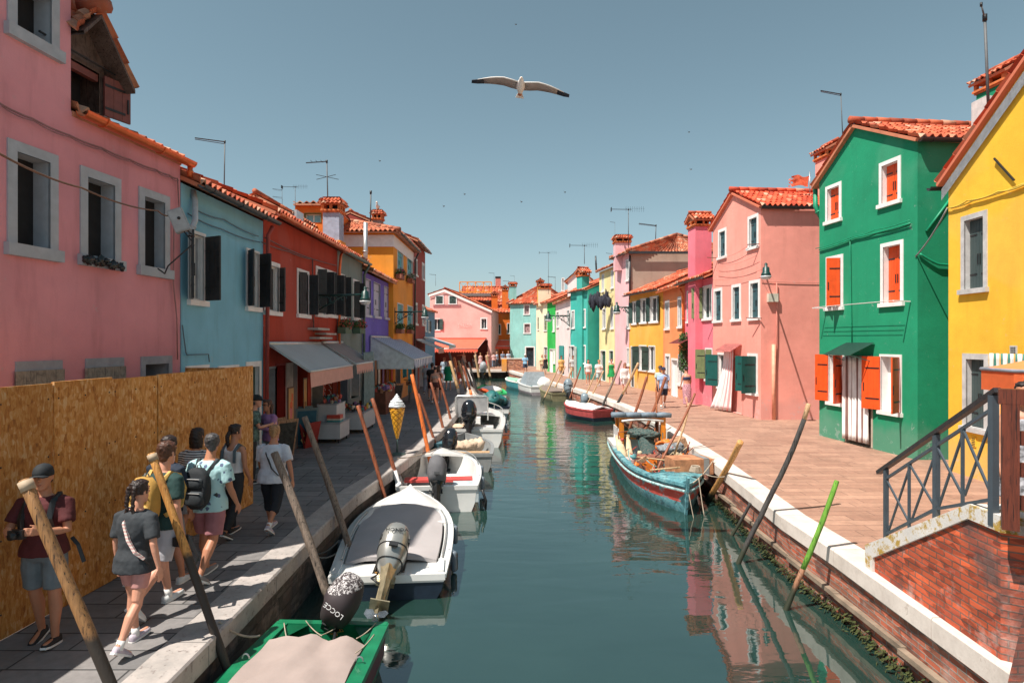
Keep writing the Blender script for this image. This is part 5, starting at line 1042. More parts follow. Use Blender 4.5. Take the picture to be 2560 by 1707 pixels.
ant('L shaped aerial on the light blue house roof',(560,500),(562,355),15,'L',.65); ant('two armed aerial left of the pale pink attic',(706,530),(705,475),25,'L',.35); antenna('two armed aerial left of the pale pink attic, lower arm',at(706,500,25.1),at(705,494,25.1),'L',.35)
bpy.data.objects.remove
ant('comb shaped aerial left of the orange roof dormer',(738,560),(738,468),26,'Y',.5); ant('tall aerial with crossed rods above the grey chimney',(820,520),(817,404),22.5,'X',1.); ant('plain black mast by the brown chimney',(926,560),(927,481),30,'R',1.5)
ant('aerial far left of the pink restaurant roof',(1089,715),(1089,687),68,'L',.65); ant('aerial left of the square coral chimney',(1236,712),(1235,683),82,'L',.7); ant('aerial right of the coral chimney',(1272,745),(1272,703),78,'L',.75); ant('small aerial on the aqua house chimney',(1287,725),(1286,690),73,'L',.5)
ant('tall aerial with comb head above the cream chimney',(1371,735),(1371,632),60,'Y',.8); ant('L shaped aerial behind the cream chimney',(1388,730),(1388,693),58,'L',.7); ant('comb aerial above the turquoise chimney',(1461,660),(1461,614),47,'Y',1.); ant('L shaped aerial left of the rose chimney, low',(1528,650),(1529,634),43,'L',.4); ant('thin aerial left of the rose chimney',(1538,640),(1537,556),44,'L',.35); ant('tall comb aerial right of the rose chimney',(1571,620),(1571,524),40,'Y',1.); ant('L shaped aerial behind the lichened hip roof',(1639,600),(1640,564),42,'L',1.2)
ant('L shaped aerial behind the green gable',(2107,350),(2102,236),21,'L',.75); ant('tall dark mast with thin rods beside the green chimney',(2472,290),(2462,45),15.5,'R',1.6); antenna('slanted rod head of the tall mast',at(2462,47,15.5),at(2453,12,15.4),'R',.9)
r=empty('air_conditioner',at(735,540,24.5),'grey air conditioning unit between the attic and the orange dormer','air conditioner'); mb=MB(); c=at(737,543,24.5); mb.box(c,(.42,.8,.42)); mb.build('casing',ALU,r,inv='w'); mb=MB()
for i in range(6): mb.box(c+V((-.03,-.41,-.17+.065*i)),(.28,.01,.03))
mb.build('grille',IRON,r,inv='w')
r=empty('air_conditioner',at(2462,300,16),'white air conditioning unit on the green house roof behind the yellow gable','air conditioner'); mb=MB(); c=at(2462,285,16.2); mb.box(c,(.33,.5,.75)); mb.build('casing',sim('white_casing',(.6,.58,.56),.5),r,inv='w'); mb=MB(); mb.lathe([(.14,0),(.14,.02),(.1,.02),(.1,0)],14,(0,0,0)); mb.v=[c+V((v.x,-.26-v.z,v.y-.15)) for v in mb.v]; mb.build('fan_grille',IRON,r,inv='w')
# flag, laundry, flowers
r=empty('flag',at(2024,470,24.5),'tattered orange red flag on a thin pole above the peach roof','flag'); mb=MB(); a=at(2025,500,24.5);b=at(2024,430,24.5); mb.tube([a,b],.02,6); mb.build('flag_pole',STEEL,r,inv='w')
mb=MB(); vs=[];fs=[];n=12;m_=6; t=at(2023,440,24.5)
for j in range(m_+1):
    for i in range(n+1): x=i/n; vs.append(t+V((-.76*x+.02*math.sin(j*2)*x*2,.1*math.sin(x*7+j*.3),-.40*j/m_-.02*math.sin(x*8))))
fs=[(j*(n+1)+i,j*(n+1)+i+1,(j+1)*(n+1)+i+1,(j+1)*(n+1)+i) for j in range(m_) for i in range(n) if not(i>9 and (j+i)%2)]
mb.smooth=True; mb.add(vs,fs); mb.build('cloth',sim('orange_red_cloth',(.75,.14,.06),.8,var=.35,sc=5),r,inv='w')
r=empty('laundry',at(1508,760,44),'dark navy washing hung out below the upper window of the pale yellow house','laundry'); mb=MB(); p=at(1508,738,43.9)
for i in range(8): c=p+V((-.55+i*.16-.35,-.3-.12*i,-.45-.15*math.sin(i*1.9))); mb.blob(c,(.17,.12,.48+.1*math.sin(i*2.4)),8,8,jit=.7)
mb.build('clothes',sim('navy_cloth',(.02,.022,.035),.8,var=.3),r,inv='w'); mb=MB(); mb.tube([at(1490,745,45),at(1530,730,42.6)],.02,5); mb.build('drying_rail',STEEL,r,inv='w')
def leafclump(mb,c,rad,n,s=.05,rnd=random.Random(11)):
    for _ in range(n):
        p=V((rnd.gauss(0,1),rnd.gauss(0,1),rnd.gauss(0,1))); p=p.normalized()*rnd.random()**.4; p=V((p.x*rad[0],p.y*rad[1],p.z*rad[2]))+c
        a=V((rnd.uniform(-1,1),rnd.uniform(-1,1),rnd.uniform(-1,1))).normalized()*s; b=a.cross(V((rnd.uniform(-1,1),rnd.uniform(-1,1),rnd.uniform(-1,1)))).normalized()*s*.5
        mb.add([p-a,p+b,p+a,p-b],[(0,1,2,3)])
LEAF=sim('leaf_green',(.05,.13,.03),.6,var=.5,sc=9); MAG=sim('magenta_petals',(.40,.04,.16),.6,var=.4); WHF=sim('white_petals',(.6,.55,.6),.6); RDF=sim('red_petals',(.55,.08,.06),.6)
for fac,px_,mt,lab,w in ((fg,cC(1420,1405),RDF,'flower box with yellow green foliage under the first grey house window',.8),(fg,cC(1540,1410),RDF,'green flower box under the second grey house window',.8),(fo,cC(1885,965),MAG,'hanging box of magenta flowers on the ochre house, upper left window',.95),(fo,cC(1975,1000),WHF,'hanging box of pale flowers on the ochre house, upper right window',.95),(fo,cC(1885,1420),LEAF,'leafy flower box on the ochre house, lower left window',.9),(fo,cC(1970,1425),LEAF,'leafy flower box on the ochre house, lower right window',.9)):
    c=fac.px(px_,.22); t,z=fac.hit(*px_,.22); r=empty('flower_box',c,lab,'flower box','flower boxes on the left row'); mb=MB(); fac.box(mb,t-w/2,t+w/2,c.z-.2,c.z,.08,.34); mb.build('planter',sim('terracotta_pot',(.30,.10,.06),.8,var=.3) if fac is fo else sim('basket_green',(.08,.13,.08),.7),r,inv='w')
    mb=MB(); leafclump(mb,c+V((0,0,.1)),(.22,w/2,.2),260); mb.build('foliage',LEAF,r,inv='w')
    if mt is not LEAF: mb=MB(); leafclump(mb,c+V((.04,0,.12)),(.22,w/2,.2),150,.04); mb.build('flowers',mt,r,inv='w')
f=[o for o in S.objects if o.name=='hot_pink_house'][0]; mb=MB(); p=at(1724,880,30.2); 
for i in range(9): leafclump(mb,p+V((-.25,0,.75-.2*i)),(.28,.2,.2),110,.06)
mb.build('climbing_plant',LEAF,None,label='bright green climber with red blooms beside the hot pink doorway',cat='plant')
# ---------- outboard motors ----------
def motor(root,M,cowl,leg,tilt=0,cover=None,band=None,prop=None,name='outboard_motor',s=1.,text=None,drape=False):
    """local: transom clamp at origin, +y aft (away from boat), z up; tilt raises leg aft"""
    X=M@Matrix.Rotation(R(tilt),4,'X')@Matrix.Scale(s,4); mb=MB(); mb.X=X
    prof=[(.02,-.10,.06),(.09,-.02,.10),(.14,.06,.14),(.165,.16,.17),(.17,.28,.19),(.16,.38,.19),(.13,.46,.165),(.07,.51,.11),(.02,.525,.05)]
    def rings(k=1.,sel=prof,dy=0):
        out=[]
        for w,z,l in sel: out.append([V((w*k*math.copysign(abs(math.cos(a))**.75,math.cos(a)),.10+dy+l*1.15*k*math.copysign(abs(math.sin(a))**.8,math.sin(a))+ (z-.2)*.12,z)) for a in [2*pi*i/20 for i in range(20)]])
        return out
    mb.smooth=True; mb.loft(rings()); mo=mb.build(name,cowl,root,inv=None)
    mb=MB(); mb.X=X; mb.smooth=False
    mb.loft([[V((x*w,.07+y*l,z)) for x,y in((-1,-1),(0,-1.3),(1,-1),(1,.6),(0,1.2),(-1,.6))] for z,w,l in ((.0,.09,.13),(-.15,.055,.10),(-.45,.035,.085),(-.62,.03,.08))])
    mb.box((0,.13,-.47),(.20,.26,.012)); mb.blob((0,.10,-.68),(.045,.17,.045),10,8); mb.poly([V((0,.0,-.72)),V((0,.12,-.72)),V((0,.08,-.84)),V((0,.03,-.84))]); mb.box((0,.06,-.78),(.01,.09,.13))
    mb.box((0,-.05,-.02),(.2,.08,.16)); mb.bar(V((0,-.08,.02)),V((.0,-.02,-.4)),.12,.05); mb.build('motor_leg',leg,mo)
    mb=MB(); mb.X=X
    for i in range(3):
        a=2*pi*i/3+.4; c=V((0,.29,-.68)); d=V((math.cos(a),0,math.sin(a))); e=V((-math.sin(a),.35,math.cos(a))).normalized()
        mb.add([c+d*.02-e*.02,c+d*.06-e*.05,c+d*.125-e*.03,c+d*.13+e*.02,c+d*.07+e*.05,c+d*.02+e*.02],[(0,1,2,3,4,5),(5,4,3,2,1,0)])
    mb.tube([V((0,.24,-.68)),V((0,.33,-.68))],[.035,.022],10); mb.build('propeller',prop or IRON,mo)
    mb=MB(); mb.X=X
    def ringat(z,w,l,k=1.015): return [V((w*k*math.copysign(abs(math.cos(a))**.75,math.cos(a)),.10+l*1.15*k*math.copysign(abs(math.sin(a))**.8,math.sin(a))+(z-.2)*.12,z)) for a in [2*pi*i/20 for i in range(21)]]
    mb.tube(ringat(.06,.14,.14,1.02),.008,5); mb.tube(ringat(.21,.167,.18,1.02),.006,5)
    for sg in(-1,1): mb.box((sg*.145,.2,.30),(.05,.10,.05)); mb.box((sg*.10,-.02,.06),(.03,.08,.10))
    mb.box((0,.34,.16),(.1,.03,.05)); mb.tube([V((.1,-.06,.02)),V((.16,.0,-.08)),V((.06,.05,-.16))],.012,6); mb.build('seam_and_vents',IRON,mo)
    mb=MB(); mb.X=X
    for q in ((.12,-.1,.1),(.14,-.06,.04),(.1,-.12,.02)): mb.tube([V((.04,.0,.02)),V(q),V((.02,-.1,-.05))],.007,5)
    mb.build('hoses',sim('yellow_hose',(.45,.22,.03),.6),mo)
    mb=MB(); mb.X=X; mb.tube([V((.05,-.05,.08)),V((.12,-.25,.16)),V((.14,-.48,.24))],.018,8); mb.tube([V((.14,-.44,.225)),V((.148,-.6,.28))],.026,8); mb.build('tiller',IRON,mo)
    if band: mb=MB(); mb.X=X; mb.smooth=True; mb.loft(rings(1.02,[p for p in prof if .1<p[1]<.2]),cap=False); mb.build('cowl_band',band,mo)
    if cover:
        mb=MB(); mb.X=X; sel=prof[3:] if not drape else prof[2:]; rr_=rings(1.07,sel)
        for i,rg in enumerate(rr_):
            for k,p in enumerate(rg): q=noise.noise(p*9); rg[k]=p+V((q*.02,q*.02,(.03 if i>2 else 0)+ (q*.05 if i==0 else 0)))
        mb.smooth=True; mb.loft(rr_); mb.build('cowl_cover',cover,mo)
    if text:
        for (txt,T,sz,mt) in text: mb=MB(); mb.X=X; text_mb(mb,txt,T,sz,.002); mb.build('lettering',mt,mo)
    return mo
# ---------- hulls ----------
def hull(name,label,pos,rz,L,B,mats,fb=.5,sheer=.22,bowp=.5,tr=.82,deck=None,inner=True,floor=.12,cat='boat',group='boats moored in the canal',rake=.35,stripe=None,gw=.07,keel=-.22,bowpow=2.2,deckf=0,lowcut=2,nst=16,vee=.75):
    """local y: stern 0 -> bow L, z 0 waterline"""
    root=empty(name,(pos[0],pos[1],WZ),label,cat,group,rz=rz)
    def w(s): 
        if s<.45: return B/2*(tr+(1-tr)*math.sin(s/.45*pi/2))
        q=(s-.45)/.55; return B/2*max(.02,(1-q**bowpow))
    def zg(s): return fb+sheer*s*s
    N=nst; mb=MB(); rings=[]
    for i in range(N+1):
        s=i/N; W=w(s); z=zg(s); y=L*s; k=keel+ (abs(keel)+z*.0)*max(0,(s-.75)/.25)**2*.9; rk=rake*max(0,(s-.6)/.4)
        pts=[(W,z,rk),(W*.985,z-.10,rk*.85),(W*.95,z*.35,rk*.5),(W*.86,.0,rk*.3),(W*.55*vee,k*.8,0),(0,k,0)]
        R_=[V((x,y+r_,zz)) for x,zz,r_ in pts]; Lf=[V((-p.x,p.y,p.z)) for p in R_[::-1][1:]]; rings.append(R_+Lf)
    mb.mi=0; mb.smooth=False; n=len(rings[0]); vs=[p for r in rings for p in r]
    for i in range(N):
        for k in range(n-1):
            a=i*n+k; f=(a,a+n,a+n+1,a+1); band=k if k<5 else 9-k; mb.mi=1 if (stripe and band==1) else (2 if band>=lowcut and len(mats)>2 else 0)
            mb.sm.append(True); mb.f.append(list(f)); mb.m.append(mb.mi); mb.uv.append(None)
    mb.v=vs
    for k in range(5): mb.f.append([k,k+1,n-2-k,n-1-k] if k<4 else [4,5,6]); mb.m.append(1 if (stripe and k==1) else (2 if k>=lowcut and len(mats)>2 else 0)); mb.uv.append(None); mb.sm.append(False)
    hl=mb.build('hull',mats,root)
    # gunwale ring + inner
    mb=MB()
    for sg in (1,-1):
        rg=[]
        for i in range(N+1):
            s=i/N; W=w(s); z=zg(s); y=L*s+rake*max(0,(s-.6)/.4); xi=max(.0,W-gw) ; xo=W+.025
            rg.append([V((sg*xo,y,z-.04)),V((sg*xo,y,z+.02)),V((sg*xi,y,z+.025)),V((sg*xi,y,z-.04))])
        if sg<0: rg=[r[::-1] for r in rg]
        mb.smooth=False; mb.loft(rg)
    W=w(0); mb.box((0,.02,fb-.02),(2*W+.02,.09,.09)); mb.build('gunwale',deck or mats[0],root)
    if inner:
        mb=MB(); rg=[]
        for i in range(N+1):
            s=i/N*(1-deckf) ; W=max(.0,w(s)-gw); z=zg(s); y=L*s+(rake*max(0,(s-.6)/.4)) +(.06 if i==0 else 0)-(.02 if i==N else 0)
            rg.append([V((W,y,z)),V((W*.94,y,z*.5+floor*.5)),V((W*.8,y,floor)),V((-W*.8,y,floor)),V((-W*.94,y,z*.5+floor*.5)),V((-W,y,z))])
        mb.smooth=True; mb.loft(rg,cap=True,closed=False) if 0 else mb.loft(rg,cap=False,closed=False); mb.smooth=False; mb.poly(rg[0]); mb.poly(rg[-1][::-1]); mb.build('inner_hull',deck or mats[0],root)
    def deckstrip(s0,s1,m,name='foredeck',lift=.02,shrink=0,camber=.06,st=12,nn=10,wr=0,uvm=False):
        mb=MB(); rg=[]
        for i in range(st+1):
            s=s0+(s1-s0)*i/st; W=max(.01,w(s)-shrink); y=L*s+rake*max(0,(s-.6)/.4); z=zg(s)+lift
            rg.append([V((W*x,y,z+camber*(1-x*x)+(wr*noise.noise(V((x*2.2,y*1.7,3)))if wr else 0))) for x in [-1+2*j/nn for j in range(nn+1)]])
        edge=[[V((p.x*1.0,p.y,p.z-.06)) for p in r] for r in rg]
        mb.smooth=True; mb.loft(rg,cap=False,closed=False)
        for e in (0,-1): mb.add([p for p in rg[e]]+[p for p in edge[e]],[(j,j+1,nn+2+j,nn+1+j) for j in range(nn)])
        for e in (0,-1):
            a=[r[e] for r in rg]; b=[r[e] for r in edge]; mb.add(a+b,[(j,j+1,st+2+j,st+1+j) for j in range(st)])
        return mb.build(name,m,root)
    root_info=dict(root=root,w=w,zg=zg,L=L,deck=deckstrip,rake=rake); return root_info
WGEL=sim('white_gelcoat',(.72,.72,.70),.25,var=.06,sc=3,bs=.03,coat=.3); NAVY=sim('navy_paint',(.012,.02,.035),.3,var=.2); BLKG=sim('black_gloss_cowl',(.012,.014,.018),.15,var=.2,bs=0,coat=.5)
GRNB=sim('green_boat_paint',(.008,.16,.07),.35,var=.2,bs=.1); CANV=sim('beige_tarp',(.34,.27,.245),.85,var=.09,sc=2.5,bs=.35,bsc=12); GCV=sim('grey_boat_cover',(.40,.37,.37),.8,var=.07,sc=2,bs=.2,bsc=60)
SILV=sim('silver_cowl',(.34,.34,.32),.3,.5,var=.08,bs=0); GOLDM=sim('champagne_metal',(.42,.36,.24),.3,.6,var=.25,sc=9)
ROPE=sim('beige_rope',(.42,.34,.26),.9,bs=.5,bsc=90); DROPE=sim('dark_rope',(.06,.065,.065),.9); 
def rope(root,pts,r=.012,m=None,sag=.03,inv=None,name='rope'):
    mb=MB(); mb.tube(wire(pts,sag,8),r,6); return mb.build(name,m or ROPE,root,inv=inv)
def place(bh,st,bw):
    """stern, bow world xy -> pos, rz, L"""
    d=V((bw[0]-st[0],bw[1]-st[1],0)); return (st[0],st[1]),math.atan2(d.y,d.x)-pi/2,d.length
def mk(name,label,st,bw,B,mats,**k):
    p,rz,L=place(None,st,bw); rake=k.get('rake',.35); return hull(name,label,p,rz,L-rake,B,mats,**k)
# A: green boat at the bottom, stern away from us
a=mk('green_boat','green wooden boat under a beige tarpaulin at the bottom edge',(-2.02,7.06),(-2.28,1.6),1.36,[GRNB,sim('maroon_rub',(.08,.02,.025),.5),GRNB],fb=.52,tr=.9,deck=GRNB,gw=.12,stripe=True,floor=.1,sheer=.05,keel=-.15,vee=1.1)
a['deck'](.10,.8,CANV,'tarpaulin',lift=.035,shrink=.13,camber=.07,st=20,nn=16,wr=.09)
mb=MB(); 
for x in(-.55,.55): mb.add([V((x,.05,.53)),V((x*.45,.05,.53)),V((x*.9,.45,.5)),V((x,.45,.5))],[(0,1,2,3),(3,2,1,0)])
mb.box((0,.0,.42),(1.16,.06,.2)); mb.build('transom_knees',GRNB,a['root'])
for q in ((-.5,.05,.56,-.42,.5,.6),(-.15,.03,.56,.02,.5,.6),(.3,.03,.56,-.05,.5,.62),(.52,.1,.56,.3,.55,.6),(-.55,.3,.55,-.5,.8,.6)): rope(a['root'],[V(q[:3]),V(q[3:])],.006,sag=.02)
mb=MB()
for x in (.57,-.57):
    for y in(.9,1.7,2.5): mb.tube([V((x+math.cos(t)*.035,y,.57+math.sin(t)*.045)) for t in [pi*i/6 for i in range(7)]],.008,5)
mb.build('tarp_rings',STEEL,a['root'])
LOC,nt,b=mat('printed_black_cover'); o=coords(nt,'Object',(26,26,26)); vv=nd(nt,'ShaderNodeTexVoronoi',{'feature':'DISTANCE_TO_EDGE'},Vector=o,Scale=.9); o2=coords(nt); sp=nt.nodes.new('ShaderNodeSeparateXYZ'); nt.links.new(o2,sp.inputs[0]); 
c=mixc(nt,ramp(nt,noi(nt,coords(nt),34,3,.6,1.5),[(.5,0.),(.56,1.)]),(.035,.025,.028),(.55,.52,.52)); nt.links.new(mixc(nt,ramp(nt,sp.outputs[2],[(.985,0.),(.99,1.)]),(.035,.025,.028),c),b.inputs['Base Color']); b.inputs['Roughness'].default_value=.7
wl=sim('white_print',(.7,.7,.7),.7,bs=0)
# motor frames: hull local stern at y=0, aft = -y -> rotate 180
AFT=Matrix.Rotation(pi,4,'Z')
motor(a['root'],Matrix.Translation((-.02,.03,.55))@AFT@Matrix.Rotation(R(24),4,'Y'),IRON,IRON,tilt=38,cover=LOC,drape=True,s=1.05,text=[('LOCCE',Matrix.Translation((.0,-.115,.50))@Matrix.Rotation(R(48),4,'X')@Matrix.Rotation(R(168),4,'Z'),.072,wl)])
# B: white boat with grey cover, silver outboard tilted up toward us
b_=mk('white_boat','white motorboat under a grey cover with a tilted silver outboard',(-1.78,8.95),(-2.15,13.3),1.80,[WGEL,NAVY,NAVY],fb=.34,sheer=.24,lowcut=1,tr=.90,deck=WGEL,gw=.13,bowpow=2.6,stripe=False,floor=.15)
b_['deck'](.55,.985,WGEL,'foredeck',lift=.02,camber=.10,shrink=.02); b_['deck'](.115,.72,GCV,'boat_cover',lift=.05,shrink=.17,camber=.10,st=24,nn=18,wr=.03)
for x in(-.52,.52):
    mb=MB(); mb.box((x,.26,.31),(.58,.5,.10)); mb.box((x*1.45,.28,.37),(.09,.5,.06)); mb.build('stern_locker',WGEL,b_['root'])
for x in (-1,1): mb=MB(); mb.tube([V((x*(b_['w'](s)-.1),b_['L']*s,b_['zg'](s)+.06)) for s in [.15+i*.05 for i in range(12)]],.014,6); mb.build('side_rail',ALU,b_['root'])
T1=Matrix.Translation((-.155,.12,.30))@Matrix.Rotation(R(-90),4,'Y')@Matrix.Rotation(R(0),4,'Z')
blk=sim('black_print',(.02,.02,.02),.5,bs=0)
motor(b_['root'],Matrix.Translation((0.0,-.02,.38))@AFT@Matrix.Rotation(R(-12),4,'Y'),SILV,GOLDM,tilt=54,s=1.28,prop=sim('chrome_prop',(.6,.6,.6),.15,.9),text=[('40',Matrix.Translation((.172,.14,.34))@Matrix.Rotation(pi/2,4,'Y')@Matrix.Rotation(pi/2,4,'Z'),.13,blk),('HONDA',Matrix.Translation((0,.352,.34))@Matrix.Rotation(pi,4,'Z')@Matrix.Rotation(R(84),4,'X')@Matrix.Rotation(R(12),4,'Z'),.068,blk)])
rope(b_['root'],[V((-.85,.9,.6)),V((-1.05,.6,.5)),V((-1.2,.2,.7))],.012,DROPE)
# C: white open boat with red bench
c_=mk('open_white_boat','open white boat with red bench and grey hooded outboard',(-1.62,13.55),(-2.0,17.7),2.0,[WGEL,WGEL,WGEL],fb=.55,sheer=.12,tr=.86,deck=WGEL,gw=.10,bowpow=2.8,floor=.12)
c_['deck'](.80,.985,WGEL,'foredeck',camber=.05)
mb=MB(); mb.box((0,1.35,.42),(1.6,.35,.06)); mb.build('bench',sim('red_bench',(.55,.07,.06),.5),c_['root']); mb=MB(); mb.box((0,1.5,.28),(1.5,.05,.26)); mb.box((.0,1.25,.13),(1.5,.8,.01)); mb.build('bench_support',sim('grey_inner',(.25,.26,.27),.6),c_['root'])
mb=MB(); mb.box((.62,.28,.38),(.55,.55,.35)); mb.box((.05,.2,.35),(.45,.35,.2)); mb.build('stern_box',sim('blue_white_gelcoat',(.50,.56,.58),.35),c_['root'])
mb=MB(); 
for x in(-1,1): mb.tube([V((x*(c_['w'](s)-.03),c_['L']*s+.2*max(0,s-.6),c_['zg'](s)+.14*math.sin((s-.5)*pi/.5))) for s in [.5+i*.05 for i in range(10)]],.014,6)
mb.build('bow_rail',ALU,c_['root'])
motor(c_['root'],Matrix.Translation((.0,-.02,.55))@AFT,BLKG,IRON,tilt=30,s=1.15,cover=sim('grey_hood',(.12,.12,.13),.8,bs=.5,bsc=14),drape=True)
mb=MB(); mb.tube([V((.98,.1,.45)),V((1.06,.1,.2)),V((1.06,.1,-.0)),V((1.0,.1,.25))],.03,8); mb.build('fender_ring',IRON,c_['root'])
# D: grey boat
d_=mk('grey_dinghy','small grey dinghy with black outboard and pinkish cowl cover',(-1.35,17.7),(-1.6,21.2),1.75,[sim('grey_hull',(.24,.25,.25),.5,var=.15)]*3,fb=.5,sheer=.1,tr=.9,gw=.08,floor=.1)
mb=MB(); mb.box((0,1.0,.38),(1.5,.25,.05)); mb.box((.2,.5,.35),(1.0,.12,.05)); mb.build('thwart',WPT,d_['root'])
motor(d_['root'],Matrix.Translation((-.45,-.02,.55))@AFT@Matrix.Rotation(R(-8),4,'Y'),BLKG,IRON,tilt=35,s=1.25,band=sim('salmon_band',(.6,.26,.2),.5),cover=None)
mb=MB(); mb.X=Matrix.Translation((-.75,1.0,.15)); mb.loft([[V((math.cos(t)*r*1.1,math.sin(t)*r,z)) for t in [2*pi*i/16 for i in range(16)]] for z,r in((0,.2),(.55,.27))]); mb.build('blue_tub',sim('blue_grey_tub',(.06,.14,.17),.5),d_['root'])
mb=MB(); 
for k in range(5): mb.blob((.1+.18*k-.4,1.5+.05*k,.5),(.22,.2,.12+.02*k),10,8,jit=.5)
mb.build('heaped_sacks',sim('pale_sack',(.60,.46,.34),.85,bs=.6,bsc=12),d_['root'])
# E: white cabin boat
e_=mk('white_cabin_boat','white boat with folded canopy frame and black outboard',(-1.35,21.8),(-1.55,28.3),2.3,[WGEL]*3,fb=.62,sheer=.2,tr=.88,gw=.16,bowpow=2.6,floor=.2)
e_['deck'](.55,.985,WGEL,'foredeck',camber=.10)
SHC=sim('silver_canopy',(.42,.42,.43),.35,.3,var=.15,sc=5,bs=.4,bsc=9)
mb=MB(); yy=3.2; P4=[V((-.7,yy,1.5)),V((.55,yy,1.5)),V((.55,yy+.5,.75)),V((-.7,yy+.5,.75))]; mb.add([V((-.75,yy-.35,1.52)),V((.45,yy-.35,1.52)),V((.45,yy+.45,1.2)),V((-.75,yy+.45,1.2)),V((-.75,yy-.3,.7)),V((.45,yy-.3,.95))],[(0,1,2,3),(3,2,1,0),(0,1,5,4),(4,5,1,0)]); mb.build('canopy_cloth',SHC,e_['root'])
mb=MB(); mb.tube([V((-.78,yy-.35,.6)),V((-.78,yy-.35,1.5)),V((-.7,yy-.35,1.56)),V((.4,yy-.35,1.56)),V((.48,yy-.35,1.5)),V((.48,yy-.35,.6))],.03,8); mb.build('canopy_frame',ALU,e_['root'])
mb=MB(); mb.box((-.15,2.6,.5),(.7,.6,.5)); mb.box((.3,.4,.52),(.8,.6,.35)); mb.build('console',WGEL,e_['root'])
motor(e_['root'],Matrix.Translation((-.15,.15,.75))@AFT,BLKG,IRON,tilt=25,s=1.6)
mb=MB(); 
for x in(-1,1): mb.tube([V((x*(e_['w'](s)-.05),e_['L']*s+.2*max(0,s-.6),e_['zg'](s)+.28)) for s in [.45+i*.05 for i in range(11)]],.018,6)
for x in(-1,1):
    for s in (.5,.65,.8): mb.tube([V((x*(e_['w'](s)-.05),e_['L']*s,e_['zg'](s))),V((x*(e_['w'](s)-.05),e_['L']*s,e_['zg'](s)+.28))],.014,5)
mb.build('bow_rail',ALU,e_['root'])
mb=MB(); 
for k in range(3): mb.blob((-.5+.3*k,.55,.62),(.25,.3,.14),10,8,jit=.5)
mb.build('heaped_cloth',sim('pale_sack',(.6,.46,.34)),e_['root'])
# F: dark boat with teal tarp
f_=mk('teal_tarp_boat','dark boat with a teal tarpaulin heaped over its engine',(-.95,30.6),(-1.3,35.5),2.0,[NAVY,WGEL,sim('slate_hull',(.06,.09,.10),.5)],fb=.5,stripe=True,gw=.1,floor=.1)
mb=MB(); 
for k in range(4): mb.blob((.15+.14*k-.2,.7+.15*k,.75-.05*k),(.42,.5,.42),12,9,jit=.6)
mb.build('tarpaulin_heap',sim('teal_tarp',(.015,.13,.13),.6,var=.3,bs=.6,bsc=8),f_['root'])
mb=MB(); mb.box((-.5,1.6,.75),(.6,.4,.5)); mb.build('windscreen',sim('pale_blue_box',(.25,.42,.48),.3),f_['root'])
mb=MB(); mb.tube([V((-.5+math.cos(t)*.38,2.3,.95+math.sin(t)*.2)) for t in [2*pi*i/14 for i in range(15)]],.1,8); mb.build('lifebuoy',sim('orange_buoy',(.8,.12,.03),.5),f_['root'])
# G green boat, white boat further
g_=mk('small_green_boat','small bright green edged boat beyond the teal tarpaulin boat',(-1.1,38.5),(-1.9,43),1.9,[sim('bright_green_paint',(.03,.45,.14),.5),WGEL,WGEL],fb=.5,stripe=True,gw=.12)
mb=MB(); mb.blob((0,1.8,.55),(.8,.9,.3),12,8); mb.build('white_cover',WPAINT,g_['root'])
h_=mk('white_awning_boat','boat draped in a white sheet between the far left poles',(-2.0,29.3),(-1.9,33.5),1.3,[WGEL]*3,fb=.5,gw=.08)
mb=MB(); mb.add([V((-.6,.6,.5)),V((.6,.6,.7)),V((.5,3.2,1.0)),V((-.6,3.0,.6)),V((-.2,1.8,1.55))],[(0,1,4),(1,2,4),(2,3,4),(3,0,4),(4,1,0),(4,2,1),(4,3,2),(4,0,3)]); mb.build('white_sheet',sim('cream_sheet',(.75,.68,.62),.8,bs=.5,bsc=6),h_['root'])
r=empty('outboard_by_dock',at(1208,935,61),'grey outboard motor hanging on a small boat at the far landing','outboard motor'); motor(r,Matrix.Translation((0,0,.1)),sim('grey_cowl',(.3,.32,.34),.5),IRON,tilt=20,s=2.0,name='motor_unit')
# right side boats
j=mk('red_white_boat','red and white boat with navy bottom beside the tall two tone poles',(4.25,29.0),(2.7,31.9),1.55,[sim('red_hull',(.38,.06,.06),.5,var=.25),WGEL,NAVY],fb=.52,sheer=.08,tr=.8,gw=.14,stripe=False,floor=.3,rake=.25)
j['deck'](.05,.96,WPAINT,'white_cover',lift=.02,shrink=.05,camber=.12,wr=.08)
k_=mk('olive_boat','flat olive brown boat with a tarpaulin lid and grey outboard',(3.15,38.6),(2.1,42.6),1.6,[sim('olive_hull',(.22,.20,.11),.6,var=.2)]*3,fb=.5,gw=.12,tr=.92,floor=.15)
k_['deck'](.25,.9,sim('taupe_lid',(.20,.155,.13),.7),'lid',lift=.03,shrink=.1,camber=.03)
motor(k_['root'],Matrix.Translation((.35,.0,.5))@AFT,sim('steel_blue_cowl',(.2,.26,.3),.3),IRON,tilt=30,s=1.6)
l_=mk('grey_hood_boat','white motorboat with a tall grey windscreen hood',(2.0,43.0),(.7,48.5),1.8,[WGEL,WGEL,sim('mauve_hull',(.30,.26,.28),.5)],fb=.6,sheer=.25,gw=.14)
mb=MB(); mb.loft([[V((x*.75,y,z)) for x,y,z in ((-1,1.2,.6),(1,1.2,.6),(.85,1.5,1.55),(-.85,1.5,1.55))],[V((x*.75,y,z)) for x,y,z in ((-1,2.9,.7),(1,2.9,.7),(.8,2.3,1.5),(-.8,2.3,1.5))]]); mb.build('hood',sim('grey_hood_cloth',(.26,.31,.34),.7,bs=.3),l_['root'])
mb=MB(); mb.blob((.45,.7,.75),(.5,.6,.45),12,8,jit=.3); mb.build('white_motor_cover',WPAINT,l_['root'])
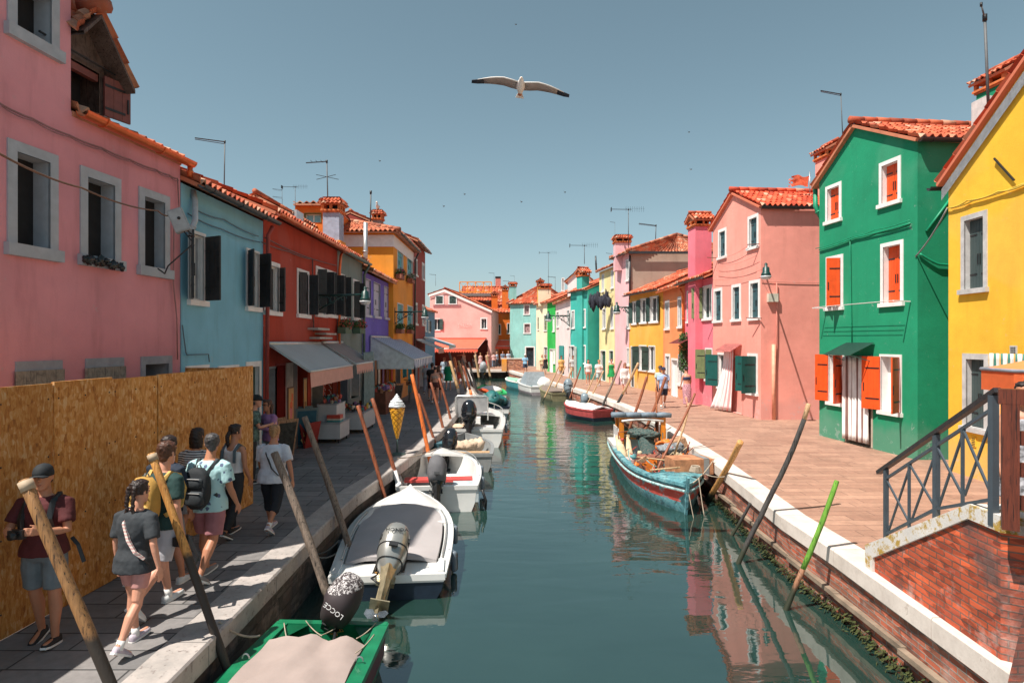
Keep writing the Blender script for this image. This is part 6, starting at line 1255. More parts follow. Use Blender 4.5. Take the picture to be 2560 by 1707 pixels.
m_=mk('teal_boat','teal hulled boat with cream rim beyond the grey hooded one',(1.3,47.0),(-.4,52.5),1.7,[sim('teal_hull',(.05,.25,.28),.4,var=.15)]*3,fb=.6,sheer=.1,deck=sim('cream_rim',(.7,.72,.66),.5),gw=.12)
m_['deck'](.3,.9,sim('pale_green_cover',(.25,.5,.35),.7),'cover',lift=.03,shrink=.15,camber=.05)
r=empty('outboard_at_wall',(4.0,34.3,WZ),'small grey outboard hanging at the wall below the slender pair of poles','outboard motor'); motor(r,Matrix.Translation((0,0,.2)),sim('steel_blue_cowl',(.2,.26,.3)),IRON,tilt=0,s=1.3,name='motor_unit')
# N: fishing boat
CY,nt,b=mat('peeling_turquoise'); o=coords(nt); c=ramp(nt,noi(nt,o,5,7,.75),[(.35,(.03,.11,.14)),(.5,(.09,.27,.31)),(.66,(.24,.44,.46))]); c=mixc(nt,ramp(nt,noi(nt,o,9,8,.8),[(.55,0.),(.61,1.)]),c,(.05,.035,.03)); nt.links.new(c,b.inputs['Base Color']); b.inputs['Roughness'].default_value=.7; bump(nt,b,noi(nt,o,15,6,.7),.5,.02)
CR,nt,b=mat('peeling_red'); o=coords(nt); c=ramp(nt,noi(nt,o,4,7,.75),[(.46,(.40,.045,.03)),(.54,(.48,.07,.05)),(.60,(.10,.28,.32))]); nt.links.new(c,b.inputs['Base Color']); b.inputs['Roughness'].default_value=.7; bump(nt,b,noi(nt,o,15,6,.7),.4,.02)
n_=mk('fishing_boat','battered turquoise and red fishing boat loaded with nets and gear, orange cabin',(3.95,20.6),(3.72,13.3),1.80,[CY,CR,CY],fb=.52,sheer=.13,tr=.85,deck=CY,gw=.13,stripe=True,floor=.2,rake=.3,bowpow=3.6)
n_['deck'](.84,.985,CY,'foredeck',camber=.05)
rt=n_['root']; L=n_['L']; VARN=sim('orange_varnished_wood',(.68,.22,.02),.35,var=.2,bs=.1,coat=.3,stretch=(1,1,.3)); 
# local: bow +y is toward camera (world -Y); local +x = world -x
mb=MB(); 
y0,y1=1.0,1.9; zb,zt=.6,1.43
for x in(-.62,.62): mb.box((x,y1,(zb+zt)/2-.1),(.14,.10,zt-zb+.3)); mb.box((x,y0,(zb+zt)/2),(.10,.10,zt-zb))
mb.box((0,y1-.75,zt-.08),(1.3,.06,.16)); mb.box((0,y1-.75,.82),(1.3,.06,.16)); mb.box((0,y1-.6,.74),(1.25,.35,.05)); mb.box((0,y1,zt-.05),(1.3,.08,.1)); mb.build('cabin',VARN,rt)
mb=MB(); mb.box((0,y1-.75,1.11),(1.15,.012,.42)); GC=sim('clear_glass',(.8,.85,.85),.02,bs=0,var=.02); GC.node_tree.nodes['Principled BSDF'].inputs['Transmission Weight'].default_value=1; GC.node_tree.nodes['Principled BSDF'].inputs['IOR'].default_value=1.05; mb.build('cabin_window',GC,rt)
mb=MB(); 
for x in (-.715,.715): mb.box((x,(y0+y1)/2,.85),(.03,1.0,.5)); mb.box((x*1.1,(y0+y1)/2,.60),(.22,1.5,.10))
mb.box((0,1.2,.55),(1.5,.05,.55)); mb.build('cabin_side',WGEL,rt)
mb=MB()
for k in range(4): mb.tube([V((-.85+.45*k,y1+.05,zt+.07)),V((-.62+.45*k,y1+.05,zt+.09)),V((-.42+.45*k,y1+.05,zt+.07))],[.07,.085,.065],10)
mb.box((0,(y0+y1)/2,zt+.03),(1.6,1.0,.05)); mb.build('rolled_awning',sim('blue_grey_tarp',(.16,.21,.26),.7,bs=.4,bsc=10),rt)
mb=MB()
mb.tube([V((-.62+.42*0,y1+.06,zt-.1)),V((-.2,y1+.06,zt-.05)),V((.2,y1+.06,zt-.05)),V((.62,y1+.06,zt-.1))],.035,8); mb.build('white_fluorescent_tube',WPAINT,rt)
mb=MB(); c=V((-.28,y1-.45,.92)); mb.tube([c+V((math.cos(t)*.22,0,math.sin(t)*.22)) for t in [2*pi*i/20 for i in range(21)]],.02,6); 
for i in range(3): mb.tube([c,c+V((math.cos(i*2.09+.5)*.24,0,math.sin(i*2.09+.5)*.24))],.013,5)
mb.build('steering_wheel',IRON,rt)
NET,nt,b=mat('fishing_net'); o=coords(nt); c=ramp(nt,noi(nt,o,22,5,.8),[(.35,(.02,.05,.05)),(.55,(.09,.14,.13)),(.68,(.28,.12,.08))]); nt.links.new(c,b.inputs['Base Color']); b.inputs['Roughness'].default_value=.9; bump(nt,b,noi(nt,o,70,3),1.,.02)
mb=MB(); mb.tube([V((.1,2.5,1.35)),V((.02,2.6,1.1)),V((-.05,2.75,.7)),V((-.15,2.9,.3))],[.12,.2,.26,.34],14)
for k in range(6): mb.blob((.25-.07*k,2.4+.05*k,1.25+.03*math.sin(k*2)),(.22,.16,.12),10,8,jit=1.)
mb.build('hanging_net',NET,rt)
mb=MB()
for k in range(9): mb.tube([V((.25-.09*k,2.45+.07*(k%3),1.3)),V((.2-.08*k,2.75,.8)),V((.25-.11*k,3.05,.25))],.012,5)
mb.build('net_cords',sim('teal_cord',(.04,.12,.12),.8),rt)
CREAMC=sim('cream_sail_cloth',(.58,.46,.30),.8,bs=.4,bsc=9)
mb=MB(); mb.tube([V((.75,2.0,1.1)),V((.72,2.5,.85)),V((.65,2.95,.35))],[.07,.12,.15],10,ell=.6); mb.tube([V((.45,2.1,1.15)),V((.5,2.6,.8)),V((.4,2.9,.35))],[.05,.09,.1],10,ell=.6); mb.build('cloth_bundles',CREAMC,rt)
RUST=sim('rusty_iron',(.28,.085,.03),.8,var=.5,sc=12,bs=.7); ORG=sim('orange_plastic',(.75,.18,.02),.5,var=.3); CRW=woodmat('old_crate_wood',(.20,.10,.05),(.42,.24,.14),(4,4,4),.8)
mb=MB(); mb.tube([V((.82,2.9,.62)),V((-.75,3.3,.66))],.025,8); mb.tube([V((-.2,3.2,.3)),V((-.55,1.3,1.55))],.045,8); mb.tube([V((-.55,1.3,1.55)),V((-.75,.2,2.4))],.028,8); mb.tube([V((.2,2.3,.2)),V((.1,2.3,1.4)),V((-.3,2.3,1.4)),V((-.3,2.3,.2))],.018,6); mb.tube([V((.75,2.2,.5)),V((.75,2.2,1.25)),V((.2,2.2,1.3))],.018,6); mb.build('winch_frame',RUST,rt)
mb=MB(); 
for k in range(7): mb.tube([V((-.45+math.cos(t)*.15+.03*k,3.1+.04*k,.62+.05*k+math.sin(t)*.12)) for t in [2*pi*i/10 for i in range(11)]],.035,6)
mb.blob((-.42,3.2,.95),(.15,.15,.14),10,8,jit=.6); mb.build('orange_rope_coil',ORG,rt)
mb=MB(); mb.box((.15,3.6,.45),(.75,.5,.5)); mb.build('rusty_crate',sim('rust_brown_box',(.25,.09,.06),.7,var=.4,sc=8,bs=.4),rt); mb=MB(); mb.box((.1,3.87,.5),(.3,.03,.35)); mb.build('orange_panel',ORG,rt)
mb=MB(); 
for k in range(5): mb.box((.62,3.4,.25+k*.055),(.3,.38,.045))
mb.build('stacked_trays',sim('pink_white_trays',(.65,.45,.42),.6,var=.2),rt)
mb=MB(); mb.box((-.62,3.5,.75),(.95,.7,.28)); mb.box((-.62,3.5,.4),(.85,.6,.45)); mb.mi=1; mb.box((-.45,3.86,.78),(.18,.01,.13)); mb.build('fish_box',[sim('mauve_brown_box',(.30,.18,.15),.6,var=.3),WPAINT],rt)
mb=MB(); mb.box((-.62,3.2,1.05),(.7,.5,.25),Matrix.Rotation(R(20),3,'Y')); mb.build('wooden_crate',CRW,rt)
mb=MB(); 
for k in range(4): mb.blob((-.62+.06*k,3.5+.06*k,1.0),(.3,.25,.14),12,8,jit=1.1)
mb.build('net_heap',sim('mixed_net',(.22,.24,.26),.9,var=.6,sc=25,bs=1),rt)
mb=MB(); mb.X=Matrix.Translation((-.12,3.3,.55))@Matrix.Rotation(pi/2,4,'Y'); mb.lathe([(.20,-.06),(.26,-.04),(.26,.04),(.20,.06),(.13,.06),(.13,-.06)],18); mb.X=Matrix.Identity(4); mb.build('old_tyre',sim('tyre_rubber',(.02,.022,.026),.8),rt)
mb=MB(); mb.X=Matrix.Translation((-.42,L-1.25,.88))@Matrix.Rotation(R(12),4,'Z'); mb.box((0,0,.0),(.95,.6,.36)); mb.build('rusty_chest',sim('rusty_chest_paint',(.45,.20,.10),.75,var=.45,sc=5,bs=.5),rt)
mb=MB(); mb.X=Matrix.Translation((-.42,L-1.25,.88))@Matrix.Rotation(R(12),4,'Z'); mb.box((-.3,0,.01),(.13,.62,.38)); mb.build('lead_weight',sim('lead_grey',(.25,.26,.26),.6,bs=.5),rt)
CLUT=[RUST,ORG,CRW,sim('turq_scrap',(.12,.34,.36),.7,var=.4),CREAMC,sim('dark_scrap',(.03,.03,.035),.7),sim('red_scrap',(.42,.06,.04),.7,var=.3)]
rc=random.Random(9)
for k,nm in enumerate(('rusty_scraps','orange_floats','wood_scraps','turquoise_scraps','cream_rags','dark_gear','red_scraps')):
    mb=MB()
    for i in range(16):
        y=rc.uniform(2.2,L-1.5); x=rc.uniform(-.75,.75); z=.22+rc.uniform(0,.38)+(.25 if abs(x)>.45 else 0); s=rc.uniform(.03,.11)
        t_=rc.random()
        if t_<.35: mb.box((x,y,z),(s*1.6,s,s*.8),Matrix.Rotation(rc.random()*3,3,(rc.random(),rc.random(),1)))
        elif t_<.65: mb.blob((x,y,z),(s,s*.8,s*.7),8,6,jit=.8)
        else: a=V((x,y,z)); d=V((rc.uniform(-.3,.3),rc.uniform(-.4,.4),rc.uniform(0,.4))); mb.tube([a,a+d*.5+V((.04,.03,0)),a+d],.012,5)
    o=mb.build(nm,CLUT[k],rt); o['kind']='stuff'
for sg in (-1,1):
    mb=MB(); mb.tube([V((sg*(n_['w'](s)+.035),L*s+.3*max(0,(s-.6)/.4),n_['zg'](s)-.13)) for s in [i/14 for i in range(15)]],.03,8); mb.build('rubbing_strake',sim('pale_turq_wood',(.30,.46,.46),.8,var=.5,sc=14,bs=.5),rt)
mb=MB(); mb.tube([V((.6,L-2.4,.75)),V((-.3,L-1.9,.73))],.02,6); mb.tube([V((.55,L-.9,.72)),V((-.1,L-.75,.82))],.02,6); mb.build('boathook',WPT,rt)
mb=MB(); mb.box((0,L+.28,.35),(.05,.10,1.0),Matrix.Rotation(R(-14),3,'X')); mb.build('stem_post',CY,rt)
mb=MB(); 
for k in range(6): mb.tube([V((-.35+math.cos(t)*(.14-.01*k),L-.35+math.sin(t)*.12,.82+.02*k)) for t in [2*pi*i/10 for i in range(11)]],.014,5)
mb.build('coiled_rope',ROPE,rt)
rope(rt,[V((-.5,L-.1,.8)),V((-.7,L+.6,.9))],.01); rope(rt,[V((-.3,L+.1,.75)),V((-.35,L+.35,-.0))],.01); rope(rt,[V((0,L+.3,.7)),V((-.1,L+.5,-.05))],.008)
for lab,a,b in (('dark mooring rope from the white covered boat to the split grey pole',(-2.62,9.3,-.3),(-2.82,8.7,-.1)),('pale mooring rope from the green boat towards the kerb',(-2.66,6.6,-.25),(-2.95,6.3,.03)),('mooring rope from the open white boat bow to the stickered pole',(-2.1,17.3,-.1),(-2.6,14.2,.2)),('mooring rope from the cabin boat bow to the kerb',(-1.6,28.2,.0),(-2.2,27,.02)),('thin rope from the fishing boat bow to the golden stump pole',(3.9,13.5,-.2),(4.75,14.7,.1))):
    mb=MB(); mb.tube(wire([V(a),V(b)],.06,8),.012,6); mb.build('mooring_rope',DROPE if 'dark' in lab else ROPE,None,label=lab,cat='rope',group='mooring ropes')
for sg,ss in ((1,.25),(1,.55),(-1,.4)):
    for bt in (b_,c_,e_):
        x=sg*(bt['w'](ss)+.06); y=bt['L']*ss; z=bt['zg'](ss); mb=MB(); mb.tube([V((x,y,z-.05)),V((x,y,z-.30))],[.05,.05],10,round_=True); mb.tube([V((sg*(bt['w'](ss)-.03),y,z+.03)),V((x,y,z))],.008,5); mb.build('fender',sim('fender_blue_grey',(.16,.2,.24),.5,var=.3),bt['root'])
for o in rt.children:
    n0=o.name.split('.')[0]
    if n0 in('hanging_net','net_cords','cloth_bundles','winch_frame','fish_box','wooden_crate','net_heap','old_tyre'): o.location.z-=.22
    elif n0 in('rusty_crate','orange_panel','orange_rope_coil','rusty_chest','lead_weight'): o.location.z-=.1
o_=mk('white_skiff','small white skiff squeezed between the fishing boat and the right quay',(4.72,16.4),(4.6,19.8),.9,[WGEL]*3,fb=.5,sheer=.1,gw=.08)
# ---------- people ----------
SK1=sim('skin_light',(.62,.30,.20),.5,var=.08,bs=.05); SK2=sim('skin_tan',(.48,.21,.12),.5,var=.08,bs=.05)
def cl(name,col,**k): k.setdefault('rough',.85); k.setdefault('bs',.35); k.setdefault('bsc',22); return sim('cloth_'+name,col,**k)
HK=dict(rough=.5,bsc=50,bs=.8,sc=30,var=.55,stretch=(1,1,.12)); HD=cl('hair_dark',(.022,.012,.01),**HK); HB=cl('hair_brown',(.08,.032,.018),**HK); HBL=cl('hair_blond',(.34,.18,.08),**HK); HGR=cl('hair_grey',(.06,.055,.055),**HK)
def pol(p,q,r0,r1,n=10): return [(p,r0),(q,r1)]
def person(label,pos,head,H,skin=SK1,stride=.25,lead=1,arms=((8,15),(8,15)),arm_out=(8,8),top=None,top_kind='tee',bottom=None,bot_kind='shorts',shoes=None,hair=None,hair_kind='short',vox=.012,lean=3,fine=False,group=None,look=0,extra=None,build=1.,hands=True,socks=None,stand=0,grip=False):
    k=H/1.75; root=empty('person',pos,label,'person',group,rz=head); root.scale=(k,k,k)
    b=build; le=R(lean); wz=.97
    def T(x,y,z): # torso lean about hip
        dy=(z-.95)*math.sin(le); return V((x,y+dy,z-(1-math.cos(le))*(z-.95)))
    # legs
    legs=[]; st=math.atan2(stride,.86)
    for sg in (-1,1):
        a=st if sg==lead else -st*1.05; kn=R(6) if sg==lead else R(34*min(1,stride/.25))
        hip=V((sg*.095*b,0,.93)); knee=hip+V((sg*.012+stand*sg*.02,math.sin(a)*.43,-math.cos(a)*.43)); an=knee+V((0,math.sin(a-kn)*.42,-math.cos(a-kn)*.42)); legs.append((sg,hip,knee,an,a-kn if sg!=lead else a-kn))
    low=min(l[3].z for l in legs)-.075; off=V((0,0,-low))
    legs=[(s,h_+off,kk+off,an+off,a) for s,h_,kk,an,a in legs]; dz=off.z
    TT=lambda x,y,z: T(x,y,z)+off
    arm=[]
    for i,sg in enumerate((-1,1)):
        fa,el=arms[i]; fa=R(fa);el=R(el);ao=R(arm_out[i]); sh=TT(sg*.185*b,-.01,1.41); d=V((sg*math.sin(ao),math.sin(fa)*math.cos(ao),-math.cos(fa)*math.cos(ao))); elb=sh+d*.29
        f2=fa+el; inn=R(6 if el<R(50) else 38); d2=V((-sg*math.sin(inn)+sg*math.sin(ao)*.8,math.sin(f2)*math.cos(inn),-math.cos(f2)*math.cos(inn))).normalized(); wr=elb+d2*.25; arm.append((sg,sh,elb,wr,d2))
    mb=MB(); N=12 if vox<.02 else 8
    def ring(x,y,z,rx,ry,n=16): c=TT(x,y,z); return [c+V((rx*math.copysign(abs(math.cos(a))**.85,math.cos(a)),ry*math.sin(a),0)) for a in [2*pi*i/n for i in range(n)]]
    torso=[(.86,.10,.08),(.93,.165,.115),(1.0,.165,.115),(1.08,.145,.10),(1.18,.15,.105),(1.28,.175,.12),(1.36,.18,.115),(1.42,.155,.095),(1.46,.09,.07),(1.49,.058,.058)]
    mb.smooth=True; mb.loft([ring(0,0,z,rx*b,ry*b) for z,rx,ry in torso]+[ring(0,.01,1.56,.055,.056),ring(0,.015,1.60,.05,.05)])
    hc=TT(0,.025,1.665); HR=Matrix.Rotation(R(look),3,'Z')
    hp_=[(-.125,.03,.035,.045),(-.105,.05,.055,.03),(-.07,.062,.075,.015),(-.03,.070,.088,.005),(.01,.074,.095,0),(.05,.075,.097,-.003),(.085,.066,.087,-.006),(.108,.045,.06,-.008),(.118,.015,.02,-.008)]
    mb.loft([[hc+HR@V((rx*math.cos(a),y+ry*math.sin(a),z)) for a in [2*pi*i/16 for i in range(16)]] for z,rx,ry,y in hp_])
    if fine:
        mb.tube([hc+HR@V((0,.088,.02)),hc+HR@V((0,.112,-.022)),hc+HR@V((0,.10,-.03))],[.008,.015,.011],8,round_=True)
        mb.blob(hc+HR@V((0,.085,-.062)),(.022,.013,.006),10,6); mb.blob(hc+HR@V((0,.083,-.074)),(.02,.013,.006),10,6)
        for sg in(-1,1): mb.blob(hc+HR@V((sg*.03,.085,.032)),(.02,.01,.006),8,6)
    if vox<.02:
        for sg in(-1,1): mb.blob(hc+HR@V((sg*.076,-.005,-.005)),(.012,.02,.032),8,8)
    for sg,h_,kk,an,a in legs:
        mb.tube([h_+V((0,0,.03)),h_.lerp(kk,.4)+V((0,.008,0)),kk+V((0,0,.04)),kk,kk.lerp(an,.3)-V((0,.018,0)),kk.lerp(an,.75),an],[.088*b,.078*b,.056*b,.052*b,.056*b,.038,.034],N,round_=True)
        f=R(0); up=V((0,0,-.04)); fp_=(a if sg!=lead else a*.3); 
        dirf=V((0,math.cos(fp_*-1.0 if 0 else -max(0,-a)*.9 if sg!=lead else .15),math.sin(-max(0,-a)*.9 if sg!=lead else .15)))
        mb.tube([an+V((0,-.035,-.035)),an+V((0,.02,-.04)),an+V((0,0,-.045))+dirf*.16],[.033,.036,.026],N,round_=True)
    for sg,sh,elb,wr,d2 in arm:
        mb.tube([sh-V((sg*.03,0,-.0)),sh+(elb-sh)*.25,elb,elb.lerp(wr,.3),wr],[.05*b,.046*b,.036*b,.036*b,.024],N,round_=True)
        x=V((0,1,0)).cross(d2).normalized() if abs(d2.y)<.9 else V((1,0,0)); side=(d2.cross(V((sg,0,0)))).normalized() if abs(d2.x)<.9 else V((0,1,0))
        # palm: flat in plane (d2, side), thickness along x
        nrm=d2.cross(side).normalized(); pc=wr+d2*.045
        mb.loft([[wr+d2*t+side*(w*math.cos(a))+nrm*(h_*math.sin(a)) for a in [2*pi*i/10 for i in range(10)]] for t,w,h_ in((-.01,.026,.02),(.03,.036,.016),(.08,.041,.013),(.092,.036,.01))])
        if fine or vox<.013:
            cd=nrm*(-1 if nrm.x*sg>0 else 1)
            for fi,(o,l) in enumerate(((.031,.064),(.011,.075),(-.010,.070),(-.029,.055))):
                p0=wr+d2*.085+side*o; c1=.35 if not grip else .9; p1=p0+d2*l*.45+cd*l*.12*c1*2; p2=p1+(d2*math.cos(c1)+cd*math.sin(c1)).normalized()*l*.33; p3=p2+(d2*math.cos(c1*2)+cd*math.sin(c1*2))*l*.25
                mb.tube([p0-d2*.01,p1,p2,p3],[.0095,.009,.008,.007],7,round_=True)
            p0=wr+d2*.03+side*.032; mb.tube([p0,p0+side*.022+d2*.03+cd*.008,p0+side*.026+d2*.058+cd*.02],[.012,.0105,.0085],7,round_=True)
        else: mb.blob(wr+d2*.11,(.03,.03,.04),8,6)
    def rem(v,sm=4,disp=0,tn='folds',ts=.09):
        def f(o):
            m=o.modifiers.new('merge','REMESH'); m.mode='VOXEL'; m.voxel_size=v; m.use_smooth_shade=True
            if sm: q=o.modifiers.new('smooth','SMOOTH'); q.iterations=sm; q.factor=.5
            if disp:
                t=bpy.data.textures.get(tn) or bpy.data.textures.new(tn,'CLOUDS'); t.noise_scale=ts; dm=o.modifiers.new('folds','DISPLACE'); dm.texture=t; dm.strength=disp; dm.mid_level=.5
        return f
    body=mb.build('body',skin,root,mods=[rem(vox*(.55 if fine else .75 if vox<.02 else 1),2)])
    g=.014 if vox<.02 else .02
    # top
    if top:
        mb=MB(); mb.smooth=True; tk=top_kind
        if tk in('tee','shirt','blouse','tank','long'):
            hem={'tee':.90,'shirt':.86,'blouse':.84,'tank':.95,'long':.88}[tk]; fl={'blouse':.045,'shirt':.03,'tee':.028,'tank':0,'long':.02}[tk]
            R_=[(hem-.0,.165+fl+.012,.12+fl),(.98,.165+fl*.9,.118+fl*.9)]+[(z,rx+fl*.5,ry+fl*.5) for z,rx,ry in torso[3:]]
            R_=[q for q in R_ if q[0]<=1.47]; 
            if tk=='tank': R_=[q for q in R_ if q[0]<=1.37]
            mb.loft([ring(0,0,z,rx*b+g,ry*b+g) for z,rx,ry in R_]+([ring(0,0,1.475,.075,.075)] if tk!='tank' else [ring(0,0,1.40,.10,.09)]))
            if tk=='tank':
                for sg in(-1,1): mb.tube([TT(sg*.09,-.09,1.38),TT(sg*.085,-.03,1.465),TT(sg*.085,.06,1.44)],[.03,.022,.025],8,round_=True)
            else:
                for sg,sh,elb,wr,d2 in arm:
                    if tk=='long': mb.tube([sh-V((sg*.04,0,0)),sh,elb,wr],[.06*b+g,.056*b+g,.046*b+g,.035+g],N,round_=True)
                    else: e=sh.lerp(elb,.72 if tk!='blouse' else .8); mb.tube([sh-V((sg*.05,0,-.005)),sh,e],[.055*b+g,.058*b+g,.062*b+g],N)
        elif tk=='dress':
            R_=[(.55,.27,.22),(.7,.24,.19),(.85,.21,.165),(.98,.175,.13),(1.08,.15,.11),(1.18,.155,.11),(1.28,.18,.125),(1.36,.18,.12)]
            mb.loft([ring(0,0,z,rx*b+g,ry*b+g) for z,rx,ry in R_]+[ring(0,0,1.41,.12,.09)])
            for sg in(-1,1): mb.tube([TT(sg*.09,-.08,1.38),TT(sg*.085,-.02,1.46),TT(sg*.085,.06,1.42)],.018,8,round_=True)
        elif tk=='dress_sleeves':
            R_=[(.58,.26,.21),(.72,.23,.19),(.86,.20,.16),(.98,.175,.13),(1.08,.15,.11),(1.18,.155,.11),(1.28,.18,.125),(1.36,.18,.12),(1.44,.14,.09)]
            mb.loft([ring(0,0,z,rx*b+g,ry*b+g) for z,rx,ry in R_]+[ring(0,0,1.475,.07,.07)])
            for sg,sh,elb,wr,d2 in arm: mb.tube([sh-V((sg*.04,0,0)),sh,elb,elb.lerp(wr,.4)],[.06+g,.056+g,.05+g,.045+g],N)
        elif tk=='bandeau': mb.loft([ring(0,0,z,rx*b+g,ry*b+g) for z,rx,ry in ((1.2,.152,.107),(1.28,.175,.12),(1.35,.18,.117))])
        mb.build({'dress':'dress','dress_sleeves':'dress','tank':'tank_top','shirt':'shirt','blouse':'blouse','long':'shirt','bandeau':'bandeau_top'}.get(tk,'t_shirt'),top,root,mods=[rem(vox,3,.018 if vox<.02 else 0)])
    if bottom:
        mb=MB(); mb.smooth=True; bk=bot_kind
        if bk=='skirt': mb.loft([ring(0,0,z-0*dz,rx,ry) for z,rx,ry in ((.12,.19,.17),(.35,.19,.17),(.6,.20,.17),(.8,.21,.16),(.95,.185,.135),(1.04,.16,.115))])
        else:
            mb.loft([ring(0,0,z,rx*b+g,ry*b+g) for z,rx,ry in ((.84,.12,.09),(.90,.165,.118),(.98,.168,.12),(1.04,.155,.11))])
            fr={'shorts':.85,'tight':.62,'mini':.35,'trousers':2.0,'capri':1.45}[bk]; fl={'shorts':.022,'tight':.0,'mini':.01,'trousers':.008,'capri':.006}[bk]
            for sg,h_,kk,an,a in legs:
                if fr<=1: e=h_.lerp(kk,fr); mb.tube([h_+V((0,0,.04)),h_.lerp(kk,fr*.5),e],[.092*b+g*.6,.088*b+g*.6+fl*.5,(.078-.02*fr)*b+g+fl],N)
                else: e=kk.lerp(an,min(.93,fr-1)); mb.tube([h_+V((0,0,.04)),h_.lerp(kk,.5),kk,kk.lerp(an,.35),e],[.092*b+g*.6,.08*b+g+fl,.056*b+g+fl,.058*b+g+fl,.046+g+fl],N)
        mb.build({'skirt':'skirt','trousers':'trousers','capri':'trousers'}.get(bk,'shorts'),bottom,root,mods=[rem(vox,2,.012 if vox<.02 else 0)])
    for sg,h_,kk,an,a in legs:
        if shoes:
            e=-max(0,-a)*.9 if sg!=lead else .15; df=V((0,math.cos(e),math.sin(e))); nf=V((0,-math.sin(e),math.cos(e))); mb=MB(); mb.smooth=True
            c=an+V((0,0,-.045)); mb.loft([[c+df*y+V((x*w,0,0))+nf*z for x,z in((-1,-.028),(1,-.028),(1.,-.0),(.75,hh),(-.75,hh),(-1.,-.0))] for y,w,hh in((-.075,.022,.03),(-.06,.034,.045),(.0,.038,.05),(.08,.044,.025),(.15,.042,.012),(.185,.025,.005))])
            sh_=mb.build('shoe',shoes,root); mb=MB(); mb.loft([[c+df*y+V((x*w,0,0))+nf*z for x,z in((-1,-.032),(1,-.032),(1,-.012),(-1,-.012))] for y,w in((-.08,.025),(-.06,.037),(0,.041),(.08,.047),(.15,.045),(.19,.028))]); mb.build('sole',WPAINT,sh_)
        if socks: mb=MB(); mb.tube([an+V((0,0,-.03)),an.lerp(kk,.16)],[.04,.042],10); mb.build('sock',socks,root)
    if hair:
        mb=MB(); mb.smooth=True; h0=HR
        def cap_(r=1.0,zl=-.05,front=.03):
            rg=[]
            for z,rx,ry,y in hp_[3:]:
                q=[]
                for a in [2*pi*i/20 for i in range(20)]:
                    f=math.sin(a); sc=1.13 if f<.35 or z>.06 else .80
                    q.append(hc+h0@V((rx*math.cos(a)*sc*r,y+ry*f*sc*r,z*1.08+.006)))
                rg.append(q)
            mb.loft(rg)
        if hair_kind!='cap': cap_(1.02)
        hk=hair_kind
        if hk=='short': mb.blob(hc+h0@V((0,-.05,-.03)),(.062,.052,.06),10,8,jit=.2)
        if hk=='bob': mb.loft([[hc+h0@V((rx*math.cos(a),-.02+ry*math.sin(a)*(1 if math.sin(a)<0 else .45),z)) for a in [2*pi*i/16 for i in range(16)]] for z,rx,ry in((-.16,.095,.085),(-.08,.10,.10),(0,.092,.11),(.06,.08,.10))])
        if hk=='long': mb.loft([[hc+h0@V((rx*math.cos(a),-.045+ry*math.sin(a)*(1 if math.sin(a)<0 else .4),z)) for a in [2*pi*i/16 for i in range(16)]] for z,rx,ry in((-.33,.05,.03),(-.24,.085,.05),(-.14,.095,.07),(-.05,.095,.09),(.03,.09,.10))])
        if hk=='bun': mb.blob(hc+h0@V((0,-.11,.03)),(.045,.04,.045),10,8,jit=.3)
        if hk=='pony':
            mb.tube([hc+h0@V((0,-.095,.02)),hc+h0@V((.0,-.135,-.06)),hc+h0@V((0,-.125,-.17)),hc+h0@V((0,-.12,-.26))],[.028,.035,.03,.012],8,round_=True)
        if hk=='braids':
            for sg in(-1,1):
                for i in range(12): t=i/11; mb.blob(hc+h0@V((sg*(.045+.008*math.sin(i*3))-.0,-.10-.02*math.sin(t*pi)+.0,.05-.036*i)),(.026-.012*t*t,.022,.026),8,6)
        if hk in('cap','hat'):
            pass
        if hk!='cap' or True:
            ho=mb.build('hair',hair,root,mods=[rem(max(.007,vox*.7),1,.022,'strands',.028)] if mb.v else []) if mb.v else None
    if hair_kind=='cap':
        mb=MB(); mb.smooth=True; rg=[]
        for z,s in ((.015,1.16),(.05,1.15),(.09,1.0),(.118,.7),(.132,.25)): rg.append([hc+HR@V((.076*s*math.cos(a),-.002+.098*s*math.sin(a),z)) for a in [2*pi*i/18 for i in range(18)]])
        mb.loft(rg); c=hc+HR@V((0,.09,.03)); mb.loft([[hc+HR@V((x*w,y,z)) for x,z in ((-1,.02),(-.5,.032),(0,.036),(.5,.032),(1,.02),(1,.012),(0,.026),(-1,.012))] for y,w in((.07,.075),(.12,.075),(.16,.05))]); mb.build('cap',extra.get('cap',IRON),root)
        mb=MB(); mb.blob(hc+HR@V((0,-.04,-.03)),(.074,.066,.06),12,8); mb.build('hair',hair,root)
    if hair_kind=='hat': mb=MB(); mb.X=Matrix.Translation(hc); mb.lathe([(.17,.04),(.165,.055),(.095,.06),(.085,.13),(.04,.15),(0,.15)],16); mb.build('sun_hat',extra.get('hat',CREAMC),root)
    ex=extra or {}
    if 'glasses' in ex:
        mb=MB(); 
        for sg in(-1,1): mb.blob(hc+HR@V((sg*.032,.09,.018)),(.026,.01,.017),10,6); mb.bar(hc+HR@V((sg*.058,.085,.02)),hc+HR@V((sg*.079,.0,.015)),.004,.006)
        mb.build('sunglasses',IRON,root)
    elif fine:
        mb=MB()
        for sg in(-1,1): mb.blob(hc+HR@V((sg*.03,.083,.018)),(.012,.008,.007),10,6)
        mb.build('eyes',sim('eye_dark',(.05,.035,.03),.2),root); mb=MB()
        for sg in(-1,1): mb.tube([hc+HR@V((sg*.014,.093,.04)),hc+HR@V((sg*.045,.085,.042))],.0045,6)
        mb.build('eyebrows',HD,root)
        mb=MB(); mb.blob(hc+HR@V((0,.093,-.068)),(.021,.008,.0045),10,6); mb.build('lips',sim('lips_red',(.40,.12,.10),.5),root)
    return dict(root=root,TT=TT,hc=hc,arm=arm,legs=legs,HR=HR,dz=dz)
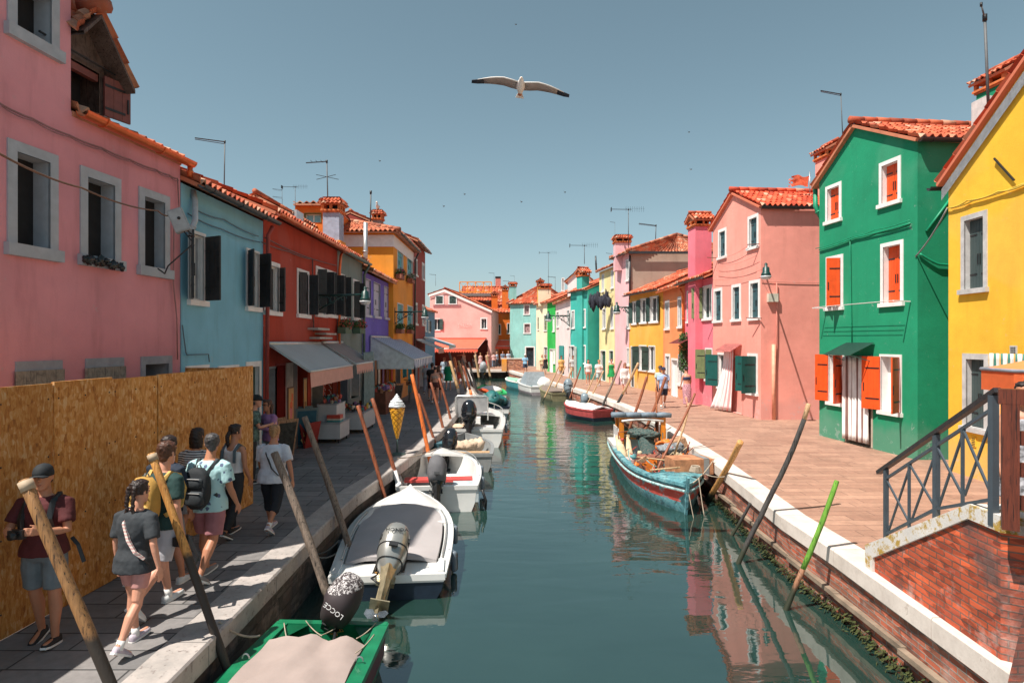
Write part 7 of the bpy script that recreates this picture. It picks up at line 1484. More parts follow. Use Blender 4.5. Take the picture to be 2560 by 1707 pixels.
def strap(p,pts,w=.03,m=None,name='strap',t=.006):
    mb=MB(); pts=[V(q) for q in pts]
    for a,b in zip(pts[:-1],pts[1:]): pass
    rings=[]
    for i,q in enumerate(pts):
        d=(pts[min(i+1,len(pts)-1)]-pts[max(i-1,0)]).normalized(); c=V((0,q.y,.0)); out=V((q.x*.6,q.y,0)); out=(out-d*out.dot(d)).normalized(); s=d.cross(out)
        rings.append([q+s*w/2+out*(t+.02),q-s*w/2+out*(t+.02),q-s*w/2-out*t,q+s*w/2-out*t])
    mb.loft(rings); return mb.build(name,m or IRON,p['root'])
def backpack(p,col,trim,w=.30,h=.44,d=.15,z0=1.0,straps=True,pockets=True,name='backpack'):
    """backpack as part carried on the back (local -y)"""
    TT=p['TT']; c=TT(0,-.13-d/2,z0+h/2); mb=MB(); mb.smooth=True
    rg=[]
    for i in range(9):
        t=i/8; z=-h/2+h*t; s=(1-abs(2*t-1)**4*.55); dd=d*(.62+.38*math.sin(pi*min(1,t*.9+.1))); rg.append([c+V((w/2*s*math.copysign(abs(math.cos(a))**.55,math.cos(a)),-.01+dd/2*math.copysign(abs(math.sin(a))**.6,math.sin(a)),z)) for a in [2*pi*k/20 for k in range(20)]])
    mb.loft(rg); r=mb.build(name,col,p['root'])
    if pockets:
        for zz,hh,ww in ((-h*.22,h*.36,w*.82),(h*.16,h*.24,w*.74)):
            mb=MB(); mb.smooth=True; mb.loft([[c+V((ww/2*s*math.copysign(abs(math.cos(a))**.5,math.cos(a)),-d*.42+.045*s*math.sin(a)*1.0,zz+z)) for a in [2*pi*k/16 for k in range(16)]] for z,s in ((-hh/2,.75),(-hh*.4,1),(hh*.4,1),(hh/2,.8))]); mb.build('pocket',trim,r)
        mb=MB(); 
        for zz in (-.04,.13): mb.tube([c+V((-w*.33,-d*.42-.048,zz)),c+V((w*.33,-d*.42-.048,zz))],.006,5)
        mb.tube([c+V((-.03,.03,h/2-.02)),c+V((-.02,.02,h/2+.035)),c+V((.02,.02,h/2+.035)),c+V((.03,.03,h/2-.02))],.008,6); mb.build('zip_and_handle',sim('zip_grey',(.25,.25,.25),.4),r)
    if straps:
        for sg in (-1,1): q=strap(p,[TT(sg*.07,-.135,z0+h*.85),TT(sg*.10,-.115,1.40),TT(sg*.115,-.04,1.475),TT(sg*.115,.09,1.42),TT(sg*.12,.145,1.28),TT(sg*.15,.09,1.12),TT(sg*.14,-.1,1.05)],.045,trim,'shoulder_strap',.008); q.parent=r
    return r
GQ='people on the left quay'; GRQ='people on the right quay'
def gpt(u,v): p=gp(u,v); return (p.x,p.y,0.004)
# 1 man in cap, facing the camera
N1=-1
p=person('person in black cap and maroon t-shirt with grey shorts standing by the hoarding',gpt(112,1607),R(180+6),1.66,SK2,stride=.07,lead=-1,arms=((22,82),(26,80)),arm_out=(14,14),top=cl('maroon',(.085,.012,.014)),top_kind='tee',bottom=cl('slate',(.15,.18,.20)),bot_kind='shorts',shoes=sim('black_shoe',(.012,.012,.013),.6),hair=HD,hair_kind='cap',fine=True,group=GQ,look=12,extra={'cap':sim('black_cap',(.012,.016,.02),.8)},build=1.05,grip=True,lean=0)
TT=p['TT']; 
for sg in(-1,1): strap(p,[TT(sg*.11,-.10,1.40),TT(sg*.115,-.03,1.48),TT(sg*.115,.08,1.43),TT(sg*.125,.145,1.28),TT(sg*.145,.10,1.1)],.05,IRON,'backpack_strap',.009)
strap(p,[TT(-.20,-.08,1.02),TT(-.27,-.06,.95),TT(-.33,-.05,.78)],.03,IRON,'hanging_strap')
mb=MB(); c=(p['arm'][0][3]+p['arm'][1][3])/2+V((0,.09,0)); mb.box(c,(.13,.06,.085)); mb.tube([c+V((0,.03,0)),c+V((0,.09,0))],.033,12); mb.build('camera',sim('black_camera',(.015,.015,.016),.4),p['root'])
# 2 girl with braids
p=person('person with two long braids, dark grey t-shirt and pink shorts walking away at front left',gpt(338,1615),R(-12),1.52,SK1,stride=.17,lead=-1,arms=((-4,12),(-16,22)),arm_out=(10,20),top=cl('charcoal',(.032,.038,.045)),top_kind='blouse',bottom=cl('dusty_pink',(.50,.25,.23)),bot_kind='tight',shoes=cl('mauve_shoe',(.48,.42,.48)),socks=WPAINT,hair=HD,hair_kind='braids',fine=True,group=GQ,look=-8)
TT=p['TT']; strap(p,[TT(-.06,.06,1.47),TT(-.055,-.05,1.47),TT(-.02,-.135,1.36),TT(.06,-.16,1.2),TT(.14,-.155,1.08),TT(.20,-.10,1.0)],.028,striped('woven_pink_strap',(.6,.35,.33),(.75,.65,.6),30,2,coord='Object'),'bag_strap')
strap(p,[TT(.20,-.10,1.0),TT(.215,-.06,.93)],.02,IRON,'strap_clip')
# 3 man green tee yellow backpack
p=person('person in dark green t-shirt and white shorts with a yellow backpack',gpt(405,1522),R(-18),1.76,SK1,stride=.24,lead=-1,arms=((20,20),(-12,22)),arm_out=(12,12),top=cl('bottle_green',(.012,.045,.042)),top_kind='tee',bottom=cl('white_shorts',(.48,.48,.52)),bot_kind='shorts',shoes=cl('white_shoe',(.65,.66,.66)),socks=WPAINT,hair=HB,hair_kind='short',fine=True,group=GQ,look=6)
backpack(p,cl('mustard',(.48,.27,.06)),cl('mustard_trim',(.58,.36,.10)),w=.33,h=.48,d=.18,z0=.98)
wr=p['arm'][1][3]+V((0,0,-.11)); mb=MB(); mb.box(wr,(.09,.14,.09)); mb.tube([wr,wr+V((0,.13,-.02))],.035,12); mb.build('camera',sim('black_camera',(.015,.015,.016)),p['root'])
strap(p,[wr+V((.03,0,.0)),wr+V((.08,-.02,-.2)),wr+V((.14,0,-.3)),wr+V((.19,.02,-.15)),wr+V((.05,.03,.04))],.022,IRON,'camera_strap')
p=person('person with dark hair in a navy shirt half hidden behind the yellow backpack',(-4.05,7.3,.004),R(-15),1.72,SK2,stride=.2,lead=1,top=cl('navy',(.015,.025,.045)),bottom=cl('grey_shorts',(.3,.3,.32)),shoes=cl('white_shoe',(.65,.66,.66)),hair=HD,hair_kind='short',group=GQ,look=20)
# 4 man floral shirt
FLO,nt,b=mat('floral_shirt'); o=coords(nt); vv=nd(nt,'ShaderNodeTexVoronoi',{'feature':'F1'},Vector=o,Scale=11.0); nn=noi(nt,o,60,3); c=mixc(nt,ramp(nt,math_(nt,'ADD',vv.outputs['Distance'],math_(nt,'MULTIPLY',nn,.35)),[(.42,1.),(.46,0.)]),(.42,.66,.68),(.10,.13,.22)); nt.links.new(c,b.inputs['Base Color']); b.inputs['Roughness'].default_value=.85
p=person('person in pale blue floral shirt and pink shorts with a black backpack',gpt(522,1443),R(-10),1.70,SK2,stride=.17,lead=-1,arms=((-6,18),(4,25)),arm_out=(14,12),top=FLO,top_kind='shirt',bottom=cl('rose_shorts',(.36,.15,.17)),bot_kind='shorts',shoes=cl('grey_shoe',(.22,.21,.21)),hair=HGR,hair_kind='short',fine=True,group=GQ,look=32,build=1.12,extra={'glasses':1})
backpack(p,cl('black_pack',(.018,.022,.026)),cl('black_pack_trim',(.035,.042,.048)),w=.32,h=.48,d=.17,z0=.93)
# 5 striped woman
STT=striped('striped_tee',(.03,.03,.05),(.68,.66,.64),32,2,.05,.42,coord='Object')
p=person('person with dark bob haircut in a striped t-shirt against the hoarding',gpt(487,1378),R(-8),1.64,SK2,stride=.15,lead=1,top=STT,bottom=cl('grey_shorts2',(.25,.25,.26)),bot_kind='shorts',shoes=cl('white_shoe',(.65,.66,.66)),hair=HD,hair_kind='bob',group=GQ)
# 6 woman white tank, dark trousers
p=person('person with a ponytail, white tank top, grey straps and black trousers near the hoarding edge',gpt(582,1338),R(-15),1.60,SK2,stride=.16,lead=-1,arms=((5,25),(-2,30)),top=cl('white_top',(.66,.66,.68)),top_kind='tank',bottom=cl('black_trousers',(.02,.022,.026)),bot_kind='trousers',shoes=IRON,hair=HD,hair_kind='pony',group=GQ,look=-25)
TT=p['TT']
for sg in(-1,1): strap(p,[TT(sg*.12,-.13,1.2),TT(sg*.11,-.12,1.38),TT(sg*.11,-.03,1.475),TT(sg*.12,.10,1.38)],.045,cl('slate_strap',(.08,.11,.13)),'bag_strap',.008)
# 7 woman in white
p=person('person with short blond hair in white blouse and black cropped trousers walking in the shade',gpt(682,1325),R(-8),1.56,SK2,stride=.19,lead=-1,arms=((10,20),(-16,14)),arm_out=(10,24),top=cl('white_blouse',(.60,.62,.68)),top_kind='blouse',bottom=cl('black_capri',(.014,.018,.026)),bot_kind='capri',shoes=cl('mauve_shoe',(.48,.42,.48)),socks=WPAINT,hair=HBL,hair_kind='short',fine=True,group=GQ,build=1.15)
TT=p['TT']; strap(p,[TT(-.09,.06,1.47),TT(-.085,-.06,1.465),TT(-.03,-.16,1.33),TT(.08,-.19,1.1),TT(.19,-.15,.97)],.014,IRON,'bag_strap')
# 8 couple
LEAFSH=cl('leafy_shirt',(.10,.17,.15),var=.7,sc=16)
p=person('person in dark cap and leafy green shirt reading a phone beside the hoarding edge',(-5.25,12.6,.004),R(-70),1.74,SK1,stride=.05,arms=((25,80),(25,75)),top=LEAFSH,top_kind='shirt',bottom=cl('dark_trousers',(.03,.035,.04)),bot_kind='trousers',shoes=IRON,hair=HGR,hair_kind='cap',group=GQ,extra={'cap':sim('black_cap',(.012,.016,.02))},lean=6)
p=person('person with long reddish hair, sunglasses and lilac shirt holding a phone',(-4.98,12.9,.004),R(-215),1.62,SK2,stride=.05,arms=((25,85),(25,85)),top=cl('lilac_shirt',(.40,.20,.40)),top_kind='long',bottom=cl('pale_trousers',(.3,.32,.36)),bot_kind='trousers',shoes=IRON,hair=HB,hair_kind='long',group=GQ,extra={'glasses':1},lean=4)
c=p['arm'][0][3].lerp(p['arm'][1][3],.5); mb=MB(); mb.box(c+V((0,.07,.03)),(.07,.012,.14)); mb.build('phone',IRON,p['root'])
VX=.02
def far(label,u,v,Hh,head,grp,**k):
    k.setdefault('vox',.022); k.setdefault('stride',.14); return person(label,gpt(u,v),R(head),Hh,k.pop('skin',SK1),group=grp,**k)
far('person in brown shorts and cropped top walking away beside the orange pole',1088,1008,1.66,0,GQ,top=cl('floral_crop',(.45,.33,.28),var=.4,sc=20),top_kind='bandeau',bottom=cl('brown_shorts',(.09,.025,.02)),bot_kind='mini',shoes=WPAINT,hair=HD,hair_kind='bun')
far('person in black t-shirt walking ahead of the brown shorts',1080,1000,1.78,0,GQ,top=cl('black_tee',(.02,.02,.02)),bottom=cl('brown_shorts',(.09,.025,.02)),shoes=IRON,hair=HD)
far('person with long brown hair just behind the black t-shirt',1096,1001,1.64,0,GQ,top=cl('brown_top',(.15,.06,.04)),top_kind='tank',bottom=cl('brown_shorts',(.09,.025,.02)),hair=HB,hair_kind='long')
far('person in pale blue shirt walking near the bicycle',1067,985,1.7,0,GQ,top=cl('pale_blue',(.3,.38,.45)),bottom=cl('jeans_pale',(.2,.26,.33)),bot_kind='trousers',shoes=IRON,hair=HB)
far('person in bright green dress with pink headscarf walking away',1121,975,1.66,0,GQ,top=cl('green_dress',(.005,.26,.12)),top_kind='dress_sleeves',hair=cl('pink_scarf',(.55,.25,.28)),hair_kind='short',shoes=sim('tan_sandal',(.4,.2,.12),.6))
far('person with red hair and pale shirt in front of the cafe',1111,955,1.7,10,GQ,top=cl('pale_blue',(.3,.38,.45)),bottom=cl('jeans_pale',(.2,.26,.33)),bot_kind='trousers',hair=cl('hair_red',(.4,.12,.05)))
far('person in coral red shorts seen between the far left poles',1151,968,1.64,0,GQ,top=cl('red_stripe_top',(.35,.16,.14)),top_kind='tank',bottom=cl('coral_shorts',(.8,.12,.07)),bot_kind='shorts',hair=HB)
far('person in floral dress pointing left in front of the restaurant',1160,918,1.68,150,GQ,top=cl('floral_dress',(.5,.4,.33),var=.6,sc=14),top_kind='dress',arms=((15,20),(80,5)),arm_out=(10,70),hair=HBL,hair_kind='long')
crowd=[(1190,922,1.75,'person in black trousers at the edge of the restaurant terrace',(.12,.12,.12),(.02,.02,.02)),(1201,921,1.62,'person in pink floral dress on the restaurant terrace',(.5,.3,.3),None),(1219,921,1.7,'person in red skirt by the restaurant pillar',(.45,.2,.15),(.5,.05,.04)),(1234,920,1.66,'person in pink top and jeans right of the restaurant pillar',(.6,.35,.33),(.12,.16,.22)),(1243,919,1.72,'person in light blue shirt and black trousers next to the pink top',(.3,.42,.55),(.02,.02,.03)),(1257,917,1.74,'person in grey blue shirt behind the brick parapet',(.18,.24,.32),(.05,.05,.06)),(1271,917,1.75,'person in pale blue shirt behind the brick parapet',(.4,.5,.6),(.1,.1,.1)),(1286,914,1.6,'person in black top behind the brick parapet',(.03,.03,.03),(.05,.05,.05)),(1297,914,1.68,'person in pale pink top behind the brick parapet',(.6,.45,.42),(.05,.05,.05)),(1325,915,1.72,'person in white shirt right of the brick parapet',(.6,.6,.62),(.3,.25,.2))]
for u,v,hh,lab,c1_,c2_ in crowd:
    far(lab,u,v,hh,random.choice([0,180,90]),'people by the far landing',top=cl('crowd_%d'%u,c1_,bs=0),top_kind='tee' if c2_ else 'dress',bottom=cl('crowdb_%d'%u,c2_,bs=0) if c2_ else None,bot_kind='trousers',hair=random.choice([HD,HB,HBL]),vox=.03)
far('person in white cap, blue t-shirt and dark shorts at the far right quay',1313,935,1.74,170,GRQ,top=cl('sky_tee',(.25,.45,.62)),bottom=cl('navy_shorts',(.04,.06,.10)),shoes=IRON,hair=HB,hair_kind='cap',extra={'cap':WPAINT},skin=SK2)
far('person in brown sun hat and black dress on the right quay',1363,936,1.66,190,GRQ,top=cl('black_dress',(.02,.018,.02)),top_kind='dress',hair=HB,hair_kind='hat',extra={'hat':cl('brown_hat',(.3,.12,.06))})
far('person in pale yellow top beside the black dress',1355,934,1.65,190,GRQ,top=cl('pale_yellow_top',(.75,.6,.35)),bottom=cl('tan_shorts',(.6,.35,.25)),bot_kind='mini',hair=HBL,hair_kind='long')
far('person in mustard yellow outfit walking in front of the blush house',1403,944,1.7,185,GRQ,top=cl('mustard_top',(.75,.42,.14)),bottom=cl('mustard_shorts',(.75,.42,.14)),bot_kind='shorts',hair=HD,skin=SK2,extra={'glasses':1})
far('person in striped t-shirt and beige shorts with dark backpack straps',1432,946,1.75,180,GRQ,top=striped('white_stripe_far',(.12,.13,.15),(.75,.73,.70),14,2,.05,.4,coord='Object'),bottom=cl('beige_shorts',(.62,.45,.28)),bot_kind='shorts',shoes=IRON,hair=HB,skin=SK2,extra={'glasses':1})
far('person in white top and coral wrap skirt carrying a black bag',1470,962,1.64,180,GRQ,top=cl('white_far',(.75,.70,.68)),top_kind='tee',bottom=cl('coral_mini',(.80,.32,.24)),bot_kind='mini',shoes=sim('tan_sandal',(.4,.2,.12)),hair=HD,hair_kind='long')
far('person in white t-shirt and pale blue shorts with crossbody bag',1497,965,1.66,180,GRQ,top=cl('white_far',(.75,.70,.68)),bottom=cl('pale_blue_shorts',(.45,.60,.62)),bot_kind='shorts',shoes=WPAINT,hair=HBL,hair_kind='short',arms=((20,95),(5,10)))
far('person in long emerald green dress and sunglasses',1528,962,1.68,180,GRQ,top=cl('emerald_dress',(.01,.30,.08)),top_kind='dress',hair=HB,hair_kind='bun',extra={'glasses':1})
far('person in loose white tunic and shorts left of the two tone pole',1562,985,1.66,178,GRQ,top=cl('white_far',(.75,.70,.68)),top_kind='long',bottom=cl('white_far',(.75,.70,.68)),bot_kind='shorts',shoes=sim('tan_sandal',(.4,.2,.12)),hair=cl('hair_auburn',(.16,.05,.025)),hair_kind='long',extra={'glasses':1},vox=.018)
far('person in navy cap, light blue shirt and navy shorts walking on the right quay',1658,1020,1.74,176,GRQ,top=cl('light_blue_shirt',(.34,.45,.66)),top_kind='shirt',bottom=cl('navy_shorts2',(.025,.035,.06)),bot_kind='shorts',shoes=IRON,socks=WPAINT,hair=HGR,hair_kind='cap',extra={'cap':cl('navy_cap',(.02,.03,.07))},skin=SK2,vox=.018,stride=.2)
far('person in dark sun hat walking behind the navy cap',1650,1006,1.68,180,GRQ,top=cl('mint_top',(.4,.5,.45)),bottom=cl('navy_shorts2',(.025,.035,.06)),hair=HD,hair_kind='hat',extra={'hat':IRON})
far('person from behind in navy bandeau and long floral skirt by the pink house',1717,1016,1.70,12,GRQ,top=cl('navy_bandeau',(.03,.045,.10)),top_kind='bandeau',bottom=cl('floral_skirt',(.50,.26,.30),var=.75,sc=22),bot_kind='skirt',hair=HD,hair_kind='bun',vox=.018)
# 9 person at the bridge steps, mostly hidden by the parapet
p=person('person with dark curly hair tied back climbing the bridge steps behind the wooden rail',(5.15,6.3,.78),R(150),1.64,SK2,stride=.12,top=cl('black_white_print',(.25,.25,.27),var=.95,sc=18),top_kind='dress',hair=HD,hair_kind='bun',group=None,look=-30)
# ---------- gull and small birds ----------
def gull(label,pos,scale,bank=0,rz=0,perched=False,group=None):
    r=empty('seagull',pos,label,'seagull',group,rot=(0,R(bank),R(rz))); r.scale=(scale,)*3
    GW=sim('gull_white',(.74,.70,.66),.7,var=.05); GG=sim('gull_grey_wing',(.34,.29,.27),.7,var=.1); GB=sim('gull_black_tip',(.02,.025,.04),.6)
    # flies toward the camera: body axis -y toward camera, z up
    mb=MB(); mb.smooth=True
    if perched:
        mb.blob((0,0,.16),(.07,.17,.08),12,10,M=Matrix.Rotation(R(-15),3,'X')); mb.tube([V((0,-.12,.2)),V((0,-.15,.3))],[.05,.035],10,round_=True); mb.blob((0,-.16,.31),(.04,.05,.04),10,8); b=mb.build('body',GW,r)
        mb=MB(); mb.blob((0,.06,.18),(.075,.19,.06),12,8); mb.build('folded_wings',sim('gull_mantle',(.3,.32,.35),.7),r); mb=MB(); mb.tube([V((0,-.20,.305)),V((0,-.25,.295))],[.012,.004],6); mb.build('beak',sim('beak_yellow',(.8,.4,.05),.5),r)
        mb=MB(); 
        for x in(-.03,.03): mb.tube([V((x,0,.12)),V((x,0,0))],.008,5)
        mb.build('legs',sim('beak_yellow',(.8,.4,.05)),r); return
    rg=[]
    for y,rx,rz_,z in ((-.22,.01,.01,.07),(-.20,.035,.035,.065),(-.16,.045,.045,.06),(-.12,.055,.055,.04),(-.05,.09,.085,0),(.05,.10,.09,-.03),(.15,.075,.07,-.06),(.24,.05,.04,-.09),(.30,.03,.02,-.11)):
        rg.append([V((rx*math.cos(a),y,z+rz_*math.sin(a))) for a in [2*pi*k/16 for k in range(16)]])
    mb.loft(rg); mb.build('body',GW,r)
    mb=MB(); mb.smooth=False; mb.add([V((x,y,z)) for x,y,z in((-.04,.22,-.08),(.04,.22,-.08),(.10,.42,-.14),(-.10,.42,-.14),(-.04,.22,-.095),(.04,.22,-.095),(.10,.42,-.15),(-.10,.42,-.15))],[(0,1,2,3),(7,6,5,4),(0,3,7,4),(1,5,6,2),(3,2,6,7)]); mb.build('tail',GW,r)
    mb=MB(); mb.tube([V((0,-.21,.068)),V((0,-.27,.055))],[.014,.004],6); mb.build('beak',sim('beak_yellow',(.8,.4,.05)),r)
    mb=MB(); mb.blob((0,.27,-.125),(.045,.08,.02),10,6); mb.build('feet',sim('gull_orange_feet',(.45,.12,.04),.6),r)
    for sg in(-1,1):
        st=[(.05,-.08,.16,.02),(.22,-.10,.17,.04),(.40,-.12,.16,.055),(.55,-.09,.14,.05),(.70,-.05,.11,.035),(.85,.0,.08,.015),(1.0,.06,.055,-.005),(1.14,.11,.02,-.02)]
        for name,(a,bb),m in (('wing',(0,6),GG),('wing_tip',(5,8),GB)):
            rgs=[]
            for x,y0,ch,z in st[a:bb]:
                rgs.append([V((sg*x,y0,z)),V((sg*x,y0+.02,z+.016)),V((sg*x,y0+ch*.8,z-.004)),V((sg*x,y0+ch*2,z-.055)),V((sg*x,y0+ch*.8,z-.018)),V((sg*x,y0+.02,z-.012))])
            mb=MB(); mb.smooth=True; mb.loft(rgs if sg>0 else [q[::-1] for q in rgs]); w_=mb.build(name,m,r)
        mb=MB(); mb.smooth=True; mb.tube([V((sg*x,y0-.004,z)) for x,y0,ch,z in st[:7]],[.016]*5+[.012,.006],8); mb.build('wing_leading_edge',GW,r)
gull('large seagull gliding with spread wings in the open sky',at(1302,212,9.6),.67,bank=8.5)
gull('small seagull standing on the brown chimney cap',at(944,527,33.2),1.3,perched=True)
for i,(u,v,lab) in enumerate(((1289,62,'tiny bird high above the seagull'),(1722,331,'tiny bird in the sky left of the green house'),(1727,424,'tiny bird above the turquoise chimney aerials'),(1303,505,'tiny bird low in the middle of the sky'),(1109,516,'tiny bird right of the ochre house roof'),(1412,481,'tiny bird between the middle and the comb aerials'),(949,403,'tiny bird above the ochre house'),(1161,486,'tiny bird above the pink restaurant'))):
    p=at(u,v,70); mb=MB(); s=.28
    mb.tube([p+V((-s*.2,0,0)),p+V((s*.3,0,.02))],[.03,.06],6,round_=True); mb.add([p+V((0,0,.02)),p+V((-s*.6,.1,s*.7)),p+V((s*.15,.05,.05))],[(0,1,2),(2,1,0)]); mb.add([p+V((0,0,.02)),p+V((-s*.1,-.1,-s*.6)),p+V((s*.2,-.05,.0))],[(0,1,2),(2,1,0)]); mb.build('small_bird',IRON,None,label=lab,cat='bird',group='tiny birds in the sky')
# ---------- ice cream cone ----------
q=gp(993,1136); c=V((q.x,q.y,0)); r=empty('ice_cream_sign',c,'giant ice cream cone advertising figure standing on the left kerb','ice cream figure')
WAF,nt,b=mat('waffle_cone'); uv=coords(nt,'UV'); sp=nt.nodes.new('ShaderNodeSeparateXYZ'); nt.links.new(uv,sp.inputs[0])
g1=math_(nt,'ABSOLUTE',math_(nt,'SUBTRACT',math_(nt,'FRACT',math_(nt,'ADD',sp.outputs[0],sp.outputs[1])),.5)); g2=math_(nt,'ABSOLUTE',math_(nt,'SUBTRACT',math_(nt,'FRACT',math_(nt,'SUBTRACT',sp.outputs[0],sp.outputs[1])),.5)); g=math_(nt,'MINIMUM',g1,g2)
nt.links.new(ramp(nt,g,[(.06,(.42,.17,.012)),(.16,(.85,.42,.03))]),b.inputs['Base Color']); b.inputs['Roughness'].default_value=.45; bump(nt,b,ramp(nt,g,[(.04,0.),(.2,1.)]),.6,.02)
mb=MB(); n=28; prof=[(.03,.40),(.055,.50),(.095,.66),(.13,.84),(.162,1.0),(.18,1.10),(.187,1.17)]; vs=[];fs=[];uvs=[]
for rr,z in prof:
    for k in range(n+1): a=2*pi*k/n; vs.append(c+V((rr*math.cos(a),rr*math.sin(a),z)))
for i in range(len(prof)-1):
    for k in range(n):
        a=i*(n+1)+k; fs.append((a,a+1,a+n+2,a+n+1)); z0=prof[i][1]*7;z1=prof[i+1][1]*7; u0=k*6/n;u1=(k+1)*6/n; uvs.append([(u0,z0),(u1,z0),(u1,z1),(u0,z1)])
mb.smooth=True; mb.add(vs,fs,uvs); mb.build('waffle',WAF,r,inv='w')
mb=MB(); mb.blob(c+V((.03,-.05,1.15)),(.125,.11,.11),16,10); mb.tube([c+V((math.cos(t)*.165,math.sin(t)*.165,1.12+.02*math.sin(t*3))) for t in [2*pi*i/24 for i in range(25)]],.022,8); mb.build('orange_scoop',sim('orange_scoop_gloss',(.85,.40,.05),.25,var=.05,bs=0,coat=.4),r,inv='w')
mb=MB(); 
for k,(a,rr,z) in enumerate(((0,.20,1.22),(.3,.18,1.27),(.6,.15,1.33),(1.0,.10,1.38),(1.4,.065,1.43),(1.8,.03,1.47))):
    mb.smooth=True; mb.loft([[c+V((-.01+q_*rr*math.cos(t)*(1+.10*math.cos(5*t+a*3)),q_*rr*math.sin(t)*(1+.10*math.cos(5*t+a*3)),z+zz)) for t in [2*pi*i/30 for i in range(30)]] for q_,zz in((.75,-.045),(1.,-.01),(.95,.03),(.5,.06))])
mb.build('swirl',sim('white_swirl_gloss',(.70,.74,.76),.3,var=.12,sc=8),r,inv='w')
mb=MB(); mb.tube([c+V((0,0,.02)),c+V((0,0,.44))],.022,10); mb.lathe([(.0,.0),(.22,.0),(.20,.03),(.05,.06),(.0,.07)],20,c); mb.build('stand',sim('stand_green_grey',(.06,.10,.09),.6),r,inv='w')
# ---------- shop props ----------
GWH=sim('cart_white',(.55,.56,.57),.5,var=.06); 
def cart(label,c,sx,sy,h,rz,goods):
    r=empty('display_cart',(c[0],c[1],0),label,'display cart','shop display carts',rz=rz); mb=MB(); mb.box((0,0,.12+(h-.12)/2),(sx,sy,h-.12)); mb.build('cabinet',GWH,r)
    for x in(-1,1):
        for y in(-1,1): mb=MB(); mb.tube([V((x*sx*.42,y*sy*.42,.12)),V((x*sx*.42,y*sy*.42,.06))],.018,6); mb.tube([V((x*sx*.42-.015,y*sy*.42,.04)),V((x*sx*.42+.015,y*sy*.42,.04))],.04,10); mb.build('caster',IRON,r)
    mb=MB(); mb.box((0,0,h+.01),(sx*1.04,sy*1.04,.03)); mb.build('worktop',sim('cart_top',(.4,.4,.41),.5),r)
    return r
gC=[sim('goods_red',(.6,.08,.05),.5),sim('goods_yellow',(.6,.4,.06),.5),sim('goods_teal',(.06,.28,.28),.5),sim('goods_dark',(.03,.03,.035),.5),sim('goods_violet',(.22,.12,.28),.5),sim('goods_cream',(.6,.52,.42),.6),sim('goods_brown',(.25,.11,.05),.6)]
rnd=random.Random(21)
cq=gp(825,1106); cart('low white display cart on casters with folded towels',(cq.x-.05,cq.y+.35),.75,1.0,.55,0,0)
mb=MB(); 
for k,m in enumerate((2,0,5,0)): pass
for k,(mi,dz) in enumerate(((2,.0),(5,.05),(0,.10),(0,.15))): 
    mb=MB(); mb.box((cq.x+.1,cq.y+.15,.60+dz),(.38,.32,.045)); mb.build('folded_towel',gC[mi],None,label=['teal folded towel lying lowest in the stack on the low white cart','cream folded towel second from the bottom of the cart stack','red folded towel second from the top of the cart stack','red folded towel on top of the cart stack'][k],cat='towel',group='folded towels on the low cart')
c2_=gp(865,1086); cart('white display cart piled with colourful souvenirs',(c2_.x+.1,c2_.y+1.0),.8,1.6,.62,0,0)
def pile(label,c,sx,sy,n,smin=.03,smax=.09,name='souvenirs'):
    r=empty(name,c,label,'souvenirs'); ms=[MB() for _ in gC]
    for i in range(n):
        k=rnd.randrange(len(gC)); m=ms[k]; p=V(c)+V((rnd.uniform(-sx,sx)/2,rnd.uniform(-sy,sy)/2,rnd.uniform(0,.16))); s=rnd.uniform(smin,smax)
        if rnd.random()<.5: m.blob(p,(s*.7,s*.7,s),8,6)
        else: m.box(p,(s,s*1.2,s*1.5),Matrix.Rotation(rnd.random()*3,3,'Z'))
    for m,g,nn_ in zip(ms,gC,('red_items','yellow_items','teal_items','dark_items','violet_items','cream_items','brown_items')):
        if m.v: o=m.build(nn_,g,r,inv='w'); o['kind']='stuff'
pile('heap of small colourful souvenirs on the farther white cart',(c2_.x+.1,c2_.y+1.0,.68),.75,1.5,90)
cart('tall white stand holding trinkets beside the shop window',(-5.25,18.2),.55,.9,1.05,0,0); pile('dark figurines and trinkets on the tall white stand',(-5.25,18.2,1.1),.45,.8,40,.03,.08)
pile('mixed goods hanging and stacked in front of the lilac house shop',(-5.2,25.6,.9),.6,2.2,120,.05,.14); mb=MB(); mb.box((-5.25,25.6,.45),(.6,2.2,.9)); mb.build('shop_counter',sim('brown_counter',(.16,.05,.025),.7,var=.3),None,label='brown wooden counter under the striped awning',cat='counter')
# hanging clothes and bags
for i,(y,col,lab) in enumerate(((24.6,6,'brown scarf hanging left under the striped awning'),(25.2,5,'cream scarf hanging under the striped awning'),(26.0,4,'violet scarf hanging under the striped awning'),(26.8,6,'brown bag cloth hanging mid awning'),(27.9,0,'red cloth hanging at the far part of the striped awning'),(22.6,5,'cream lace cloth hanging under the taupe awning'),(23.1,2,'teal cloth hanging under the taupe awning'))):
    drape(Fac((X0,y),(X0,y+.4)),0,.38,1.1,2.1,.35,gC[col],lab,3,.03,name='hanging_cloth',cols=20)
    bpy.context.scene.objects[-1]['group']='cloths hanging at the shop fronts'
GCUR=sim('grey_green_curtain',(.20,.27,.27),.85,bs=.3)
drape(Fac((X0,20.2),(X0,22.6)),.0,1.5,.06,2.5,.95,GCUR,'pale grey green curtain gathered between the two shop awnings',9,.08,flare=.3)
# string garlands in shop window
mb=MB()
for y in(18.15,18.75):
    for k in range(26): mb.blob(V((-5.45+.03*math.sin(k*2.1),y+.03*math.cos(k*3.3),2.1-.05*k)),(.022,.022,.02),6,5)
mb.build('bead_garland',sim('garland_mix',(.5,.38,.34),.6,var=.8,sc=40),None,label='beaded garlands hanging in the red shop window',cat='garland',kind='stuff')
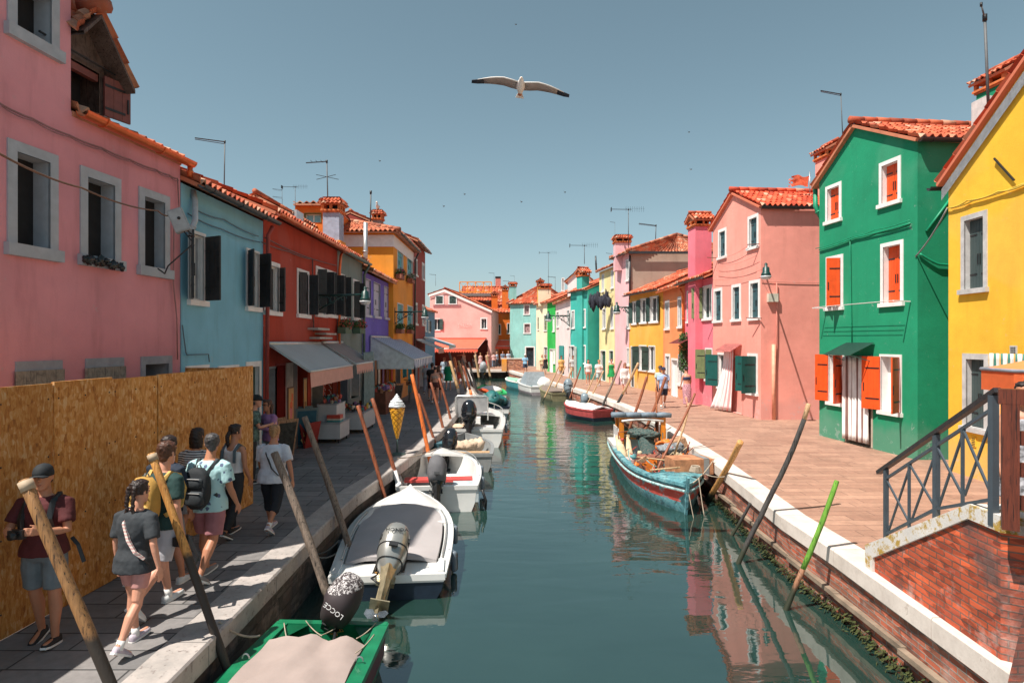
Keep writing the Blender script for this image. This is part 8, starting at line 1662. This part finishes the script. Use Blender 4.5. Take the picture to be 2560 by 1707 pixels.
# A-boards
def aboard(label,c,rz,h,w,front,side,pic=None):
    r=empty('sandwich_board',(c[0],c[1],0),label,'sandwich board','sandwich boards outside the shops',rz=rz); t=R(13)
    for sg,nm in ((1,'front_panel'),(-1,'back_panel')):
        mb=MB(); M=Matrix.Rotation(sg*t,3,'X'); mb.box((0,-sg*math.sin(t)*h/2,math.cos(t)*h/2),(w,.025,h),M); o=mb.build(nm,side,r)
        if sg>0:
            mb=MB(); mb.box((0,-math.sin(t)*h/2-.016,math.cos(t)*h/2),(w*.84,.006,h*.86),M); mb.build('chalk_panel',front,o)
            if pic:
                mb=MB(); rr=random.Random(4)
                for i in range(14): mb.blob((rr.uniform(-w*.3,w*.3),-math.sin(t)*h/2-.03+ (rr.uniform(-1,1))*.0,h*.5+rr.uniform(-.3,.3)*h*.0+ (i-7)*h*.05),(.05,.004,.035),8,5)
                mb.v=[V((v.x,v.y-(h*.5-v.z)*math.tan(t)*1.0,v.z)) for v in mb.v]; mb.build('printed_pictures',pic,o)
    return r
q=gp(716,1158); aboard('brown framed sandwich board with dark chalk panel behind the woman in white',(q.x-.15,q.y+.15),R(55),1.05,.55,sim('chalkboard',(.04,.04,.035),.8,var=.6,sc=14),CRW)
q=gp(800,1118); aboard('teal menu sandwich board left of the low white cart',(q.x-.45,q.y+.1),R(35),1.1,.6,sim('teal_menu',(.02,.10,.15),.5),sim('slate_frame',(.14,.19,.20),.6),PY)
q=gp(983,1010); aboard('dark sandwich board beneath the striped awning',(-5.0,24.2+2.5),R(50),1.1,.55,sim('chalkboard',(.04,.04,.035)),CRW)
aboard('low red board at the foot of the red shop wall',(-5.45,16.9),R(70),.7,.5,REDD,REDD)
# bicycle
def bicycle(label,c,rz):
    r=empty('bicycle',(c[0],c[1],0),label,'bicycle',rz=rz); 
    for y in(-.52,.52):
        mb=MB(); mb.tube([V((0,y+math.cos(t)*.33,.34+math.sin(t)*.33)) for t in [2*pi*i/24 for i in range(25)]],.018,6); w_=mb.build('wheel',IRON,r); mb=MB()
        for i in range(12): a=2*pi*i/12; mb.tube([V((0,y,.34)),V((0,y+math.cos(a)*.32,.34+math.sin(a)*.32))],.003,4)
        mb.build('spokes',STEEL,w_)
    P_=dict(bb=V((0,-.05,.30)),st=V((0,-.2,.82)),hd=V((0,.38,.80)),rw=V((0,-.52,.34)),fw=V((0,.52,.34))); mb=MB()
    for a,b in(('bb','st'),('bb','hd'),('st','hd'),('st','rw'),('bb','rw'),('hd','fw')): mb.tube([P_[a],P_[b]],.016,6)
    mb.build('frame',sim('bike_black',(.02,.02,.025),.3),r); mb=MB(); mb.blob(P_['st']+V((0,0,.08)),(.07,.13,.035),10,6); mb.build('saddle',IRON,r); mb=MB(); mb.tube([P_['hd'],P_['hd']+V((0,-.02,.2)),P_['hd']+V((0,.02,.22))],.014,6); mb.tube([P_['hd']+V((-.28,-.1,.22)),P_['hd']+V((0,.03,.22)),P_['hd']+V((.28,-.1,.22))],.013,6); mb.build('handlebar',IRON,r)
    mb=MB(); mb.box(P_['hd']+V((0,.2,.05)),(.34,.26,.2)); mb.build('basket',CRW,r)
bicycle('black bicycle with basket leaning near the far end of the striped awning',(-4.85,29.6),R(8))
# cafe chairs
for i,(x,y,lab) in enumerate(((-5.9,56,'white slatted cafe chair by the far left shops'),(-3.9,66.5,'dark cafe chair on the restaurant terrace'))):
    r=empty('cafe_chair',(x,y,0),lab,'chair',rz=R(20)); m=WPAINT if i==0 else IRON
    for a in(-.2,.2):
        for b in(-.2,.2): mb=MB(); mb.tube([V((a,b,0)),V((a,b,.45 if b<0 else 1.0))],.025,6); mb.build('leg',m,r)
    mb=MB(); mb.box((0,0,.46),(.46,.46,.04)); mb.build('seat',m,r); mb=MB()
    for z in(.6,.75,.9): mb.box((0,.2,z),(.42,.03,.08))
    mb.build('backrest',m,r)
# orange parasol near the yellow house
r=empty('parasol',(8.0,9.6,0),'orange parasol with grey rim beside the yellow house at the right edge','parasol'); mb=MB(); c=at(2590,905,9.4); 
mb.X=Matrix.Identity(4); k=8; top=c+V((.35,0,.12)); ring=[c+V((.95*math.cos(2*pi*i/k+.3)+.35,.95*math.sin(2*pi*i/k+.3),-.12)) for i in range(k)]; low=[p-V((0,0,.32)) for p in ring]
OPC=sim('orange_parasol',(.85,.22,.07),.8,var=.08,bs=.3,bsc=5); vs=[top]+ring; mb.add(vs,[(0,1+i,1+(i+1)%k) for i in range(k)]); mb.add(ring+low,[(i,(i+1)%k,k+(i+1)%k,k+i) for i in range(k)]+[(k+i,k+(i+1)%k,(i+1)%k,i) for i in range(k)]); mb.build('canopy',OPC,r,inv='w')
mb=MB(); mb.tube([p+V((0,0,.0)) for p in ring+[ring[0]]],.03,6); mb.build('rim',sim('grey_rim',(.2,.22,.26),.5),r,inv='w'); mb=MB(); mb.tube([V((top.x,top.y,0)),top],.03,8); mb.build('pole',ALU,r,inv='w')
